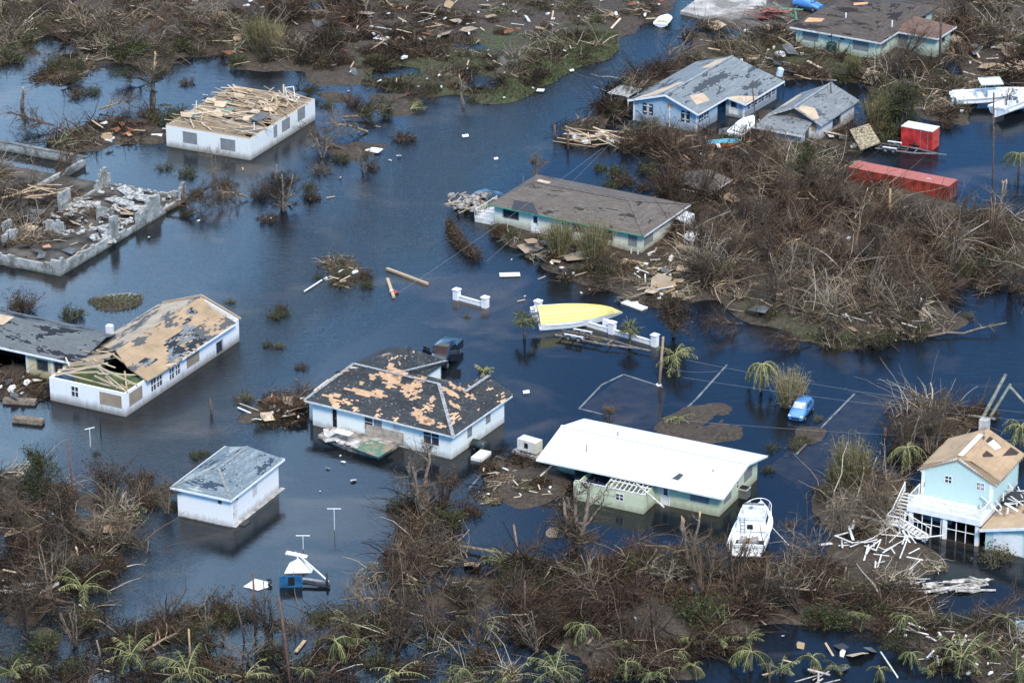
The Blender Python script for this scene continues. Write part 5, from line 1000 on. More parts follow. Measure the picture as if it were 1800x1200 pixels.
# ================================================================ small structures
t=thing('shed',at(1245,352,.3),R(60),'low collapsed shed roof, brown, half sunk in brush below the cottage','shed')
mb=MB(); mb.box((.2,.2,-.6),(4.4,4.6,.9)); mb.build('wall',plain('shed_wall',(.10,.085,.07)),t); roofs(t,[up([(-.4,-.4,.9),(5,-.4,.9),(5,2.5,1.6),(-.4,2.5,1.6)]),up([(-.4,5.2,.9),(5,5.2,.9),(5,2.5,1.6),(-.4,2.5,1.6)])],sh8); keep(t,0,5,0,5); fascia(t,[(-.43,5.2,.9),(-.43,-.4,.9),(5,-.43,.9)],h=.14,mat=WHITED)
t=thing('pergola',at(1104,196,.2),R(60),'white slatted pergola leaning beside the sky blue house','pergola')
mb=MB()
for k in range(11): mb.bar((-.6+k*.52,-.5,2.35),(-.6+k*.52,4.3,2.35),.2,.05)
mb.build('slats',MAT['whitewashed_timber'],t); mb=MB(); mb.bar((-.7,0,2.25),(4.7,0,2.25),.1,.14); mb.bar((-.7,3.8,2.25),(4.7,3.8,2.25),.1,.14); mb.build('beam',WHITED,t)
for x,y in ((0,0),(4,0),(0,3.8),(4,3.8)): m=MB(); m.box((x-.1,y-.1,-.8),(x+.1,y+.1,2.18)); m.build('post',WHITED,t)
t.scale=(.6,.6,.85)
# white masonry gate walls
def gatewall(N,L,label,hp,n_posts,hw=.85,group='white gate walls',two=False):
    n=at(*N); l=at(*L); yaw=math.atan2(l.y-n.y,l.x-n.x); t=thing('gate_wall',n,yaw,label,'wall',None); Lh=(l-n).length
    m=MB(); m.box((.2,-.12,-.6),(Lh-.2,.12,hw-.42)); m.build('wall',WHITE,t); m=MB(); m.box((.2,-.16,hw-.417),(Lh-.2,.16,hw-.34)); m.build('coping',WHITED,t)
    for s in n_posts:
        x=s*Lh; m=MB(); m.box((x-.3,-.3,-.6),(x+.3,.3,hp)); pst=m.build('pillar',WHITE,t); m=MB(); m.box((x-.37,-.37,hp+.003),(x+.37,.37,hp+.12)); m.add([(x-.3,-.3,hp+.12),(x+.3,-.3,hp+.12),(x+.3,.3,hp+.12),(x-.3,.3,hp+.12),(x,0,hp+.32)],[(0,1,4),(1,2,4),(2,3,4),(3,0,4)]); m.build('cap',WHITE,pst)
    return t,Lh
gatewall((853,540),(803,526),'short white gate wall with a pillar at each end, alone in open water',1.05,(0,1))
t,Lg=gatewall((1151,608),(946,548),'long white gate wall with three pillars under the yellow hull',1.15,(0,.36,1))
m=MB(); m.box((Lg*.37,-.62,-.6),(Lg*.46,-.32,1.1)); m.build('meter_cabinet',WHITE,t)
# submerged driveways and kerbs
def strip(name,pts,w,z0,z1,mat,label=None,kind='structure'):
    P_=[at(*p) for p in pts]; m=MB()
    for a,b in zip(P_[:-1],P_[1:]):
        a=Vector((a.x,a.y,(z0+z1)/2)); b=Vector((b.x,b.y,(z0+z1)/2)); m.bar(a,b,w,z1-z0)
    return tag(m.build(name,mat),label,kind=kind)
KERB=plain('wet_kerb',(.15,.16,.16),.6,.4,1)
for k_,pts in enumerate(([(1165,757),(1225,700),(1278,641)],[(1400,798),(1440,755),(1502,692)],[(1018,718),(1058,676),(1096,658),(1165,680)],[(1018,718),(1060,728)],[(825,858),(875,800)])): strip('kerb',pts,.2,-.5,.02,KERB)
m=MB(); m.slab([at(*p,-.035) for p in ((1022,714),(1097,660),(1172,683),(1158,750),(1100,757))],.5); tag(m.build('driveway',plain('sunk_slab',(.36,.31,.27),.9,.4,.6)),kind='structure')
m=MB(); m.slab([at(*p,-.04) for p in ((1350,822),(1500,694),(1575,690),(1470,850),(1400,850))],.5); tag(m.build('driveway',MAT['sunk_slab']),kind='structure')
m=MB(); m.slab([at(*p,.42) for p in ((1196,20),(1262,-30),(1352,-30),(1346,12),(1240,30))],.9); tag(m.build('road',plain('sandy_road',(.36,.34,.31),.9,.35,.5)),kind='structure')
# ---------------------------------------------------------------- labels that place a thing by what stands near it
MARKS=[(420,215,'roofless white house'),(180,400,'ruined block foundation'),(70,265,'grey block wall'),(75,600,'dark roofed house wing'),(285,625,'tan plywood roof'),(400,860,'blank white outbuilding'),(720,710,'black roofed white house'),(1140,810,'white metal roof'),(1330,930,'cabin cruiser'),(1690,860,'aqua house'),(828,525,'short gate wall'),(1015,557,'yellow boat hull'),(1120,600,'long gate wall'),(785,612,'dark pickup'),(1407,722,'blue hatchback'),(1030,375,'brown roofed cream house'),(1215,160,'sky blue house'),(1415,195,'small white cottage'),(1500,55,'mint bungalow'),(1626,243,'red box trailer'),(1605,312,'red shipping container'),(1735,165,'pair of white fishing boats'),(1098,150,'white pergola'),(530,1015,'blue metal wreck'),(588,905,'lone clothesline post'),(938,782,'cream generator'),(200,525,'white capped mound'),(1745,700,'leaning pole frame'),(450,1018,'floating white sheet'),(1530,935,'heap of white boards'),(1170,35,'small white dinghy'),(1160,680,'snapped utility pole'),(1340,665,'collapsed palm'),(640,790,'broken porch slab'),(820,430,'curved hedge')]
USED={}
def where(px,py,desc,group=None,cat=None):
    c=sorted(MARKS,key=lambda m:(m[0]-px)**2+((m[1]-py)*1.3)**2)[:7]
    for nx in range(len(c)):
        m=c[nx]; dx,dy=px-m[0],py-m[1]; d=math.hypot(dx,dy)
        far='just' if d<75 else ('a little way' if d<150 else ('some way' if d<260 else 'far'))
        ax,ay=abs(dx),abs(dy)
        if ax>2.2*ay: rel='left of' if dx<0 else 'right of'
        elif ay>2.2*ax: rel='behind' if dy<0 else 'in front of'
        else: rel=('behind and ' if dy<0 else 'in front and ')+('left of' if dx<0 else 'right of')
        lab=f'{desc} {far} {rel} the {m[2]}'
        if lab not in USED and len(lab.split())<=16: USED[lab]=1; return lab
    for i in range(1,len(c)):
        for j in range(i):
            lab=f'{desc} near the {c[j][2]}, towards the {c[i][2]}'
            if lab not in USED and len(lab.split())<=16: USED[lab]=1; return lab
    return lab
def ribbons(P,D,L,W_,tone,K=3,droop=.4,rng=RNG):
    N=len(P); d=D/np.linalg.norm(D,axis=1,keepdims=True); pts=np.empty((N,K,3)); pts[:,0]=P
    for k in range(1,K):
        d=d.copy(); d[:,2]-=droop/(K-1); d/=np.linalg.norm(d,axis=1,keepdims=True); pts[:,k]=pts[:,k-1]+d*(L/(K-1))[:,None]
    s=np.cross(D,rng.normal(size=(N,3))); s/=np.linalg.norm(s,axis=1,keepdims=True)+1e-9
    w=W_[:,None]*np.array([1.]+[.9]*(K-2)+[.15])[None]; V=np.stack([pts-s[:,None]*w[:,:,None],pts+s[:,None]*w[:,:,None]],2)
    b=(np.arange(N)*K*2)[:,None]+(np.arange(K-1)*2)[None]; F=np.stack([b,b+1,b+3,b+2],-1).reshape(-1,4)
    return V.reshape(-1,3),F,np.repeat(tone,K*2)
def unit(v): return v/np.linalg.norm(v,axis=-1,keepdims=True)
# ---------------------------------------------------------------- tree, shrub, palm and reed builders (built about the origin)
def dead_tree(name,h=5,r=.14,limbs=7,spread=.9,lean=(0,0),leaf=0,seed=1,broken=False,tone=.6,twig=1.0,bark=None,stems=1,leafmat=LEAF,name2='tree'):
    rng=np.random.default_rng(seed); rg=random.Random(seed); t=thing(name2,(0,0,0),0,None,None); tm=MB(); bag=Bag(); LP=[];LD=[];LL=[];LR=[]
    for s in range(stems):
        ang=rg.uniform(0,6.28); off=Vector((math.cos(ang),math.sin(ang),0))*(.3*(stems>1)); sp=(.35 if stems>1 else .06)
        top=Vector((lean[0]+math.cos(ang)*sp*h*.6+rg.gauss(0,.15),lean[1]+math.sin(ang)*sp*h*.6+rg.gauss(0,.15),h*rg.uniform(.75,1)))
        K=6; pts=[off*.4*(1-k/(K-1))+top*(k/(K-1))+Vector((rg.gauss(0,.06*h/4),rg.gauss(0,.06*h/4),0))*(0<k<K-1) for k in range(K)]; pts[0].z=-.5
        rr=[r*(1-.62*k/(K-1)) for k in range(K)]; tm.tone=tone; tm.tube(pts,rr,7)
        if broken:
            tm.mi=1
            for q in range(4): tm.bar(pts[-1]-Vector((0,0,.3)),pts[-1]+Vector((rg.gauss(0,.1),rg.gauss(0,.1),rg.uniform(.2,.5))),rr[-1]*1.1,.04)
            tm.mi=0
        n_=max(2,limbs//stems)
        for l in range(n_):
            f=rg.uniform(.12,1) if not broken else rg.uniform(.3,.9); i=min(K-2,int(f*(K-1))); p=pts[i].lerp(pts[i+1],f*(K-1)-i); a=rg.uniform(0,6.28); el=rg.uniform(-.05,1.15)
            L=h*rg.uniform(.3,.7)*spread*(1.2-f*.6); d=Vector((math.cos(a)*math.cos(el),math.sin(a)*math.cos(el),math.sin(el))); q=[p]
            for k in range(4):
                d=(d+Vector((rg.gauss(0,.25),rg.gauss(0,.25),rg.gauss(.08,.2)))).normalized(); q.append(q[-1]+d*L/4)
            r0=rr[i]*.68; tm.tube(q,[r0*(1-.2*k) for k in range(5)],5)
            for k in range(1,5):
                for m in range(int(2*twig)+1): LP.append(q[k]); LD.append(d+Vector((rg.gauss(0,.8),rg.gauss(0,.8),rg.gauss(.35,.5)))); LL.append(L*rg.uniform(.3,.8)); LR.append(max(.012,r0*.28))
    tm.build('trunk',[bark or TRUNKG,SPLIT],t,True)
    P=np.array([tuple(p) for p in LP]); D=np.array([tuple(p) for p in LD]); L=np.array(LL); Rr=np.array(LR)
    V,F,T,pts=strands(P,D,L,Rr,np.clip(rng.normal(tone,.1,len(P)),0,1),4,.15,.22,3,rng); bag.add(V,F,T,0)
    n2=int(len(P)*3.2*twig); sel=rng.integers(0,len(P),n2); kk=rng.integers(1,4,n2); P2=pts[sel,kk]; D2=rng.normal(size=(n2,3)); D2[:,2]+=.4
    V,F,T,p2=strands(P2,D2,rng.uniform(.2,.7,n2)*min(1.3,h/4),np.full(n2,.009),np.clip(rng.normal(tone-.12,.14,n2),0,1),3,.15,.25,3,rng); bag.add(V,F,T,0)
    if leaf:
        nl=int(n2*leaf*3); sel=rng.integers(0,n2,nl); kk=rng.integers(1,3,nl); V,F,T=leaves(p2[sel,kk]+rng.normal(0,.12,(nl,3)),rng.uniform(.05,.13,nl),np.clip(rng.normal(.5,.2,nl),0,1),rng); bag.add(V,F,T,1)
    bag.build('crown',[TWIG,leafmat],t); return t
def shrub(name,rad=1.0,h=1.2,stems=60,leaf=1.0,seed=1,mats=(TWIG,LEAF),tone=.5,thin=1.0,lie=0.3):
    rng=np.random.default_rng(seed); t=thing(name,(0,0,0),0,None,None); N=int(stems*1.0); a=rng.random(N)*6.283; el=rng.uniform(lie,1.45,N); rr=rng.random(N)*rad*.35
    P=np.stack([np.cos(a)*rr,np.sin(a)*rr,np.full(N,-.25)],1); D=np.stack([np.cos(a)*np.cos(el),np.sin(a)*np.cos(el),np.sin(el)],1); L=rng.uniform(.6,1.15,N)*math.hypot(rad*.7,h)
    b=Bag(); V,F,T,pts=strands(P,D,L,rng.uniform(.012,.028,N)*thin,np.clip(rng.normal(tone,.14,N),0,1),5,.25,.16,3,rng); b.add(V,F,T,0); b.build('stems',[mats[0]],t)
    c=Bag(); n2=N*5; sel=rng.integers(0,N,n2); kk=rng.integers(2,5,n2); D2=rng.normal(size=(n2,3)); D2[:,2]+=.3
    V,F,T,p2=strands(pts[sel,kk],D2,rng.uniform(.15,.5,n2),np.full(n2,.008)*thin,np.clip(rng.normal(tone,.14,n2),0,1),3,.2,.25,3,rng); c.add(V,F,T,0)
    nl=int(n2*3*leaf)
    if nl: sel=rng.integers(0,n2,nl); kk=rng.integers(0,3,nl); V,F,T=leaves(p2[sel,kk]+rng.normal(0,.1,(nl,3)),rng.uniform(.04,.11,nl),np.clip(rng.normal(.5,.2,nl),0,1),rng); c.add(V,F,T,1)
    c.build('crown',list(mats),t); return t
def frond(b,base,dirv,L,n,rng,droop=.9,wl=.5,tone=.55,fan=False,hang=.5):
    """one palm leaf: midrib plus blades (feather) or a fan at the end of a stalk"""
    base=np.array(base,float); d=np.array(dirv,float); d/=np.linalg.norm(d); K=7; pts=[base]
    for k in range(K-1):
        d=d.copy(); d[2]-=droop/(K-1); d/=np.linalg.norm(d); pts.append(pts[-1]+d*L/(K-1))
    pts=np.array(pts); r=np.linspace(.038,.012,K); 
    for k in range(K-1):
        V,F,T,_=strands(pts[k:k+1],(pts[k+1]-pts[k])[None],np.array([np.linalg.norm(pts[k+1]-pts[k])]),np.array([r[k]]),np.array([min(1,tone+.5)]),2,0,0,3,rng,.9); b.add(V,F,T,0)
    if fan:
        c=pts[3]; dd=unit(pts[3]-pts[2]); side=unit(np.cross(dd,[0,0,1.])+1e-6); up_=np.cross(side,dd); a=np.linspace(-2.2,2.2,n); D=np.cos(a)[:,None]*dd+np.sin(a)[:,None]*side+rng.normal(0,.12,(n,3))+.15*up_
        V,F,T=ribbons(np.repeat(c[None],n,0),D,np.full(n,wl)*rng.uniform(.8,1.1,n),np.full(n,.035),np.clip(rng.normal(tone,.12,n),0,1),4,.9*hang*2,rng); b.add(V,F,T,0); return
    f=np.linspace(.12,1,n); idx=f*(K-1); i=np.minimum(idx.astype(int),K-2); P=pts[i]+(pts[i+1]-pts[i])*(idx-i)[:,None]; tg=unit(pts[i+1]-pts[i]); side=unit(np.cross(tg,[0,0,1.])+1e-6)
    for s in (-1,1):
        D=side*s*.9+tg*.55+rng.normal(0,.12,(n,3)); D[:,2]-=hang*.4; Ls=wl*np.sin(np.clip(f*2.6+.35,0,3.0))**.6*rng.uniform(.8,1.1,n)
        keep_=rng.random(n)<.86; P_=P[keep_]; n_=len(P_); V,F,T=ribbons(P_,D[keep_]+rng.normal(0,.14,(n_,3)),Ls[keep_],np.full(n_,.026),np.clip(rng.normal(tone,.18,n_),0,1),4,hang*1.6,rng); b.add(V,F,T,0)
def palm(name,th=2.5,nf=11,L=2.0,fan=False,seed=1,el=(-.2,1.1),droop=1.0,wl=.5,tone=.5,r=.13,hang=.5,azr=(0,6.283),n=22,lean=(0,0)):
    rng=np.random.default_rng(seed); t=thing(name,(0,0,0),0,None,None)
    if th>0.15: m=MB(); m.tube([(0,0,-.5),(lean[0]*.4,lean[1]*.4,th*.5),(lean[0],lean[1],th)],[r*1.2,r,r*.85],8); m.build('trunk',TRUNK,t,True)
    b=Bag()
    for k in range(nf):
        a=rng.uniform(*azr) if azr!=(0,6.283) else (k+rng.uniform(-.3,.3))*2.4; e=rng.uniform(*el); frond(b,(lean[0],lean[1],th),(math.cos(a)*math.cos(e),math.sin(a)*math.cos(e),math.sin(e)),L*rng.uniform(.8,1.15),n,rng,droop,wl,np.clip(tone+rng.normal(0,.12),0,1),fan,hang)
    b.build('crown',[PALM],t); return t
def reeds(name,rad=.8,h=3.2,n=420,seed=1,mat=None,tone=.55,top=.5):
    rng=np.random.default_rng(seed); t=thing(name,(0,0,0),0,None,None); a=rng.random(n)*6.283; rr=rng.random(n)**.5*rad*.6; el=rng.normal(1.38,.12,n)
    P=np.stack([np.cos(a)*rr,np.sin(a)*rr,np.full(n,-.3)],1); D=np.stack([np.cos(a)*np.cos(el),np.sin(a)*np.cos(el),np.sin(el)],1)
    b=Bag(); V,F,T=ribbons(P,D,h*rng.uniform(.6,1.15,n),np.full(n,.022),np.clip(rng.normal(tone,.18,n),0,1),6,.28,rng); b.add(V,F,T,0)
    m=int(n*1.4); sel=rng.integers(0,n,m); V0=V.reshape(n,6,2,3).mean(2); kk=rng.integers(2,6,m); D2=rng.normal(size=(m,3))*[.8,.8,.4]; D2[:,2]+=.6
    V,F,T=ribbons(V0[sel,kk],D2,rng.uniform(.3,.9,m),np.full(m,.02),np.clip(rng.normal(tone-.05,.18,m),0,1),3,1.0,rng); b.add(V,F,T,0)
    b.build('stems',[mat or REED],t); return t
def place(o,px,py,label,cat,group=None,sc=1.0,rz=None,z=None,tilt=(0,0),first=False):
    p=at(px,py); g_=ground(p.x,p.y); zz=max(g_,-.15) if z is None else z
    for _ in range(2): p=at(px,py,zz); zz=max(ground(p.x,p.y),-.15) if z is None else z
    c=o if first else copy_tree(o); c.location=(p.x,p.y,zz); c.rotation_euler=(tilt[0],tilt[1],random.uniform(0,6.28) if rz is None else rz); c.scale=(sc,sc,sc)
    c['label']=label; c['category']=cat
    if group: c['group']=group
    return c
class Proto:
    """first use places the built thing itself, later uses copy it"""
    def __init__(s,mk): s.mk=mk; s.o=None
    def put(s,*a,**k):
        if s.o is None: s.o=s.mk(); return place(s.o,*a,first=True,**k)
        return place(s.o,*a,**k)
# ================================================================ standing and fallen trees one can tell apart
def T(px,py,label,cat='tree',rz=0,sc=1,tilt=(0,0),z=None,**k):
    o=dead_tree('tree',**k); return place(o,px,py,label,cat,first=True,rz=rz,sc=sc,tilt=tilt,z=z)
T(815,191,'pale snapped bare tree alone at the channel edge',h=4.6,r=.2,limbs=6,spread=.75,broken=True,seed=11,tone=.75,twig=.2)
T(744,908,'large many stemmed bare tree standing in water before the black roofed house',h=6.4,r=.24,limbs=22,spread=.75,stems=6,seed=12,tone=.62,twig=1.2,leaf=.05)
T(1014,974,'gnarled bushy dead tree in front of the white metal roof',h=6.4,r=.30,limbs=26,spread=.7,stems=4,seed=13,tone=.55,twig=1.5,leaf=.12,leafmat=BROWNLEAF)
T(1213,1000,'broken two stemmed tree with raw orange splits left of the cabin cruiser',h=5,r=.22,limbs=10,spread=.6,stems=3,seed=14,tone=.6,twig=.7,broken=True)
T(565,278,'pale forked bare tree right of the roofless white house',h=3.4,r=.16,limbs=6,spread=1,stems=2,seed=15,tone=.78,twig=.5)
T(498,372,'reddish tangled tree rising from the water below the roofless house',h=5.2,r=.17,limbs=20,spread=.7,stems=4,seed=16,tone=.4,twig=1.6)
T(378,318,'thin leafless sapling in front of the roofless house wall',h=4.2,r=.06,limbs=10,spread=.8,stems=3,seed=17,tone=.7,twig=1)
T(266,188,'tall splintered tree with broken crown left of the roofless house',h=7.5,r=.3,limbs=16,spread=.8,stems=2,seed=18,tone=.5,twig=1.4,leaf=.2,broken=True)
T(640,305,'grey bare tree standing in water right of the roofless white house',h=3.6,r=.1,limbs=12,spread=.8,stems=3,seed=19,tone=.5,twig=1.3)
T(1752,388,'pale split trunk standing at the edge of the pond by the container',h=4.6,r=.22,limbs=5,spread=.8,stems=2,seed=20,tone=.8,twig=.2,broken=True)
T(1636,812,'tall bare tree with a spray of pale twigs behind the aqua house',h=6.2,r=.12,limbs=26,spread=.8,stems=6,seed=21,tone=.62,twig=1.5)
T(1590,822,'slender bare tree left of the aqua house',h=5.4,r=.09,limbs=18,spread=.7,stems=5,seed=22,tone=.5,twig=1.3)
T(1480,940,'pale fan shaped bare bush left of the aqua house stairs',cat='bush',h=4.4,r=.07,limbs=30,spread=.8,stems=10,seed=23,tone=.72,twig=1.1)
T(1545,925,'dense bare bush beside the outside stair',cat='bush',h=3.4,r=.06,limbs=34,spread=.9,stems=9,seed=24,tone=.66,twig=1.5)
T(292,905,'bare fan branched bush left of the white outbuilding',cat='bush',h=3.2,r=.07,limbs=18,spread=.9,stems=7,seed=25,tone=.7,twig=1,leaf=.15)
T(941,312,'white twigged leafless bush behind the cream house',cat='bush',h=2.6,r=.05,limbs=20,spread=1,stems=8,seed=26,tone=.7,twig=1.4)
T(1070,738,'small grey leafless bush on the sunken driveway',cat='bush',h=1.4,r=.04,limbs=18,spread=1.3,stems=7,seed=27,tone=.7,twig=1.5,)
T(39,192,'thick upright stump in water at the upper left',h=3.0,r=.28,limbs=3,spread=.2,seed=28,tone=.4,twig=.1,broken=True,bark=TRUNK)
T(113,950,'dark leafless tree at the left edge of the water',h=5.5,r=.12,limbs=20,spread=.7,seed=29,tone=.4,twig=1.4,leaf=.5,leafmat=BROWNLEAF)
T(72,890,'twiggy dead tree with clinging leaves near the left edge',h=5.2,r=.1,limbs=26,spread=.6,seed=30,tone=.4,twig=1.6,leaf=.5)
T(1375,520,'pale trunk with upturned boughs in the middle of the brown thicket',h=6.2,r=.12,limbs=12,spread=.8,stems=2,seed=31,tone=.8,twig=.8)
T(1578,232,'broad green crowned tree left of the red box trailer',h=5,r=.2,limbs=24,spread=.9,stems=2,seed=32,tone=.4,twig=1.5,leaf=.9)
T(1420,330,'dark evergreen with thin crown in front of the white cottage',h=5.5,r=.13,limbs=22,spread=.6,seed=33,tone=.4,twig=1.3,leaf=.8)
T(1185,590,'dead shrub mass hanging over the water by the long gate wall',cat='bush',z=.1,h=4.2,r=.12,limbs=34,spread=.95,stems=6,seed=34,tone=.45,twig=1.8,leaf=.4,leafmat=BROWNLEAF,sc=.9)
# tangled thicket trees on the brown hill, each its own
rg=random.Random(77); hill=[]
for _ in range(4000):
    px,py=rg.uniform(1190,1720),rg.uniform(300,560)
    if inpoly(np.array([px]),np.array([py]),[(1225,330),(1330,300),(1490,320),(1540,375),(1640,415),(1740,420),(1700,500),(1620,560),(1480,580),(1400,560),(1300,525),(1215,500),(1200,410)])[0] and all(math.hypot(px-a,(py-b)*1.6)>27 for a,b in hill): hill.append((px,py))
    if len(hill)>=84: break
protos=[Proto(lambda k=k:dead_tree('tree',h=6.2,r=.10,limbs=[18,24,12,20,28,22,14,30][k],spread=[.95,.8,1.0,.8,.8,.9,1.0,.7][k],stems=[4,7,2,5,9,6,3,10][k],seed=100+k,tone=[.55,.45,.72,.5,.62,.42,.78,.5][k],twig=.75,leaf=[0,.15,0,.3,0,.2,0,.1][k],leafmat=BROWNLEAF,bark=[BK1,TRUNKG,BK3,BK2,BK1,BK2,TRUNKG,BK1][k])) for k in range(8)]
DESC=['bare twiggy brown tree','grey leafless tree with many stems','pale whitish leafless tree','brown tree with clinging dead leaves','tan leafless thicket tree','dark brown thicket tree','bleached tree with long boughs','dense leafless many stemmed tree']
for i,(px,py) in enumerate(hill): k=i%8; protos[k].put(px,py,where(px,py,DESC[k]),'tree','bare trees in the brown thicket',sc=rg.uniform(.4,.9),tilt=(rg.gauss(0,.33),rg.gauss(0,.33)))
others=[(20,60),(80,40),(150,60),(210,30),(260,60),(330,70),(380,40),(440,70),(500,40),(545,90),(480,110),(390,100),(590,60),(640,30),(120,80),(1110,250),(1150,255),(1185,270),(1240,285),(1290,290),(1375,290),(1470,300),(1530,215),(1580,150),(1620,140),(1690,120),(1730,90),(1760,40),(1700,30),(1590,100),(1640,60),(1560,120),(1590,128),(1085,190),(1345,110),(1380,125),(1790,110),(1770,200),(60,330),(100,320),(30,380),(1390,1000),(1290,1040),(1240,1060),(1340,1060),(1450,990),(1400,1080),(1120,1060),(1050,1060),(980,1090),(900,1070),(1000,1040),(650,1080),(690,1040),(730,1000),(760,960),(780,900),(850,1130),(940,1150),(1040,1150),(1150,1120),(560,1150),(480,1120),(360,1120),(300,1090),(120,1010),(160,960),(60,980),(30,940),(190,910),(90,1050),(50,1120),(140,1140),(440,1170),(700,1150),(760,1110),(1540,900),(1500,910),(1660,760),(1560,800),(1740,420),(1760,440),(1780,520)]
for i,(px,py) in enumerate(others):
    k=(i*5+i//8)%8; protos[k].put(px+rg.uniform(-6,6),py+rg.uniform(-4,4),where(px,py,DESC[k]),'tree','storm stripped trees around the flooded lots',sc=rg.uniform(.5,.85),tilt=(rg.gauss(0,.35),rg.gauss(0,.35)))
# ================================================================ shrubs, clumps and small mounds
SHP={'leafy':Proto(lambda:shrub('shrub',1.1,1.2,60,1.2,41,(TWIG,LEAF),.45)),'brown':Proto(lambda:shrub('shrub',1.2,1.1,80,1.0,42,(REDT,BROWNLEAF),.5)),'bare':Proto(lambda:shrub('shrub',1.3,1.6,110,.1,43,(TWIG,BROWNLEAF),.62)),'grey':Proto(lambda:shrub('shrub',1.0,1.0,90,.5,44,(TWIG,LEAF),.7)),'tall':Proto(lambda:shrub('shrub',1.0,2.4,90,.7,45,(REDT,BROWNLEAF),.42,lie=.7)),'flat':Proto(lambda:shrub('shrub',1.7,.6,90,.9,46,(TWIG,LEAF),.45,lie=.0))}
SD={'leafy':'dark leafy shrub','brown':'brown dead leaved shrub','bare':'bare twiggy shrub','grey':'grey green shrub','tall':'tall reddish shrub','flat':'low spreading shrub'}
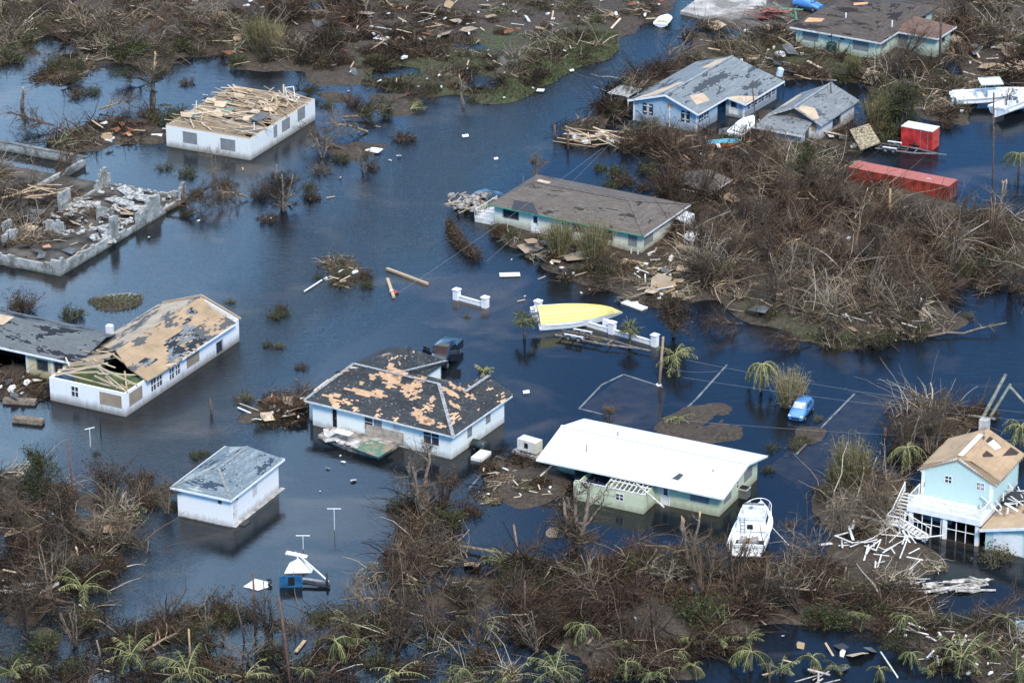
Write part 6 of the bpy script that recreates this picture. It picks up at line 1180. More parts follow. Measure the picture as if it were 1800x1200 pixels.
shr=[(45,548,'tall',1.1),(30,540,'grey',1),(127,560,'leafy',1.2),(405,534,'grey',.6),(483,560,'leafy',.8),(500,556,'leafy',.6),(495,545,'brown',.6),(470,610,'leafy',.6),(490,612,'grey',.7),(710,248,'brown',1.2),(640,195,'brown',.9),(620,190,'tall',.9),(575,190,'leafy',.8),(655,300,'brown',.8),(600,285,'leafy',1),(560,305,'bare',1),(330,310,'leafy',1),(290,300,'flat',.9),(345,345,'leafy',.8),(300,355,'brown',.8),(400,330,'brown',1),(395,350,'bare',1),(470,390,'brown',1),(480,340,'tall',1),(455,350,'tall',.9),(550,350,'brown',.8),(330,380,'leafy',.6),(165,165,'leafy',.9),(140,170,'brown',1.1),(330,150,'brown',.8),(120,262,'leafy',1),(150,250,'grey',1),(285,215,'leafy',1.6),(262,205,'brown',1.3),(315,205,'leafy',1.2),(600,492,'flat',.8),(600,462,'grey',.6),(645,505,'leafy',.7),(640,490,'brown',.9),(560,490,'flat',.6),(820,560,'grey',.5),(690,770,'brown',.6),(430,705,'grey',1),(500,715,'bare',1.3),(520,730,'brown',1.3),(470,745,'flat',1),(535,690,'bare',1),(530,650,'brown',.6),(480,720,'brown',1),(830,675,'grey',.4),(848,655,'leafy',.5),(345,805,'leafy',.7),(360,800,'flat',.5),(170,800,'leafy',.4),(190,855,'tall',1.2),(250,870,'bare',1.2),(265,890,'brown',1.1),(245,850,'brown',1.2),(310,895,'leafy',.8),(190,890,'brown',1.3),(230,905,'flat',1),(230,955,'bare',1),(200,1000,'brown',1.2),(385,1085,'tall',1.1),(400,1090,'leafy',1.1),(270,1110,'brown',1.4),(300,1120,'brown',1.3),(240,1115,'flat',1.2),(340,1095,'brown',1.1),(700,900,'leafy',1.1),(790,925,'leafy',1.5),(765,920,'grey',1.3),(830,905,'brown',.9),(720,960,'bare',1.4),(740,945,'brown',1.2),(815,975,'leafy',.4),(1390,925,'bare',.5),(1438,740,'grey',.6),(1410,775,'flat',.7),(1355,790,'flat',.7),(1400,785,'grey',.8),(1350,830,'leafy',.6),(1110,265,'tall',1.3),(1150,270,'tall',1.4),(1060,250,'flat',1),(1030,240,'brown',1),(1000,255,'flat',.9),(1100,180,'tall',1.0),(1075,205,'leafy',1.1),(1150,130,'tall',1.0),(1215,108,'leafy',1.3),(1055,300,'leafy',.8),(1085,310,'leafy',1.2),(1100,325,'brown',1.1),(1070,330,'flat',1.1),(1140,305,'leafy',1.2),(1160,320,'grey',1.1),(1130,335,'brown',.9),(1000,335,'grey',.7),(1195,335,'tall',1.2),(1160,460,'bare',1),(1100,470,'brown',1),(1060,480,'leafy',.9),(1020,480,'flat',1),(975,455,'brown',1),(935,440,'flat',.8),(900,418,'leafy',.9),(870,405,'leafy',.7),(880,412,'brown',.8),(1545,180,'leafy',1.4),(1575,240,'leafy',1.5),(1555,255,'leafy',1.3),(1600,215,'leafy',1.2),(1662,228,'tall',.6),(1515,250,'tall',1.4),(1485,240,'brown',1.3),(1450,270,'bare',1.4),(1350,275,'brown',1.4),(1320,290,'tall',1.2),(1750,375,'brown',1.2),(1770,430,'brown',1.3),(1690,480,'leafy',1.2),(1700,560,'grey',.8),(1752,985,'grey',1.5),(1730,730,'brown',1.2),(1700,745,'brown',1),(1580,770,'tall',1.1),(1540,870,'bare',1.2),(1455,875,'bare',1.2),(1600,1050,'brown',1.3),(1520,1060,'brown',1.4),(1620,1075,'brown',1.2),(1700,1100,'flat',1.2),(1560,1105,'brown',1.2),(1470,1095,'leafy',1.3),(1440,1090,'leafy',1.2),(1240,1100,'leafy',1.8),(1215,1085,'leafy',1.6),(1260,1080,'leafy',1.4),(1180,1050,'brown',1.5),(1380,1040,'brown',1.5),(1320,1020,'bare',1.4),(1430,1010,'brown',1.3),(880,1040,'brown',.9),(960,1030,'leafy',.9),(1020,1020,'leafy',1.3),(1060,1000,'brown',1.2),(1120,1010,'leafy',1.5),(800,1110,'brown',1.2),(850,1160,'brown',1.2),(930,1130,'brown',1.3),(690,1100,'brown',1.1),(520,1110,'bare',1.1),(560,1095,'leafy',.9),(480,1150,'flat',1.3),(150,1100,'leafy',1.3),(80,1140,'leafy',1.4),(30,1170,'flat',1.4),(130,1180,'leafy',1.1),(360,1180,'brown',1),(660,1170,'flat',1.2),(740,1180,'brown',1.1),(1060,1190,'brown',1.2),(320,90,'leafy',1.3),(230,90,'leafy',1.2),(470,90,'leafy',1.5),(570,120,'brown',1.2),(420,120,'leafy',1.1),(20,110,'leafy',1.5),(50,80,'leafy',1.5),(95,120,'leafy',1.4),(130,120,'flat',1.3),(80,130,'brown',1.1),(680,150,'grey',.8),(760,160,'flat',.8),(830,180,'flat',.9),(880,60,'brown',.8),(960,50,'brown',.7),(1050,40,'leafy',.9),(720,60,'leafy',.9),(660,110,'leafy',1),(610,110,'brown',1.1),(1300,90,'leafy',1),(1350,85,'brown',.9),(1400,130,'brown',1.3),(1320,110,'leafy',1.2),(1480,140,'leafy',1.3),(1740,60,'brown',1.2),(1790,80,'leafy',1.3)]
for (px,py,k,s_) in shr: SHP[k].put(px,py,where(px,py,SD[k]),'shrub','storm battered shrubs',sc=s_)
o=dead_tree('tree',h=5.5,r=.13,limbs=20,spread=.5,seed=55,tone=.35,twig=1.5,leaf=1.2); place(o,175,105,'uprooted green crowned tree lying in water at the upper left','tree',first=True,rz=R(200),tilt=(0,R(-82)),z=.5)
o=dead_tree('tree',h=6.5,r=.2,limbs=12,spread=.8,seed=56,tone=.8,twig=.7); place(o,1315,1030,'fallen bleached tree lying along the bank before the cabin cruiser','tree',first=True,rz=R(-25),tilt=(0,R(80)),z=.7)
o=dead_tree('tree',h=6,r=.16,limbs=12,spread=.9,seed=57,tone=.95,twig=.8); place(o,1105,1000,'fallen whitish tree with forked limbs left of the broken tree','tree',first=True,rz=R(-40),tilt=(0,R(78)),z=.7)
o=dead_tree('tree',h=8,r=.14,limbs=6,spread=.4,seed=58,tone=.6,twig=.5); place(o,1640,590,'long fallen trunk reaching right from the tip of the brown thicket','tree',first=True,rz=R(14),tilt=(0,R(87)),z=.25)
o=dead_tree('tree',h=6,r=.12,limbs=16,spread=.5,seed=59,tone=.55,twig=1.3,leaf=.3); place(o,1290,545,'fallen tree sprawled down the thicket bank into the water','tree',first=True,rz=R(-30),tilt=(0,R(84)),z=.3)
o=dead_tree('tree',h=6,r=.13,limbs=16,spread=.6,seed=60,tone=.3,twig=1.4,leaf=.6); place(o,610,205,'uprooted dark tree lying beside the small green palm','tree',first=True,rz=R(8),tilt=(0,R(84)),z=.35)
FT=[Proto(lambda k=k:dead_tree('tree',h=[5.5,6.5,5][k],r=.16,limbs=[16,22,18][k],spread=[.9,.75,.8][k],stems=[1,2,1][k],seed=300+k,tone=[.6,.5,.42][k],twig=1.0,leaf=[0,.15,.6][k],leafmat=[BROWNLEAF,BROWNLEAF,LEAF][k],bark=[BK3,BK1,BK2][k])) for k in range(3)]
FD=['toppled pale tree with spreading bare limbs','toppled brown tree with broken limbs','toppled dark leafy tree']
for i,(px,py,rz) in enumerate(((330,250,40),(600,262,160),(545,350,100),(430,345,200),(300,370,20),(250,140,190),(180,190,10),(90,220,170),(520,160,340),(640,230,200),(700,175,20),(110,150,60),(720,985,120),(860,1010,20),(960,1015,200),(1090,1030,150),(1180,1020,30),(1240,1010,200),(1380,1010,170),(1440,1060,20),(1510,1070,330),(700,1060,190),(560,1130,10),(400,1140,170),(260,1140,30),(120,1060,200),(60,1010,20),(180,930,330),(1420,600,190),(1510,610,10),(1600,590,160),(1300,570,210),(1230,500,30),(1130,500,190),(1010,480,10),(1180,250,150),(1290,260,20),(1400,270,200),(1640,160,20),(1720,110,160),(1560,70,200),(1250,70,20),(1320,100,180),(60,40,30),(160,30,200),(280,50,340),(420,60,170),(560,80,10),(620,30,190),(1700,440,30),(1770,480,170),(1680,770,150),(1590,760,20),(1500,880,190),(1560,880,340),(1700,1110,20),(1620,1140,190))):
    o=FT[i%3].put(px,py,where(px,py,FD[i%3]),'tree','toppled trees in the flood',sc=rg.uniform(.55,.95),rz=R(rz),tilt=(0,R(rg.uniform(68,86))),z=rg.uniform(.2,.5))
# curved hedge
rng=np.random.default_rng(5); t=thing('hedge',at(820,430),0,'curved clipped hedge standing alone in water left of the cream house','hedge'); b=Bag(); P=[]
path=[at(*p) for p in ((788,398),(797,415),(808,432),(824,447),(842,456))]
for i in range(2600):
    f=rng.random()*3.999; k=int(f); p=path[k].lerp(path[k+1],f-k); w=.75*(.6+.4*math.sin(min(1,f/2)*1.57)); P.append((p.x+rng.normal(0,w*.5)-t.location.x,p.y+rng.normal(0,w*.8)-t.location.y,rng.uniform(-.1,1.05)))
P=np.array(P); V,F,T_=leaves(P,rng.uniform(.06,.15,len(P)),np.clip(rng.normal(.5,.2,len(P)),0,1),rng); b.add(V,F,T_,0)
V,F,T_,_=strands(P[:700],rng.normal(size=(700,3))+[0,0,.5],rng.uniform(.3,.8,700),np.full(700,.012),rng.uniform(.3,.7,700),3,.2,.2,3,rng); b.add(V,F,T_,1); b.build('leaves',[BROWNLEAF,TWIG],t)
# ================================================================ reeds
RP=[Proto(lambda:reeds('reed_clump',1.0,4.2,520,61)),Proto(lambda:reeds('reed_clump',.8,3.4,380,62,tone=.45)),Proto(lambda:reeds('reed_clump',1.0,3.8,460,63,tone=.75))]
for (px,py,k,s_,lb) in ((983,452,0,1.0,'tall yellow green reed clump before the green door, left of its pair'),(1043,462,0,1.15,'tall yellow green reed clump at the cream house front, right of its pair'),(1388,716,2,1.05,'rusty brown reed clump standing right behind the blue hatchback'),(1497,862,0,1.2,'tall reed clump bending left in water above the white boards'),(1472,865,1,.9,'smaller reed tuft left of the tall bending reeds'),(1560,225,1,1.3,'green reed clump beside the white cottage'),(1538,230,1,1.2,'arching reed clump between cottage and red trailer'),(1500,133,1,.8,'yellow reed tuft before the mint bungalow'),(455,90,1,1.35,'tall reed clump behind the roofless white house'),(480,95,2,1.1,'reed tuft leaning beside the tall reeds behind the roofless house')): RP[k].put(px,py,lb,'reeds','tall reed clumps',sc=s_)
# ================================================================ palms
place(palm('palm',2.1,16,1.5,True,71,(-.3,1.2),.5,.75,.42,n=16),922,597,'small dark fan palm left of the yellow boat hull','palm',first=True)
place(palm('palm',1.9,15,1.4,True,72,(-.3,1.2),.5,.75,.42,n=16),1107,612,'small fan palm rising behind the long gate wall','palm',first=True)
place(palm('palm',1.9,14,2.2,False,73,(-.5,.9),1.2,.7,.62,n=26),1186,655,'grey green palm with shredded drooping fronds by the snapped pole','palm',first=True)
place(palm('palm',3.0,18,3.0,False,74,(.3,1.0),3.4,.6,.66,hang=1.1,n=26),1338,690,'collapsed palm with fronds hanging like a tent left of the hatchback','palm',first=True)
place(palm('palm',3.2,16,2.6,False,75,(.2,1.0),3.0,.6,.6,hang=1.0,n=26),1592,842,'drooping palm between bare trees left of the aqua house','palm',first=True)
place(palm('palm',2.4,16,2.6,False,76,(.1,1.0),2.4,.6,.62,hang=.9,n=28),1792,790,'bright green drooping palm behind the aqua house chimney','palm',first=True)
place(palm('palm',3.0,16,2.6,False,77,(.1,1.0),2.6,.6,.5,hang=.9,n=26),1790,315,'drooping palm at the right edge above the pond','palm',first=True)
place(palm('palm',.3,9,2.0,False,78,(.1,.7),.6,.5,.45,azr=(-1.6,1.2)),722,196,'small green palm with swept fronds beside the uprooted dark tree','palm',first=True)
place(palm('palm',.8,8,1.6,False,79,(.2,1.2),.6,.5,.45),105,262,'young green palm behind the grey block wall','palm',first=True)
place(palm('palm',1.2,9,1.2,False,80,(-.2,1.2),.8,.4,.7),850,672,'little yellow green palm right of the dark pickup','palm',first=True)
place(palm('palm',.2,9,2.0,False,81,(0,.9),.8,.5,.6,azr=(1.5,4.2)),1196,738,'yellow green fallen palm crown behind the white metal roof','palm',first=True)
place(palm('palm',2.2,10,1.4,False,82,(-.5,1),1.5,.5,.5),1109,172,'small palm under the white pergola','palm',first=True)
PP=[Proto(lambda:palm('palm',.9,9,2.4,False,83,(.3,1.2),1.1,.6,.62,n=26)),Proto(lambda:palm('palm',.6,8,2.2,False,84,(.2,1.1),1.3,.55,.5,azr=(-1,2.6),n=24)),Proto(lambda:palm('palm',1.6,10,2.0,False,85,(.1,1.0),2.0,.6,.45,hang=.8,n=24)),Proto(lambda:palm('palm',.4,6,2.4,False,86,(.4,1.2),1.0,.4,.78,n=18))]
PD=['yellow green palm with splayed fronds','windswept green palm','dark drooping palm','thin pale fronded palm']
for i,(px,py) in enumerate([(230,1170),(287,1172),(430,1200),(590,1160),(620,1115),(610,1140),(842,1105),(813,1200),(977,1195),(1112,1145),(1193,1165),(1207,1140),(1270,1140),(1313,1130),(1320,1180),(1372,1190),(1427,1178),(1473,1180),(1600,1170),(1690,1175),(1490,1042),(1520,1092),(1673,1098),(1767,1112),(1740,1160),(1640,1190),(1545,1195),(70,1190),(20,1195),(1150,1195),(900,1195),(1025,1130),(1100,1190),(890,1010),(700,1190),(540,1195),(330,1200),(1785,1190),(1220,1190),(1590,1110),(145,1050)]): 
    k=[0,1,3,2][i%4] if py<1160 or px<1000 else [2,1,2,0][i%4]; PP[k].put(px,py,where(px,py,PD[k]),'palm','small palms along the lower shore',sc=random.uniform(.6,1.25))
# ================================================================ brush masses
brush([[(-60,-40),(620,-40),(640,40),(600,110),(560,140),(500,125),(450,120),(330,112),(210,105),(150,100),(110,70),(60,60),(30,100),(-60,130)]],'tangled dead brush and dark foliage filling the upper left corner',dens=.85,height=1.3,red=.3,green=0.55,leafd=1.3,tone=.42,seed=201)
brush([[(620,-40),(1180,-40),(1160,40),(1040,50),(900,50),(780,55),(700,120),(640,140),(610,100)]],'thin flattened scrub on the mud along the top edge',dens=.45,height=.6,red=.3,green=.3,leafd=.7,tone=.4,seed=202,lie=.8)
brush([[(640,60),(900,70),(1060,60),(1085,95),(930,170),(870,185),(800,160),(700,165),(600,150)]],'low marsh scrub between grass and pools near the top',dens=.5,height=.45,red=.1,green=0.5,leafd=1.2,tone=.45,seed=203)
brush([[(1180,45),(1390,60),(1400,95),(1550,120),(1630,105),(1650,-40),(1860,-40),(1860,140),(1790,160),(1730,160),(1690,215),(1640,205),(1560,185),(1500,150),(1430,140),(1340,128),(1270,110)]],'storm tangled brush behind and right of the mint bungalow',dens=.7,height=1.15,red=.35,green=.35,leafd=1.0,tone=.42,seed=204)
brush([[(1045,205),(1075,168),(1110,140),(1165,115),(1205,105),(1200,120),(1115,180),(1100,210),(1050,215)]],'dark twiggy thicket around the white pergola',dens=1.2,height=2.2,red=.6,green=.2,leafd=.9,tone=.35,seed=205)
brush([[(1100,225),(1225,240),(1290,235),(1345,255),(1430,262),(1530,240),(1540,300),(1450,310),(1350,310),(1250,310),(1190,340),(1110,270)]],'brown brush crowding the front of the blue house and cottage',dens=.95,height=.75,red=.4,green=.25,leafd=.9,tone=.48,seed=206)
brush([[(1170,330),(1230,300),(1330,298),(1420,288),(1500,325),(1560,352),(1620,372),(1690,392),(1760,400),(1740,450),(1700,500),(1680,545),(1640,580),(1560,605),(1480,610),(1400,580),(1300,550),(1240,520),(1200,500),(1190,420)]],'great brown thicket of stripped branches covering the rise',dens=1.35,height=1.7,red=.5,green=0.22,leafd=.7,tone=.5,seed=207,thick=1.1)
brush([[(940,450),(1010,470),(1120,470),(1200,460),(1220,520),(1150,540),(1060,515),(990,490)],[(870,408),(960,430),(1100,460),(1000,475),(920,440)],[(1200,390),(1230,440),(1210,480),(1150,470)]],'wet brush and litter along the bank of the cream house',dens=.8,height=.7,red=.35,green=.25,leafd=.7,tone=.45,seed=208,lie=.7)
brush([[(1690,380),(1860,380),(1860,470),(1780,470),(1720,450)],[(1680,545),(1640,590),(1560,618),(1480,622),(1420,600),(1560,600),(1650,560)],[(1700,500),(1760,440),(1860,480),(1860,520),(1760,540)]],'half drowned brush right of the brown thicket',dens=.8,height=1.1,red=.3,green=.5,leafd=1.1,tone=.4,seed=209,minland=-.6)
brush([[(-60,300),(60,318),(165,330),(170,360),(120,400),(60,430),(-60,440)],[(180,262),(180,230),(140,225),(95,228),(90,262),(140,275)]],'fallen branches heaped over the left end of the ruined foundation',dens=.9,height=1.5,red=.3,green=.4,leafd=.9,tone=.5,seed=210)
brush([[(-60,830),(30,800),(90,850),(190,850),(235,900),(240,960),(190,1035),(150,1060),(60,1075),(-60,1060)]],'brown brush mass at the left edge below the water',dens=.75,height=1.3,red=.5,green=0.4,leafd=.9,tone=.42,seed=211)
brush([[(-60,1060),(120,1070),(230,1090),(330,1070),(480,1085),(620,1075),(700,1080),(760,1100),(900,1120),(1060,1180),(1100,1250),(-60,1250)]],'half submerged scrub across the bottom of the water',dens=.42,height=.9,red=.45,green=0.6,leafd=1.0,tone=.36,seed=212,minland=-.8)
brush([[(640,1010),(700,975),(715,890),(770,870),(805,900),(790,960),(830,1010),(850,1080),(720,1090),(650,1070)]],'drowned brush below the large many stemmed tree',dens=.9,height=1.4,red=.5,green=0.45,leafd=.9,tone=.42,seed=213,minland=-.8)
brush([[(840,1060),(850,1000),(940,1000),(1060,970),(1190,965),(1270,1000),(1330,1000),(1430,980),(1460,1000),(1480,1100),(1340,1095),(1290,1140),(1180,1180),(1100,1200),(900,1120)]],'heavy tangle of fallen branches across the lower middle',dens=1.1,height=1.5,red=.45,green=0.5,leafd=.9,tone=.48,seed=214,minland=-.5)
brush([[(1440,990),(1600,1010),(1650,990),(1600,1050),(1700,1090),(1860,1100),(1860,1250),(1780,1215),(1640,1195),(1590,1130),(1480,1100)]],'dark mud and palm litter in the lower right corner',dens=.8,height=.9,red=.4,green=0.6,leafd=.9,tone=.42,seed=215,minland=-.5)
brush([[(1440,870),(1500,830),(1580,830),(1600,860),(1590,930),(1560,960),(1470,950)]],'pale leafless brush left of the aqua house stairs',dens=1.1,height=1.7,red=.2,green=.1,leafd=.3,tone=.66,seed=216)
brush([[(1560,770),(1590,700),(1670,715),(1720,730),(1700,760),(1640,820),(1580,830)]],'bare brush standing behind the aqua house',dens=.8,height=1.5,red=.5,green=.3,leafd=.8,tone=.5,seed=217,minland=-.8)
brush([[(842,822),(900,802),(985,815),(1005,860),(960,890),(870,888),(830,878)]],'matted reddish straw on the mound left of the pale green house',dens=1.0,height=.35,red=.6,green=.05,leafd=.9,tone=.36,seed=218,lie=1.15)
brush([[(430,712),(500,690),(545,700),(545,750),(480,750),(440,735)],[(545,472),(590,455),(640,480),(650,500),(600,508),(560,495)],[(60,105),(130,95),(185,118),(170,145),(90,148),(55,135)]],'branches and rubbish piled on small islands in the open water',dens=.7,height=.45,red=.4,green=.2,leafd=.8,tone=.45,seed=219,lie=.8)
brush([[(-60,645),(90,640),(92,705),(40,710),(-60,700)],[(150,220),(225,208),(290,215),(298,250),(245,256),(160,248)],[(970,225),(1010,205),(1100,225),(1100,262),(1040,268),(980,250)]],'sparse sodden litter on mud beside the houses',dens=.35,height=.4,red=.3,green=.3,leafd=.6,tone=.45,seed=220)
rng=np.random.default_rng(31); b=Bag(); q=np.concatenate([sample_poly(p,n,rng) for p,n in (([(940,70),(1085,60),(1085,96),(930,172),(845,186),(900,130)],9000),([(1230,62),(1395,70),(1550,108),(1500,128),(1300,110)],3000),([(640,100),(860,90),(860,180),(640,150)],3500),([(1400,590),(1560,600),(1650,560),(1620,600),(1480,622)],2000),([(152,530),(252,522),(240,545),(160,545)],700))])
gz=groundv(q[:,0],q[:,1]); q=q[(gz>-.15)]; gz=gz[gz>-.15] if len(gz)!=len(q) else gz; N=len(q); P=np.stack([q[:,0],q[:,1],groundv(q[:,0],q[:,1])-.05],1); D=rng.normal(size=(N,3))*[.5,.5,.2]+[0,0,1]
V,F,T_=ribbons(P,D,rng.uniform(.2,.55,N),np.full(N,.04),np.clip(rng.normal(.5,.22,N),0,1),3,.8,rng); b.add(V,F,T_,0); tag(b.build('marsh_grass',[GRASS]),'rough green marsh grass beside the flooded channel','grass',kind='stuff')

brush([[(-20,330),(60,335),(150,350),(190,380),(130,420),(40,445),(-20,440)]],'brown litter and branches inside the left part of the ruin',free=True,dens=.9,height=.7,red=.5,green=.2,leafd=.9,tone=.5,seed=230)
# ================================================================ boats
def hull_rings(L,B,D,bow=.55,rise=.35,n=13,chine=.72,flat=.12):
    R_=[]
    for i in range(n):
        u=i/(n-1); w=B/2*max(.02,(1-max(0,(u-(1-bow))/bow)**2.1)); sh=D+rise*u**2; kz=flat*0+D*.85*max(0,(u-.72)/.28)**2.2; cz=D*.32+kz*.75; cz=min(cz,sh-.05); kz=min(kz,sh-.08); x=u*L
        R_.append([(x,-w,sh),(x,-w*chine,cz),(x,0,kz),(x,w*chine,cz),(x,w,sh)])
    return R_
def hull_mesh(R_,mats,parent,name='hull',deck_drop=.08,cock=None,strake=False):
    """outer shell, transom, gunwale and inner deck; cock=(x0,x1,depth) recessed cockpit"""
    m=MB(); n=len(R_); vs=[p for r in R_ for p in r]; fs=[];mi=[]
    m.mi=0
    for i in range(n-1):
        for k in range(4):
            a=i*5+k; m_=1 if k in(1,2) else 0; fs.append((a,a+5,a+6,a+1)); mi.append(m_)
    b=len(m.v); m.add(vs,fs); m.m=mi[:]; m.mi=0; m.add(R_[0],[(0,1,2,3,4)])
    g=[(r[0],r[4]) for r in R_]; inner=[]
    for r in R_: x,y,z=r[0]; q=max(.01,abs(y)-.14); inner.append(((x,-q,z),(x,q,z)))
    for i in range(n-1):
        a,b_=R_[i],R_[i+1]; m.add([a[0],b_[0],inner[i+1][0],inner[i][0]],[(0,3,2,1)]); m.add([a[4],b_[4],inner[i+1][1],inner[i][1]],[(0,1,2,3)])
        x=R_[i][0][0]; rec=cock and cock[0]<=x+.01 and R_[i+1][0][0]<=cock[1]+.4
        dz=cock[2] if rec else deck_drop
        p=[Vector(inner[i][0]),Vector(inner[i+1][0]),Vector(inner[i+1][1]),Vector(inner[i][1])]; q=[v-Vector((0,0,dz)) for v in p]
        m.add(q,[(0,1,2,3)]); m.add([p[0],p[1],q[1],q[0]],[(0,1,2,3)]); m.add([p[2],p[3],q[3],q[2]],[(0,1,2,3)])
        nx=cock and cock[0]<=R_[i+1][0][0]+.01 and (R_[min(i+2,n-1)][0][0]<=cock[1]+.4)
        if rec and not nx: m.add([p[1],p[2],p[2]-Vector((0,0,dz)),p[1]-Vector((0,0,dz))],[(0,1,2,3)])
    x,y,z=R_[0][0]; m.box((x-.06,y*.98,z-.25),(x+.12,-y*.98,z+.002))
    return m.build(name,mats,parent)
GEL=plain('boat_gelcoat',(.80,.82,.81),.3,.08,1.0,spec=.5); GELIN=plain('boat_interior',(.66,.69,.67),.5,.14,1.5); NAVY=plain('navy_paint',(.015,.03,.07),.4,.2); BLUEB=plain('bottom_blue',(.02,.08,.14),.6,.3)
def setrot(t,yaw,pitch=0,roll=0,z=0): t.rotation_euler=(roll,pitch,yaw); t.location.z=z
# cabin cruiser
p0=at(1312,972,.75); t=thing('cabin_cruiser',p0,0,'white cabin cruiser with open engine hatch stranded by the white metal roofed house','boat'); setrot(t,R(76),R(0),R(-4),.25); t.scale=(.84,1,1)
Rg=hull_rings(9.6,3.5,1.35,.6,.5,15); hull_mesh(Rg,[GEL,BLUEB],t,cock=(.0,3.2,.7))
m=MB(); m.ring_loft([[(3.3,-1.35,1.35),(3.5,-1.2,2.35),(3.5,1.2,2.35),(3.3,1.35,1.35)],[(6.0,-1.25,1.5),(5.6,-1.1,2.45),(5.6,1.1,2.45),(6.0,1.25,1.5)],[(7.0,-.85,1.55),(6.9,-.75,1.7),(6.9,.75,1.7),(7.0,.85,1.55)]]); m.add([(3.3,-1.35,1.3),(3.5,-1.2,2.35),(3.5,1.2,2.35),(3.3,1.35,1.3)],[(0,1,2,3)]); cab=m.build('cabin',GEL,t)
m=MB(); m.add([(3.9,-1.285,1.75),(5.7,-1.215,1.85),(5.5,-1.17,2.2),(4.0,-1.225,2.15)],[(0,1,2,3)]); m.add([(3.9,1.285,1.75),(5.7,1.215,1.85),(5.5,1.17,2.2),(4.0,1.225,2.15)],[(3,2,1,0)]); m.box((3.25,-.15,1.55),(3.34,.35,1.95)); m.build('window',DARK,cab)
m=MB(); m.box((3.4,-1.15,2.36),(5.7,1.15,2.44)); m.box((3.45,-1.15,2.44),(3.55,1.15,2.62)); m.box((5.3,-1.05,2.44),(5.7,1.05,2.95)); m.box((3.5,-1.15,2.44),(5.5,-1.05,2.75)); m.box((3.5,1.05,2.44),(5.5,1.15,2.75)); m.box((4.4,-.8,2.44),(4.9,.8,2.8)); m.build('flybridge',GELIN,t)
m=MB(); m.cyl((5.1,.2,2.95),.16,.06,10); m.build('helm',METALG,t); m=MB(); m.box((5.62,-.9,2.95),(5.7,.9,3.15)); m.build('windbreak',METALG,t)
m=MB()
for y in (-.5,.5):
    m.box((.9,y-.32,.75),(2.2,y+.32,1.28)); m.tube([(1.0,y-.2,1.3),(2.1,y-.2,1.3)],.09,6); m.tube([(1.0,y+.2,1.3),(2.1,y+.2,1.3)],.09,6)
m.build('engine',plain('engine_block',(.32,.31,.29),.5,.5,5),t); m=MB(); m.box((1.1,-.12,.8),(2.0,.12,1.2)); m.build('rusty_manifold',plain('rust',(.22,.09,.04),.8,.4,4),t)
m=MB(); m.box((.5,-1.25,.66),(2.7,1.25,.70)); m.build('engine_bay',DARK,t)
m=MB(); m.box((-.55,-1.4,.42),(-.06,1.4,.5)); m.build('swim_platform',GEL,t)
m=MB(); rp_=[]
for i in range(13):
    a=-math.pi/2+math.pi*i/12; rp_.append((6.9+2.2*math.cos(a),1.25*math.sin(a)*(1.0),2.2+.1*math.cos(a)))
m.tube([(5.2,-1.55,1.75)]+rp_+[(5.2,1.55,1.75)],.035,5)
for i in (1,3,6,9,11): x,y,z=rp_[i]; m.tube([(x-.15,y*.95,1.65),(x,y,z)],.03,4)
m.build('bow_rail',WHITE,t); m=MB()
for s in(-.2,.2): m.tube([(3.2,.75+s,1.0),(3.35,.75+s,2.6)],.025,4)
for k in range(4): m.tube([(3.2+.04*k,.55,1.2+k*.33),(3.2+.04*k,.95,1.2+k*.33)],.022,4)
m.build('ladder',METALG,t); m=MB(); m.tube([(4.5,-1.7,1.3),(3.0,-3.4,.2)],.035,4); m.build('outrigger',WHITED,t)
def letters(parent,txt,loc,rot,size,mat,name='lettering'):
    c=bpy.data.curves.new(name,'FONT'); c.body=txt; c.size=size; c.align_x='CENTER'; c.extrude=.004; o=bpy.data.objects.new(name,c); SC.collection.objects.link(o)
    dg=bpy.context.evaluated_depsgraph_get(); me=bpy.data.meshes.new_from_object(o.evaluated_get(dg)); bpy.data.objects.remove(o); me.materials.clear(); me.materials.append(mat); n=bpy.data.objects.new(name,me); SC.collection.objects.link(n); n.parent=parent; n.location=loc; n.rotation_euler=rot; return n
letters(t,'GALA',(-.08,0,.8),(R(90),0,R(-90)),.42,NAVY)
# yellow hull, capsized on the gate wall
p0=at(948,572,.9); t=thing('speedboat',p0,0,'capsized speedboat showing its ribbed yellow bottom across the white gate wall','boat')
t.rotation_euler=Euler((R(180+36),R(1),R(13))); t.location=p0+Vector((0,.9,1.0))
YEL=G('yellow_bottom',.6,.2); x_,y_,z_=YEL.xyz(YEL.co()); nn=YEL.noise(YEL.mapv(YEL.co(),(.4,2,2)),1.2,5,.7); YELM=YEL.done(YEL.mix(YEL.math('MULTIPLY',YEL.step(nn,.5,.8),.5),(.70,.63,.22),(.50,.45,.18)))
Rg=hull_rings(8.9,2.75,1.15,.75,.05,17,.80); hull_mesh(Rg,[GEL,YELM],t,cock=(.5,4.5,.6))
m=MB()
for fr in (.3,.6,.86):
    for s in (-1,1):
        q=[]
        for i in range(0,15): r=Rg[i]; a=Vector(r[2]); b=Vector(r[1 if s<0 else 3]); q.append(a.lerp(b,fr)-Vector((0,0,.02)))
        m.tube(q,.028,4)
m.build('strakes',plain('strake_ochre',(.55,.47,.10),.5,.2),t)
for y in (-.55,.55):
    m=MB(); m.box((-.75,y-.22,.3),(-.07,y+.22,.85)); m.box((-.62,y-.1,-.35),(-.3,y+.1,.3)); m.box((-.85,y-.2,-.12),(-.3,y+.2,-.08)); m.build('outdrive',WHITED if y<0 else METALG,t)
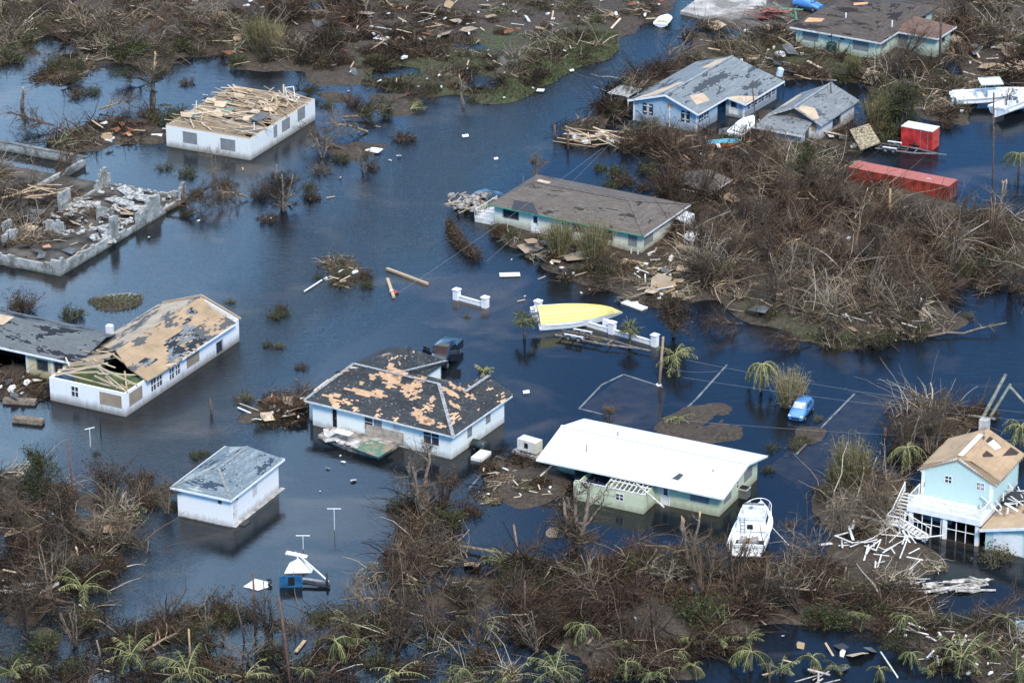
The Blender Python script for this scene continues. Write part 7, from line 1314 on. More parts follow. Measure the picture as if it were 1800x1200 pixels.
# two centre console boats
def console_boat(p,yaw,label,L=8.6,roll=0,z=.35,top=True,bot=NAVY,pitch=0):
    t=thing('fishing_boat',p,0,label,'boat','white fishing boats stranded at the pond'); setrot(t,yaw,pitch,roll,z)
    hull_mesh(hull_rings(L,2.7,1.25,.55,.5,13),[GEL,bot],t,cock=(.6,L*.72,.65))
    m=MB(); m.ring_loft([[(L*.40,-.5,.6),(L*.40,-.5,1.7),(L*.40,.5,1.7),(L*.40,.5,.6)],[(L*.53,-.45,.6),(L*.5,-.42,1.8),(L*.5,.42,1.8),(L*.53,.45,.6)]]); m.box((L*.28,-.45,.6),(L*.35,.45,1.35)); m.build('console',GEL,t)
    if top:
        m=MB(); m.box((L*.30,-.95,2.75),(L*.58,.95,2.84)); m.build('canopy',plain('pale_mint_canopy',(.55,.70,.64),.5,.15),t); m=MB()
        for x in (L*.36,L*.52):
            for y in(-.6,.6): m.tube([(x,y,1.2),(x,y*1.2,2.75)],.04,5)
        m.tube([(L*.3,-1.0,2.9),(L*.58,-1.0,2.9),(L*.58,1.0,2.9),(L*.3,1.0,2.9)],.03,4); m.build('canopy_frame',WHITED,t)
    for y in((-.4,.4) if top else (0,)):
        m=MB(); m.lump((-.35,y,1.25),.38,3,.85); m.box((-.45,y-.1,.1),(-.2,y+.1,1.1)); m.box((-.6,y-.2,.1),(-.15,y+.2,.14)); m.build('outboard',WHITED,t)
    m=MB(); pts=[]
    for i in range(9): a=-math.pi/2+math.pi*i/8; pts.append((L*.72+L*.25*math.cos(a),1.05*math.sin(a),2.05))
    m.tube(pts,.025,4); m.build('bow_rail',METALG,t); m=MB(); m.lump((L*.22,.3,.75),.3,4); m.box((L*.6,-.4,.6),(L*.68,.4,1.0)); m.build('locker',GELIN,t); return t
console_boat(at(1677,188),R(7),'longer white fishing boat with pale mint canopy lying level on the pond bank',L=9.6,roll=R(6),z=.3)
console_boat(at(1752,212),R(43),'white fishing boat with dark bimini pointing away beside the canopied one',L=8.6,top=False,roll=R(-6),z=.45)
t=thing('skiff',at(1291,245,.4),0,'white open skiff nosed up against the sky blue house porch','boat'); setrot(t,R(62),R(-4),R(4),.35); hull_mesh(hull_rings(5.2,2.1,.85,.5,.25,11),[GEL,GEL],t,cock=(.3,3.7,.45)); m=MB(); m.box((1.2,-.8,.5),(1.5,.8,.6)); m.box((2.2,-.35,.4),(2.7,.35,1.05)); m.tube([(2.2,-.35,1.05),(2.2,-.35,1.5),(2.2,.35,1.5),(2.2,.35,1.05)],.03,4); m.build('seat',GELIN,t)
t=thing('rowboat',at(1242,262,.4),0,'swamped small boat with turquoise and orange hull below the white skiff','boat'); setrot(t,R(14),0,R(-50),.5); hull_mesh(hull_rings(4.2,1.5,.6,.6,.2,11),[plain('turquoise_paint',(.08,.30,.40),.5,.3),plain('orange_paint',(.45,.16,.07),.6,.3)],t,cock=(.2,3.3,.35))
t=thing('dinghy',at(1161,44,.3),0,'little white dinghy afloat at the head of the channel','boat'); setrot(t,R(72),0,0,-.05); hull_mesh(hull_rings(3.6,1.9,.6,.45,.1,9),[GEL,GEL],t,cock=(.3,2.6,.3)); m=MB(); m.box((.9,-.6,.35),(1.2,.6,.62)); m.build('seat',plain('yellow_seat',(.45,.45,.2)),t)
t=thing('dinghy',at(1788,1108,.2),0,'pale blue small boat beached among palms at the right edge','boat'); setrot(t,R(4),0,R(12),.1); hull_mesh(hull_rings(4.2,1.5,.6,.5,.1,9),[plain('pale_blue_hull',(.30,.50,.58),.5,.2),GEL],t,cock=(.3,3,.3)); m=MB(); m.box((1.2,-.55,.35),(1.5,.55,.5)); m.build('seat',WHITED,t)
# ================================================================ vehicles
CARB=G('blue_car_paint',.28,.5); CARBM=CARB.done((.08,.24,.52),Coat_Weight=.6,Coat_Roughness=.1,Metallic=.2)
TRK=G('dark_truck_paint',.3,.5); TRKM=TRK.done((.008,.012,.018),Coat_Weight=.6,Coat_Roughness=.12)
def wheel(parent,x,y,r=.31,w=.2):
    m=MB(); m.cyl((x,y-w/2,r),r,w,16,axis='Y'); o=m.build('wheel',BLACK,parent); m=MB(); m.cyl((x,y-w/2-.01,r),r*.58,w+.02,12,axis='Y'); m.build('rim',METALG,o)
def car_shell(secs,parent,mat,name='body'):
    """secs: (x, half width, z bottom, z shoulder, half width top, z top)"""
    m=MB(); rings=[]
    for (x,w,zb,zs,wt,zt) in secs: rings.append([(x,-w*.93,zb),(x,-w,(zb+zs)*.5),(x,-w*.97,zs),(x,-wt,zt),(x,-wt*.5,zt+.03),(x,wt*.5,zt+.03),(x,wt,zt),(x,w*.97,zs),(x,w,(zb+zs)*.5),(x,w*.93,zb)])
    m.ring_loft(rings,cap='closed'); m.add(rings[0],[tuple(range(9,-1,-1))]); m.add(rings[-1],[tuple(range(10))]); return m.build(name,mat,parent,True)
def pane(parent,pts,mat=GLASS,name='window'): m=MB(); m.add(pts,[tuple(range(len(pts)))]); return m.build(name,mat,parent)
pc=at(1408,727); t=thing('hatchback',pc,0,'bright blue hatchback standing wheel deep beside the rusty reeds','car'); setrot(t,math.atan2(-3.6,-1.45),0,0,-.18)
car_shell([(1.85,.62,.28,.50,.55,.58),(1.72,.78,.22,.66,.68,.74),(1.15,.81,.22,.82,.72,.93),(.85,.81,.22,.90,.72,1.02)],t,CARBM,'bonnet')
car_shell([(.86,.81,.22,.92,.70,1.03),(.25,.82,.22,.95,.60,1.47),(-.5,.82,.22,.97,.60,1.54),(-1.3,.81,.24,.99,.58,1.50),(-1.72,.78,.26,1.0,.62,1.14),(-1.80,.74,.3,.9,.66,1.0)],t,CARBM)
pane(t,[(.84,-.60,1.11),(.84,.60,1.11),(.30,.54,1.515),(.30,-.54,1.515)],plain('pale_windscreen',(.45,.50,.46),.15,.4,2,spec=.7),'windscreen')
for s in(-1,1):
    q=[(.62,s*.80,1.06),(-.15,s*.805,1.07),(-.12,s*.66,1.42),(.22,s*.67,1.42)]; q2=[(-.22,s*.805,1.07),(-1.1,s*.80,1.10),(-.95,s*.655,1.42),(-.20,s*.66,1.43)]
    for a in(q,q2): pane(t,a if s<0 else a[::-1])
    m=MB(); m.lump((.62,s*.92,1.05),.11,2,.7); m.build('mirror',CARBM,t); m=MB(); m.box((1.70,s*.60-.14,.60),(1.82,s*.60+.14,.72)); m.build('headlight',GEL,t)
    m=MB(); m.box((-.95,s*.5-.02,1.54),(.05,s*.5+.02,1.585)); m.build('roof_rail',METALG,t)
    for x in(1.2,-1.2): wheel(t,x,s*.74)
m=MB(); m.box((1.80,-.4,.36),(1.87,.4,.54)); m.box((1.74,-.3,.58),(1.83,.3,.64)); m.build('grille',BLACK,t); m=MB(); m.box((-1.86,-.3,.5),(-1.8,.3,.65)); m.build('number_plate',WHITED,t)
pc=at(781,632); t=thing('pickup_truck',pc,0,'dark pickup with both front doors flung open behind the black roofed house','truck'); setrot(t,math.atan2(-2.5,-.8),0,0,-.1)
car_shell([(2.75,.85,.45,.85,.78,.95),(2.6,.97,.4,1.05,.88,1.12),(1.3,.99,.4,1.12,.9,1.22)],t,TRKM,'bonnet'); car_shell([(1.32,.99,.4,1.15,.85,1.2),(.7,1.0,.4,1.18,.74,1.86),(-.85,1.0,.4,1.18,.74,1.90),(-1.0,1.0,.4,1.18,.8,1.85)],t,TRKM,'cab')
m=MB(); m.box((-3.0,-1.0,.45),(-1.02,1.0,1.22)); m.build('bed',TRKM,t); m=MB(); m.slab([(-3.0,-.95,1.27),(-1.02,-.95,1.36),(-1.02,.95,1.36),(-3.0,.95,1.27)],.1); m.build('tonneau_cover',plain('matt_cover',(.022,.04,.065),.45,.2,spec=.3),t)
pane(t,[(1.28,-.76,1.29),(1.28,.76,1.29),(.76,.68,1.87),(.76,-.68,1.87)],plain('dark_windscreen',(.03,.012,.012),.2,.3),'windscreen')
for s in(-1,1):
    m=MB(); m.bar((1.2,s*1.02,.95),(.75,s*2.0,.95),.1,.75); d=m.build('door',TRKM,t); m=MB(); m.bar((1.14,s*1.1,1.5),(.78,s*1.92,1.5),.05,.38); m.build('window',GLASS,d)
    m=MB(); m.box((-.8,s*.985-.03,1.25),(.5,s*.985+.03-.06*s,1.68)); m.build('window',GLASS,t)
    for x in(1.95,-2.0): wheel(t,x,s*.9,.4,.26)
m=MB(); m.box((2.70,-.6,.6),(2.80,.6,.9)); m.build('grille',METALG,t)
# red box trailer
RED=plain('trailer_red',(.42,.035,.03),.5,.35,1.0); N_=at(1637.6,265); t=thing('cargo_trailer',N_,R(60),'red enclosed cargo trailer with white roof standing in the pond','trailer')
L_=(at(1598.5,256)-N_).length; W2=(at(1654,257)-N_).length; L_,W2=3.9,2.0; z0,z1=-.1,2.25
m=MB(); m.box((0,0,z0),(W2,L_,z1)); o=m.build('body',RED,t); m=MB(); m.box((-.03,-.03,z1+.003),(W2+.03,L_+.03,z1+.09)); m.build('roof',WHITED,t)
m=MB(); 
for y in (.55,1.45,): m.box((-.025,y-.04,z0),(-.003,y+.04,z1)); 
m.build('door_seam',METALG,t); m=MB(); m.box((.05,-.04,z0+.1),(W2-.05,-.003,z1-.05)); m.build('ramp_door',plain('sunlit_red',(.52,.07,.05),.5,.3),t); wheel(t,.15,L_*.55,.35); m=MB(); m.box((-.1,L_*.38,.25),(.0,L_*.72,.33)); m.build('fender',BLACK,t)  # ramp door's brighter red: sunlight on that side put into the colour
# container
N_=at(1664,372); t=thing('shipping_container',at(1666,366,-.75),R(60),'faded red long shipping container half hidden behind the brown thicket','container'); m=MB(); Lc,Wc,Hc=12.2,2.44,2.6
m.box((.05,.05,-.4),(Wc-.05,Lc-.05,Hc-.05))
for k in range(40): y=.2+k*(Lc-.4)/40; m.box((-.0,y,-.3),(.05,y+.14,Hc-.15))
CR=plain('container_red',(.25,.04,.025),.7,.45,.9); m.build('body',CR,t); m=MB(); m.box((.0,.0,Hc-.05),(Wc,Lc,Hc)); gg=G('container_roof',.7,.2); u_,v_,_=gg.xyz(gg.co('UV')); nn=gg.noise(gg.co(),.45,4,.6); m.build('roof',gg.done(gg.mix(gg.step(nn,.62,.64),gg.mix(gg.noise(gg.co(),2,4),(.40,.13,.105),(.28,.09,.07)),(.36,.37,.38))),t)
m=MB(); 
for y in(0,Lc-.12):
    for x in(0,Wc-.12): m.box((x-.01,y-.01,-.4),(x+.13,y+.13,Hc-.06))
m.build('corner_post',CR,t); m=MB(); 
for x in(.5,.9,1.5,1.9): m.tube([(x,-.04,0),(x,-.04,Hc-.2)],.03,5)
m.build('lock_bar',METALG,t)
# boat trailers
def trailer(p,yaw,L,label,mat,z=.25,roll=0):
    t=thing('boat_trailer',p,0,label,'trailer'); setrot(t,yaw,0,roll,z); m=MB()
    for s in(-1,1): m.bar((0,s*.85,.3),(L*.6,s*.8,.3),.1,.14); m.bar((L*.6,s*.8,.3),(L*.93,s*.05,.3),.1,.14)
    for k in range(5): m.bar((L*.04+k*L*.14,-.85,.28),(L*.04+k*L*.14,.85,.28),.09,.09)
    m.bar((L*.9,0,.3),(L*1.08,0,.3),.12,.12); m.build('frame',mat,t); m=MB()
    for s in(-1,1): m.box((L*.12,s*1.05-.14,.62),(L*.34,s*1.05+.14,.68)); m.box((L*.12,s*1.05-.02,.45),(L*.34,s*1.05+.02,.62))
    m.build('mudguard',WHITED,t)
    for s in(-1,1):
        for x in(L*.17,L*.29): wheel(t,x,s*1.02,.3,.2)
    m=MB(); 
    for s in(-1,1): m.bar((.1,s*.4,.45),(L*.5,s*.35,.45),.16,.06)
    m.build('bunk',plain('carpet_bunk',(.06,.055,.05)),t); return t
trailer(at(982,590),R(-27),9.4,'empty rusty boat trailer sunk behind the long gate wall',plain('rusty_frame',(.24,.20,.16),.8,.4,3),.05,R(-6))
trailer(at(1542,262),R(-22),7.6,'empty grey boat trailer floating between red trailer and container',METALG,.1)
# generator, tanks, air conditioner
t=thing('generator',at(942,806),R(56),'cream boxed generator on a concrete pad beside the white metal roof','generator'); m=MB(); m.box((-.2,-.3,-.5),(1.5,2.6,.25)); m.build('pad',CONC,t); m=MB(); m.box((0,0,.45),(1.1,2.1,1.55)); o=m.build('body',plain('cream_enclosure',(.60,.60,.52),.5,.12),t); m=MB(); m.add([(0,0,1.55),(1.1,0,1.55),(1.1,2.1,1.55),(0,2.1,1.55),(.25,.2,1.68),(.85,.2,1.68),(.85,1.9,1.68),(.25,1.9,1.68)],[(4,5,6,7),(0,1,5,4),(1,2,6,5),(2,3,7,6),(3,0,4,7)]); m.build('lid',MAT['cream_enclosure'],t); m=MB(); m.box((-.03,.9,.8),(-.003,1.3,1.3)); m.build('control_panel',DARK,t)
t=thing('air_conditioner',at(1312,878),GA,'round grilled air conditioner unit at the green house side','air conditioner'); m=MB(); m.box((0,0,0),(.9,.9,.95)); m.build('body',plain('ac_body',(.12,.13,.12),.6,.2),t); m=MB(); m.cyl((.45,.45,.953),.4,.03,16); m.build('fan_grille',BLACK,t); m=MB(); m.box((-.03,-.03,.86),(.93,.93,.945)); m.build('rim',WHITED,t)
t=thing('gas_tank',at(842,789),GA,'dark horizontal fuel tank beside the black roofed house','tank'); m=MB(); m.tube([(0,-.75,.5),(0,-.65,.5),(0,.65,.5),(0,.75,.5)],[.3,.45,.45,.3],14); m.build('body',plain('tank_dark',(.03,.045,.045),.4,.3),t,True); m=MB(); m.box((-.2,-.5,-.3),(.2,-.35,.2)); m.box((-.2,.35,-.3),(.2,.5,.2)); m.build('saddle',CONC,t)
t=thing('step_block',at(826,806),GA,'white concrete step at the near corner of the black roofed house','step'); m=MB(); m.box((-.2,-1.3,-.4),(1.8,-.2,.3)); m.build('slab',WHITE,t)
# clothesline T posts
def tpost(px,py,h,label,yaw=0,w=.62): t=thing('clothesline_post',at(px,py),R(yaw),label,'post','white clothesline posts'); m=MB(); m.tube([(0,0,-.5),(0,0,h)],.04,6); m.build('pole',WHITED,t); m=MB(); m.bar((-w,0,h),(w,0,h),.06,.06); m.build('crossbar',WHITE,t)
tpost(588,931,2.1,'white T shaped clothesline post alone in water right of the outbuilding'); tpost(533,965,1.35,'white T shaped clothesline post rising above the capsized white canopy'); tpost(159,785,1.9,'thin grey T shaped clothesline post before the long white house',30,.5)
# wreckage group
t=thing('collapsed_canopy',at(522,1000),R(10),'crumpled white canopy and panel half sunk below the second T post','canopy'); m=MB(); m.slab([(-.9,.9,1.15),(.9,.4,.85),(1.1,.8,.9),(-.7,1.3,1.25)],.06); m.add([(-1.2,-.6,0),(1.2,-.9,0),(1.5,.2,.05),(.2,.6,.75),(-.6,.2,.6)],[(0,1,2,3,4),(0,4,3),(0,3,2),(0,2,1)]); m.build('sheet',WHITED,t); m=MB(); m.bar((.4,.6,.9),(2.3,-3.8,.5),.12,.12); m.bar((0,1,1.2),(.3,.3,.3),.1,.1); m.build('pole',WHITE,t)
t=thing('metal_wreck',at(512,1030),R(5),'torn blue metal box and black frame wreckage in the lower left water','wreckage'); m=MB(); m.box((-1.0,-.2,-.4),(.95,-.15,1.1)); m.box((-1.0,-.15,-.4),(-.95,1.1,1.1)); m.box((.2,-.15,-.4),(.26,.9,1.0)); m.build('panel',plain('deep_blue',(.015,.10,.22),.5,.3),t); m=MB(); m.box((-.25,-.24,.2),(.3,-.21,1.0)); m.build('opening',DARK,t)  # dark plate on the blue panel paints the shade inside an opening
m=MB(); m.bar((1.0,.1,.35),(3.3,-.7,.15),.4,.12); m.bar((1.0,1.0,.3),(3.3,.3,.2),.1,.1); m.box((3.0,-.7,-.2),(3.2,.9,.7)); m.build('frame',BLACK,t); m=MB(); m.bar((1.0,.45,.5),(3.2,-.1,.32),.4,.05); m.build('shelf',METALG,t)
t=thing('floating_sheet',at(450,1030),R(15),'folded white sheet floating beside a brown pole in the lower left water','sheet'); m=MB(); m.add([(-1.1,.2,.02),(0,-.9,.05),(1.0,-.5,.05),(1.1,.3,.15),(.1,.9,.3),(0,.1,.55)],[(0,1,5),(1,2,5),(2,3,5),(3,4,5),(4,0,5),(0,4,3,2,1)]); m.build('sheet',WHITE,t); m=MB(); m.tube([(1.0,-.4,.2),(1.3,-.2,.35),(1.35,.3,.35),(1.1,.5,.25)],.09,6); m.build('rope_loop',BLACK,t)
# ================================================================ poles and wires
def pole(px,py,h,r,label,lean=(0,0),mat=TRUNK,cat='pole',name='utility_pole',z=None,cross=False,base=None,group=None):
    p=at(px,py); zz=max(ground(p.x,p.y),-.1) if z is None else z; t=thing(name,(p.x,p.y,zz),0,label,cat,group); m=MB(); m.tube([(0,0,-.8),(lean[0]*.5+.03,lean[1]*.5,h*.5),(lean[0],lean[1],h)],[r,r*.88,r*.75],8); m.build('shaft',mat,t,True)
    if cross: m=MB(); m.bar((lean[0]-.9,lean[1],h-.5),(lean[0]+.9,lean[1],h-.5),.12,.12); m.build('crossarm',mat,t)
    if base: m=MB(); m.cyl((0,0,-.2),r*1.7,.42,12); m.build('collar',WHITE,t)
    return t
REDP=plain('reddish_trunk',(.15,.075,.055),.9,.3,3); BROWNP=plain('brown_trunk',(.11,.075,.055),.9,.35,3)
SHOOK=[at(1160,735).x,at(1160,735).y]
pole(1158,677,5.2,.16,'snapped tan utility pole with splintered top and white collar',(.35,.1),plain('tan_pole',(.33,.22,.14),.85,.25,3),base=True); 
pole(131,895,6.8,.09,'thin reddish bare trunk standing left of the outbuilding',(-.3,0),REDP,'trunk','bare_trunk'); pole(449,1115,5.9,.11,'straight orange brown trunk in front of the floating white sheet',(-.05,0),REDP,'trunk','bare_trunk'); pole(466,1105,4.6,.07,'thin grey trunk just right of the straight orange brown one',(0,0),BROWNP,'trunk','bare_trunk')
pole(512,1210,8.4,.12,'long leaning reddish trunk at the bottom edge below the blue wreck',(-.8,0),REDP,'trunk','bare_trunk'); pole(432,1128,3.6,.09,'short slanting broken trunk left of the orange brown one',(-.7,0),BROWNP,'trunk','bare_trunk'); pole(334,1165,3.3,.1,'short splintered orange stump in the lower left scrub',(0,0),SPLIT,'trunk','bare_trunk'); pole(178,1160,2.0,.1,'small leaning stake at the lower left corner',(-.3,0),TRUNKG,'trunk','bare_trunk'); pole(372,735,2.2,.13,'single brown post leaning in water right of the long white house',(-.1,0),BROWNP,'post','mooring_post'); pole(177,765,2.2,.06,'thin black stake before the mouldy white wall',(0,0),BLACK,'post','mooring_post')
pole(1332,268,8.2,.09,'tall dark leaning trunk between blue house and cottage',(-.9,0),BROWNP,'trunk','bare_trunk'); pole(1463,212,5.6,.09,'dark thin trunk rising over the white cottage roof',(-.5,0),BROWNP,'trunk','bare_trunk',z=.4); pole(1651,128,9.8,.16,'tall dark pole right of the mint bungalow',(-.2,0),BROWNP,z=.4); pole(1744,388,14.5,.11,'very tall thin dark pole at the right edge over the boats',(-.6,0),BROWNP); pole(1378,318,5.4,.08,'thin straight trunk before the low shed',(0,0),BROWNP,'trunk','bare_trunk'); pole(975,245,1.9,.14,'short rusty post left of the splintered lumber pile',(0,0),REDP,'post','mooring_post'); pole(998,262,2.1,.14,'rusty post right beside the splintered lumber pile',(0,0),REDP,'post','mooring_post'); pole(915,1008,4.6,.12,'tan crooked trunk between the two big dead trees',(-.6,.2),plain('tan_trunk',(.24,.16,.11),.9,.3,3),'trunk','bare_trunk'); pole(922,1085,3.4,.1,'thin dark trunk below the tan crooked one',(0,.2),BROWNP,'trunk','bare_trunk'); pole(1352,1200,2.0,.1,'stub at the bottom edge by the small pond',(0,0),BROWNP,'trunk','bare_trunk'); pole(1555,772,1.3,.2,'squat brown stump in water left of the bare trees',(0,0),BROWNP,'stump','stump'); pole(1562,395,3.2,.16,'splintered orange snag in the upper brown thicket',(0,0),SPLIT,'trunk','bare_trunk',z=1); pole(1480,1030,2.0,.1,'grey stub behind the fallen bleached tree',(.3,0),TRUNKG,'trunk','bare_trunk')
t=thing('pole_frame',at(1738,742,.1),0,'leaning grey wooden pole frame rising behind the aqua house','poles'); GP=plain('grey_pole',(.24,.25,.20),.9,.3,2); m=MB(); m.tube([(-.8,0,0),(1.5,.9,4.6)],[.2,.15],8); m.build('pole',GP,t); m=MB(); m.tube([(-.3,-.2,-.1),(1.9,.2,3.9)],[.16,.13],8); m.build('pole',GP,t); m=MB(); m.tube([(1.85,.2,3.6),(4.2,-.6,1.2)],[.14,.1],8); m.build('pole',GP,t); m=MB(); m.bar((-1.9,.3,.6),(.6,-.2,.45),.25,.14); m.bar((-2.0,.2,0),(-1.9,.3,.6),.12,.12); m.build('crossarm',GP,t)
def wire(a,b,sag,label,r=.011):
    pa,pb=Vector(a),Vector(b); pts=[pa.lerp(pb,k/14)-Vector((0,0,sag*4*(k/14)*(1-k/14))) for k in range(15)]; t=MB(); t.tube([p-pa for p in pts],r,4); o=t.build('power_line',plain('grey_wire',(.22,.23,.23),.5,.1)); o.location=pa; tag(o,label,'cable','slack power lines over the flood')
wire(at(1205,632,5),at(1830,728,5),.5,'highest slack power line crossing the water right of the palms'); wire(at(1200,663,4),at(1830,742,4),.3,'middle power line crossing above the blue hatchback'); wire(at(1160,735,2.6),at(1830,775,3.2),.3,'lowest power line running past the rusty reeds'); wire(at(1165,645,3),at(1262,652,1),.3,'short slack line from the snapped pole')
wire(at(700,515,.2),at(1060,260,6),.3,'thin line rising over the cream house roof towards the pergola'); wire(at(855,460,.2),at(1118,205,5),.4,'second thin line beside the curved hedge')
# long low plank walk among the lower trees
t=thing('fallen_pole',at(720,945,.3),0,'long half sunk pole lying across the water below the big dead trees','pole'); m=MB(); e=at(1010,995,.3)-at(720,945,.3); m.tube([(0,0,0),tuple(e*.5+Vector((0,0,.1))),tuple(e)],[.16,.14,.1],6); m.build('shaft',TRUNKG,t)
for (a,b,w,hh,mt,lb,nm) in (((680,472),(752,499),.3,.22,LUM,'long tan pole floating alone above the short gate wall','floating_pole'),((681,490),(692,522),.32,.24,LUM,'short grey log floating under the long tan pole','floating_log'),((535,512),(566,492),.12,.1,WHITE,'white plank leaning off the small brushy island','plank'),((878,483),(914,482),1.0,.08,WHITED,'pale flat board floating left of the cream house bank','board'),((1097,530),(1133,543),1.0,.15,WHITE,'white board floating behind the yellow hull','board'),((418,716),(441,726),.14,.1,WHITE,'white pipe at the left tip of the rubbish island','pipe'),((536,1125),(520,1145),.3,.1,LUM,'tan board near the bottom edge in the scrub','board'),((1548,1145),(1578,1190),.12,.1,WHITED,'long white pipe slanting through the lower right pond','pipe'),((1150,512),(1176,535),.2,.15,LUM,'weathered board at the thicket bank','board')):
    pa,pb=at(*a,.12),at(*b,.12); o=thing(nm,pa,0,lb,nm.split('_')[-1]); m=MB(); m.tone=.6; d=pb-pa; m.bar((0,0,0),tuple(d),w,hh); m.build('shaft' if 'pole' in nm or 'log' in nm else 'body',mt,o)
# ================================================================ debris: one object per piece
random.seed(99)
def chip(kind,seed):
    rg=random.Random(seed); m=MB(); m.tone=rg.uniform(.5,.95)
    if kind=='plank': L=rg.uniform(1.2,3.2); m.bar((-L/2,0,.06),(L/2,0,.06+rg.uniform(0,.3)),rg.uniform(.14,.26),.06); return m.build('plank',LUM)
    if kind=='white_board': L=rg.uniform(1.2,3.0); m.bar((-L/2,0,.08),(L/2,0,.08+rg.uniform(0,.35)),rg.uniform(.12,.22),.05); return m.build('white_board',WHITED)
    if kind=='plywood_sheet': a=rg.uniform(.6,1.3); b=rg.uniform(.5,.9); m.slab([(-a,-b,.1),(a*.8,-b*1.1,.25),(a,b*.7,.3),(a*.1,b*1.1,.35),(-a*.9,b*.8,.15)],.04); return m.build('plywood_sheet',rg.choice([MAT['pale_ply'],MAT['tan_decking'],MAT['weathered_board']]))
    if kind=='white_fragment':
        a=rg.uniform(.2,.6); b=rg.uniform(.1,.3); m.slab([(-a,-b,.15),(a*.7,-b,.3),(a,b*.5,.35),(0,b,.4),(-a*.9,b*.6,.2)],rg.uniform(.05,.2)); return m.build('white_fragment',WHITED)
    if kind=='foam_block': a=rg.uniform(.14,.3); m.box((-a,-a*.6,0),(a,a*.6,rg.uniform(.1,.22)),Euler((rg.gauss(0,.2),rg.gauss(0,.2),0)).to_matrix().to_4x4()); return m.build('foam_block',WHITED)
    if kind=='roof_scrap': a=rg.uniform(.6,1.2); m.slab([(-a,-a*.5,.1),(a,-a*.6,.25),(a*.8,a*.5,.45),(-a*.7,a*.6,.3)],.05); return m.build('roof_scrap',rg.choice([MAT['felt_grey'],MAT['black_felt']]))
    if kind=='rusty_scrap': a=rg.uniform(.3,.7); m.slab([(-a,-a*.5,.2),(a,-a*.4,.3),(a*.8,a*.5,.5),(-a*.7,a*.6,.2)],.06); return m.build('rusty_scrap',rg.choice([MAT['rust'],MAT['brown_gable'],MAT['orange_board']]))
KD={'plank':('tan splintered plank','plank','splintered planks among the brush'),'white_board':('white painted board','board','white boards'),'plywood_sheet':('torn piece of plywood','plywood','torn plywood pieces'),'white_fragment':('jagged off white scrap','scrap','off white scraps'),'foam_block':('white foam block','block','white foam blocks'),'roof_scrap':('dark slab of roofing','roofing','dark roofing slabs'),'rusty_scrap':('rust brown scrap','scrap','rust brown scraps')}
CH={k:[None]*5 for k in KD}
def drop(kind,px,py,rz=None,sc=1,z=None,lab=None):
    i=random.randrange(5); p=at(px,py); g_=ground(p.x,p.y); zz=(max(g_,-.02)+random.uniform(.05,.5)) if z is None else z; p=at(px,py,zz)
    if CH[kind][i] is None: CH[kind][i]=o=chip(kind,hash_(kind)+i*7)
    else: o=CH[kind][i].copy(); SC.collection.objects.link(o)
    o.location=(p.x,p.y,zz); o.rotation_euler=(random.gauss(0,.18),random.gauss(0,.18),random.uniform(0,6.28) if rz is None else rz); o.scale=(sc,)*3
    d,c,g=KD[kind]; o['label']=lab or where(px,py,d); o['category']=c; o['group']=g
def hash_(s): return sum(ord(c)*(i+3) for i,c in enumerate(s))
def scatter(poly,n,kinds,smin=.6,smax=1.2,z=None,dry=True,free=False):
    c=0; xs_=[p[0] for p in poly]; ys_=[p[1] for p in poly]; tries=0
    while c<n and tries<n*30:
        tries+=1; px,py=random.uniform(min(xs_),max(xs_)),random.uniform(min(ys_),max(ys_))
        if not inpoly(np.array([px]),np.array([py]),poly)[0]: continue
        p=at(px,py)
        if dry and ground(p.x,p.y)<-.1: continue
        if not free and not outside(np.array([[p.x,p.y]]))[0]: continue
        drop(random.choice(kinds),px,py,sc=random.uniform(smin,smax),z=z); c+=1
K1=['plank','plank','plank','foam_block','plywood_sheet','white_fragment','rusty_scrap','roof_scrap']
scatter([(0,0),(640,0),(620,140),(330,125),(230,110),(70,60),(0,90)],70,K1,.7,1.3)
scatter([(640,0),(1200,0),(1160,40),(1000,50),(880,60),(800,60),(640,140)],75,['plank','white_fragment','foam_block','plank','plywood_sheet','white_board','rusty_scrap'],.6,1.1)
scatter([(640,120),(1060,60),(1000,130),(880,185),(640,150)],18,['white_fragment','foam_block','plank'],.5,.8)
scatter([(1240,40),(1400,60),(1560,120),(1800,10),(1800,150),(1700,200),(1500,150),(1340,130),(1240,95)],85,K1,.8,1.4)
scatter([(1110,240),(1230,240),(1340,210),(1540,240),(1520,300),(1300,300),(1120,290)],40,K1,.7,1.2)
scatter([(1200,390),(1240,400),(1260,470),(1200,540),(1100,510),(1120,460)],60,['plank','white_fragment','plywood_sheet','white_board','foam_block'],.6,1.1)
scatter([(1230,330),(1500,330),(1740,420),(1690,540),(1560,600),(1400,590),(1250,520)],50,K1,.6,1.1)
scatter([(1430,500),(1620,520),(1640,570),(1560,600),(1450,590)],26,['white_fragment','foam_block','plank','white_board'],.5,.9)
scatter([(860,405),(1110,465),(1180,480),(1000,485),(920,445)],25,['plank','white_fragment','roof_scrap','plywood_sheet'],.6,1.1)
scatter([(420,700),(545,690),(545,752),(440,745)],26,['white_fragment','plank','foam_block','rusty_scrap','plywood_sheet'],.7,1.2)
scatter([(150,215),(300,225),(298,255),(160,255)],14,['plywood_sheet','white_fragment','plank','rusty_scrap'],.7,1.1)
scatter([(0,650),(90,650),(90,708),(0,700)],12,['white_fragment','plank','roof_scrap'],.6,1.0)
scatter([(835,820),(980,812),(960,890),(850,885)],14,['white_fragment','plank'],.4,.7)
scatter([(850,1000),(1300,990),(1460,1000),(1480,1100),(1180,1160),(900,1120)],30,K1,.5,.9)
scatter([(1600,1050),(1800,1090),(1800,1190),(1640,1180),(1560,1090)],30,['white_fragment','white_board','plank','foam_block'],.5,1.0)
scatter([(0,900),(220,900),(200,1030),(0,1060)],12,['white_fragment','plank','plywood_sheet'],.6,1.0)
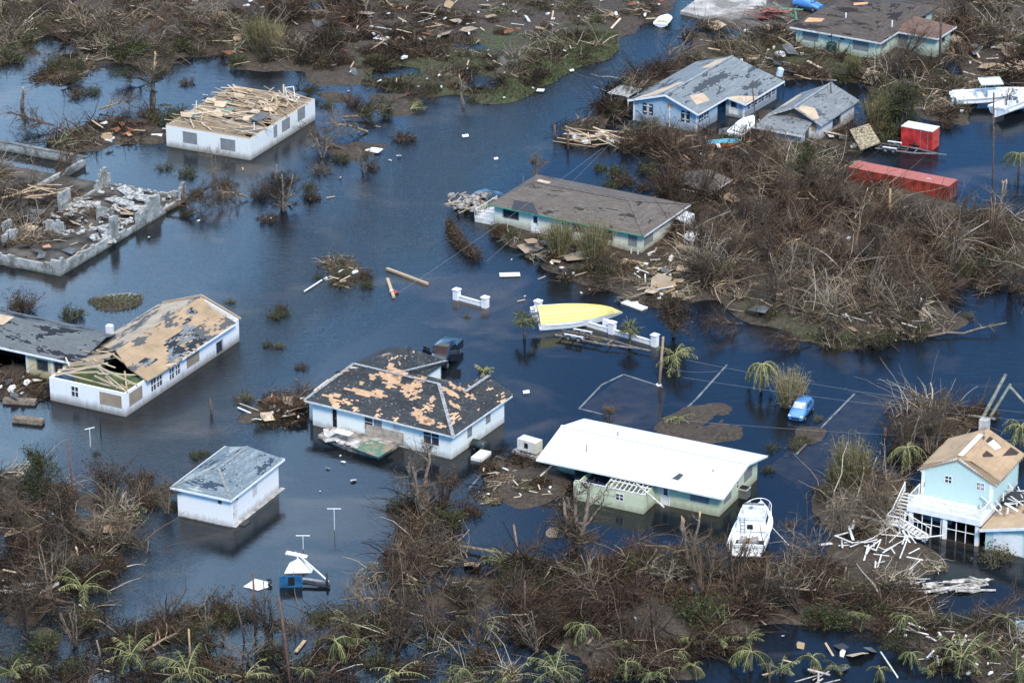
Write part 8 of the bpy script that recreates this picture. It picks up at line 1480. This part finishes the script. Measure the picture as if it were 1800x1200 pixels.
scatter([(545,470),(640,480),(640,505),(560,500)],8,['plank','white_fragment'],.6,1)
scatter([(60,370),(190,345),(300,345),(200,430),(110,470),(20,450)],34,['plank','rusty_scrap','roof_scrap','plywood_sheet','plank'],.5,1.0,z=.6,dry=False,free=True)
scatter([(300,170),(720,150),(700,300),(420,420),(250,420),(300,330)],26,['plank','foam_block','white_fragment','plank'],.4,.8,z=.03,dry=False)
scatter([(430,760),(700,820),(690,900),(450,840)],5,['foam_block','white_fragment'],.3,.6,z=.03,dry=False)
scatter([(850,440),(1100,500),(1160,560),(900,560)],7,['foam_block','plank','white_fragment'],.3,.7,z=.03,dry=False)
scatter([(1330,1115),(1560,1140),(1590,1195),(1340,1195)],12,['plank','white_fragment','plywood_sheet','roof_scrap'],.5,1.0,z=.05,dry=False)
scatter([(700,930),(1200,940),(1180,990),(760,1010)],10,['plank','foam_block','plywood_sheet'],.4,.8,z=.05,dry=False)
# pile of white boards by the aqua house
hw=['upper','middle','lower']; vw=['far left','left','centre','right','far right']; HC={}
for i in range(44):
    a=max(-1.9,min(1.9,random.gauss(0,.9))); b=max(-1.6,min(1.6,random.gauss(0,.9))); px=1560+a*42; py=958+b*22; ad=['','tilted ','crooked ','short ','long ','narrow ','broad ','topmost ','half buried ','flat lying ','slanting '][i%11]
    lb=f"{ad}white board, {hw[int((b+1.6)/3.21*3)]} {vw[int((a+1.9)/3.81*5)]} of the jumbled heap by the aqua house"
    
    if lb in HC: lb=lb.replace('white board,','small white board,')
    HC[lb]=1; drop('white_board',px,py,rz=random.choice([R(20),R(60),R(-20),R(95)])+random.gauss(0,.35),sc=random.uniform(.6,.95),z=random.uniform(.25,.9),lab=lb)
for (px,py,rz) in ((1493,935,95),(1500,925,80),(1532,915,-35),(1545,920,-40),(1450,958,60)): drop('white_board',px,py,rz=R(rz),sc=1.3,z=.8)
for i in range(4): drop('white_board',1625+random.gauss(0,18),1108+random.gauss(0,5),rz=random.gauss(-.2,.3),sc=.8,z=.4)
# lumber pile between channel and blue house, junk heaps
def heap(name,px,py,label,cat,n,ext,col,hz=.9,Lr=(1.5,4.2),ang=-.4,sp=.5,z=.1,seed=1,w=.18,extra=None):
    rg=random.Random(seed); t=thing(name,at(px,py,z),0,label,cat); m=MB(); boards(m,n,(-ext[0],ext[0],-ext[1],ext[1]),.1,Lr,w,.07,ang,sp,hz,rg,.2); m.build('boards',col,t)
    if extra:
        m=MB()
        for i in range(extra[0]): m.lump((rg.uniform(-ext[0],ext[0]),rg.uniform(-ext[1],ext[1]),rg.uniform(0,hz)),rg.uniform(.25,.7),i,.6,6,3)
        m.build('rubbish',extra[1],t)
    return t
heap('lumber_pile',1045,250,'splintered pile of pale lumber in the channel before the blue house','lumber',34,(2.6,1.8),LUM,1.0,(2,5),-.5,.5,seed=1,extra=(8,MAT['dirty_white']))
heap('junk_heap',822,366,'heap of household junk against the porch of the cream house','rubbish',26,(1.9,2.2),LUM,1.1,(.8,2),0,1.2,seed=2,extra=(30,plain('mixed_junk',(.28,.26,.23),.9,.6,3)))
heap('junk_heap',1310,165,'red brown timber wreckage between blue house and cottage','rubbish',24,(2.2,3.0),plain('red_timber',(.17,.05,.04),.8,.4,3),.8,(1.5,3.5),.3,.6,seed=3,z=.3)
heap('collapsed_roof',1340,30,'collapsed red ribbed roof beside the sandy road','roof',22,(2.2,1.6),plain('weathered_red',(.30,.10,.08),.8,.5,3),1.0,(2,4),-.7,.25,seed=4,z=.5,w=.35)
heap('collapsed_roof',1372,30,'collapsed green and tan panels left of the mint bungalow','roof',12,(2,1.4),plain('weathered_green',(.10,.20,.14),.8,.4,3),.7,(2,4),-.6,.3,seed=5,z=.5,w=.3)
heap('timber_wreck',1342,228,'tan broken pallet boards left of the white cottage','wreckage',14,(1.2,1.0),LUM,.9,(1,2.2),1.4,.3,seed=6,z=.4)
heap('rubble_mound',70,345,'grey broken branches and boards at the left end of the ruin','wreckage',14,(3,2),LUM,.8,(2,4),.2,.4,seed=7,z=.5)
heap('timber_wreck',50,1040,'small pale timber platform in the brush at the lower left','wreckage',10,(1.8,1.0),CONC,.2,(1.5,3),.15,.1,seed=8,z=.3,w=.4)
heap('timber_wreck',1440,1195,'broken pale frame at the very bottom edge','wreckage',6,(1.2,.8),MAT['weathered_trim'],.4,(1.5,2.5),.7,.6,seed=9,z=.2)
heap('timber_wreck',1760,130,'grey plank wreckage behind the white fishing boats','wreckage',16,(3,2),LUM,.5,(2,4),.1,.3,seed=10,z=.4)
t=thing('satellite_dish',at(1372,102,.5),0,'white mesh dish lying in scrub left of the mint bungalow','dish'); m=MB(); m.lump((0,0,.5),.75,3,.5,10,5); m.build('bowl',WHITED,t); m=MB(); m.tube([(0,0,0),(0,0,.4)],.06,5); m.build('mast',METALG,t)
t=thing('oil_tank',at(1372,150,.4),0,'pale tank on spindly legs between blue house and cottage','tank'); m=MB(); m.tube([(-.25,0,1.1),(-.2,0,1.2),(.0,0,2.1),(.05,0,2.2)],[.25,.42,.42,.2],10); m.build('body',plain('pale_tank',(.50,.60,.64),.5,.15),t); m=MB()
for a in(-.5,.5): m.tube([(a,-.3,0),(a*.4,0,1.3)],.04,5); m.tube([(a,.4,0),(a*.4,0,1.3)],.04,5)
m.build('stand',METALG,t)
t=thing('thatched_roof',at(1517,255,.4),R(35),'tilted tan thatched roof sheet between cottage and red trailer','roof'); m=MB(); m.slab([(-1.6,-1.4,.2),(1.2,-1.6,.6),(1.8,1.2,1.9),(-.8,1.5,1.6)],.15); m.build('sheet',plain('thatch',(.30,.26,.17),.95,.5,4),t)
t=thing('white_shell',at(1215,425,.4),0,'broken white plastic shell right of the cream house','shell'); m=MB(); m.lump((0,0,.5),.95,5,.6,9,4); m.build('shell',WHITE,t)
t=thing('sedan',at(1420,16,.6),R(-35),'small blue car partly hidden behind the mint bungalow roof','car'); car_shell([(1.9,.75,.3,.6,.6,.7),(.9,.8,.3,.85,.7,.95),(.3,.8,.3,.9,.58,1.4),(-1.0,.8,.3,.9,.58,1.42),(-1.9,.75,.3,.8,.6,.95)],t,CARBM); [wheel(t,x,s*.72) for s in(-1,1) for x in(1.2,-1.2)]; pane(t,[(.88,-.6,1.0),(.88,.6,1.0),(.36,.5,1.36),(.36,-.5,1.36)],name='windscreen')
t=thing('sunken_car',at(855,352,.0),R(40),'dark sunken car behind the junk heap at the cream house porch','car'); car_shell([(1.9,.75,.0,.4,.6,.5),(.9,.8,.0,.6,.7,.7),(.3,.8,0,.7,.58,1.15),(-1.0,.8,.0,.7,.58,1.17),(-1.9,.75,.0,.6,.6,.7)],t,plain('slate_paint',(.05,.08,.12),.3,.2,spec=.6)); pane(t,[(.88,-.6,.74),(.88,.6,.74),(.36,.5,1.1),(.36,-.5,1.1)],name='windscreen')
t=thing('rubbish_bag',at(694,515),0,'red and white bundle floating by the short grey log','bundle'); m=MB(); m.lump((0,0,.12),.4,1,.5); m.build('cloth',plain('red_cloth',(.30,.06,.06),.8,.3),t); m=MB(); m.lump((-.35,.3,.12),.32,2,.5); m.build('foam',WHITED,t)
t=thing('debris_raft',at(1118,470,.2),R(-20),'tan insulation slab lying before the reeds of the cream house','slab'); m=MB(); m.slab([(-2.2,-.5,.25),(.8,-.9,.3),(1.1,.4,.5),(-1.5,.8,.55)],.2); m.build('slab',plain('tan_foam',(.38,.29,.18),.9,.3,2),t)
t=thing('driftwood_raft',at(35,708,.0),R(-8),'grey log raft floating below the dark roofed wing','raft'); m=MB(); m.box((-1.6,-.4,-.1),(1.6,.4,.4)); m.build('logs',TRUNKG,t); t=thing('driftwood_raft',at(50,742,.0),R(-14),'grey log box floating left of the mouldy white wall','raft'); m=MB(); m.box((-1.5,-.4,-.1),(1.5,.4,.45)); m.build('logs',TRUNKG,t)
t=thing('sandy_patch',at(1655,1030,.0),0,'pale driftwood mat floating before the aqua house garage','mat'); m=MB(); boards(m,40,(-4,3.5,-1.4,1.4),.0,(.8,3),.3,.08,.05,.25,.3,random.Random(4)); m.build('mat',plain('bleached_mat',(.40,.38,.34),.9,.5,2),t)
rg=random.Random(12)
for i,(px,py,s_) in enumerate(((773,32,1.0),(780,42,.9),(700,28,.8),(672,68,1.1),(893,78,.4),(943,145,.8),(950,160,.5),(1005,125,.3),(872,280,.25),(925,690,.35),(1113,535,.6),(818,240,.4),(657,265,1.0),(275,240,.7),(1650,385,.5),(1510,490,.6))):
    t=thing('foam_sheet',at(px,py,.15),R(rg.uniform(-40,40)),where(px,py,'flat white sheet'),'sheet','flat white sheets'); m=MB(); m.slab([(-.9*s_,-.6*s_,.06),(.9*s_,-.6*s_,.1),(.9*s_,.6*s_,.2),(-.9*s_,.6*s_,.14)],.05); m.build('sheet',WHITE,t)
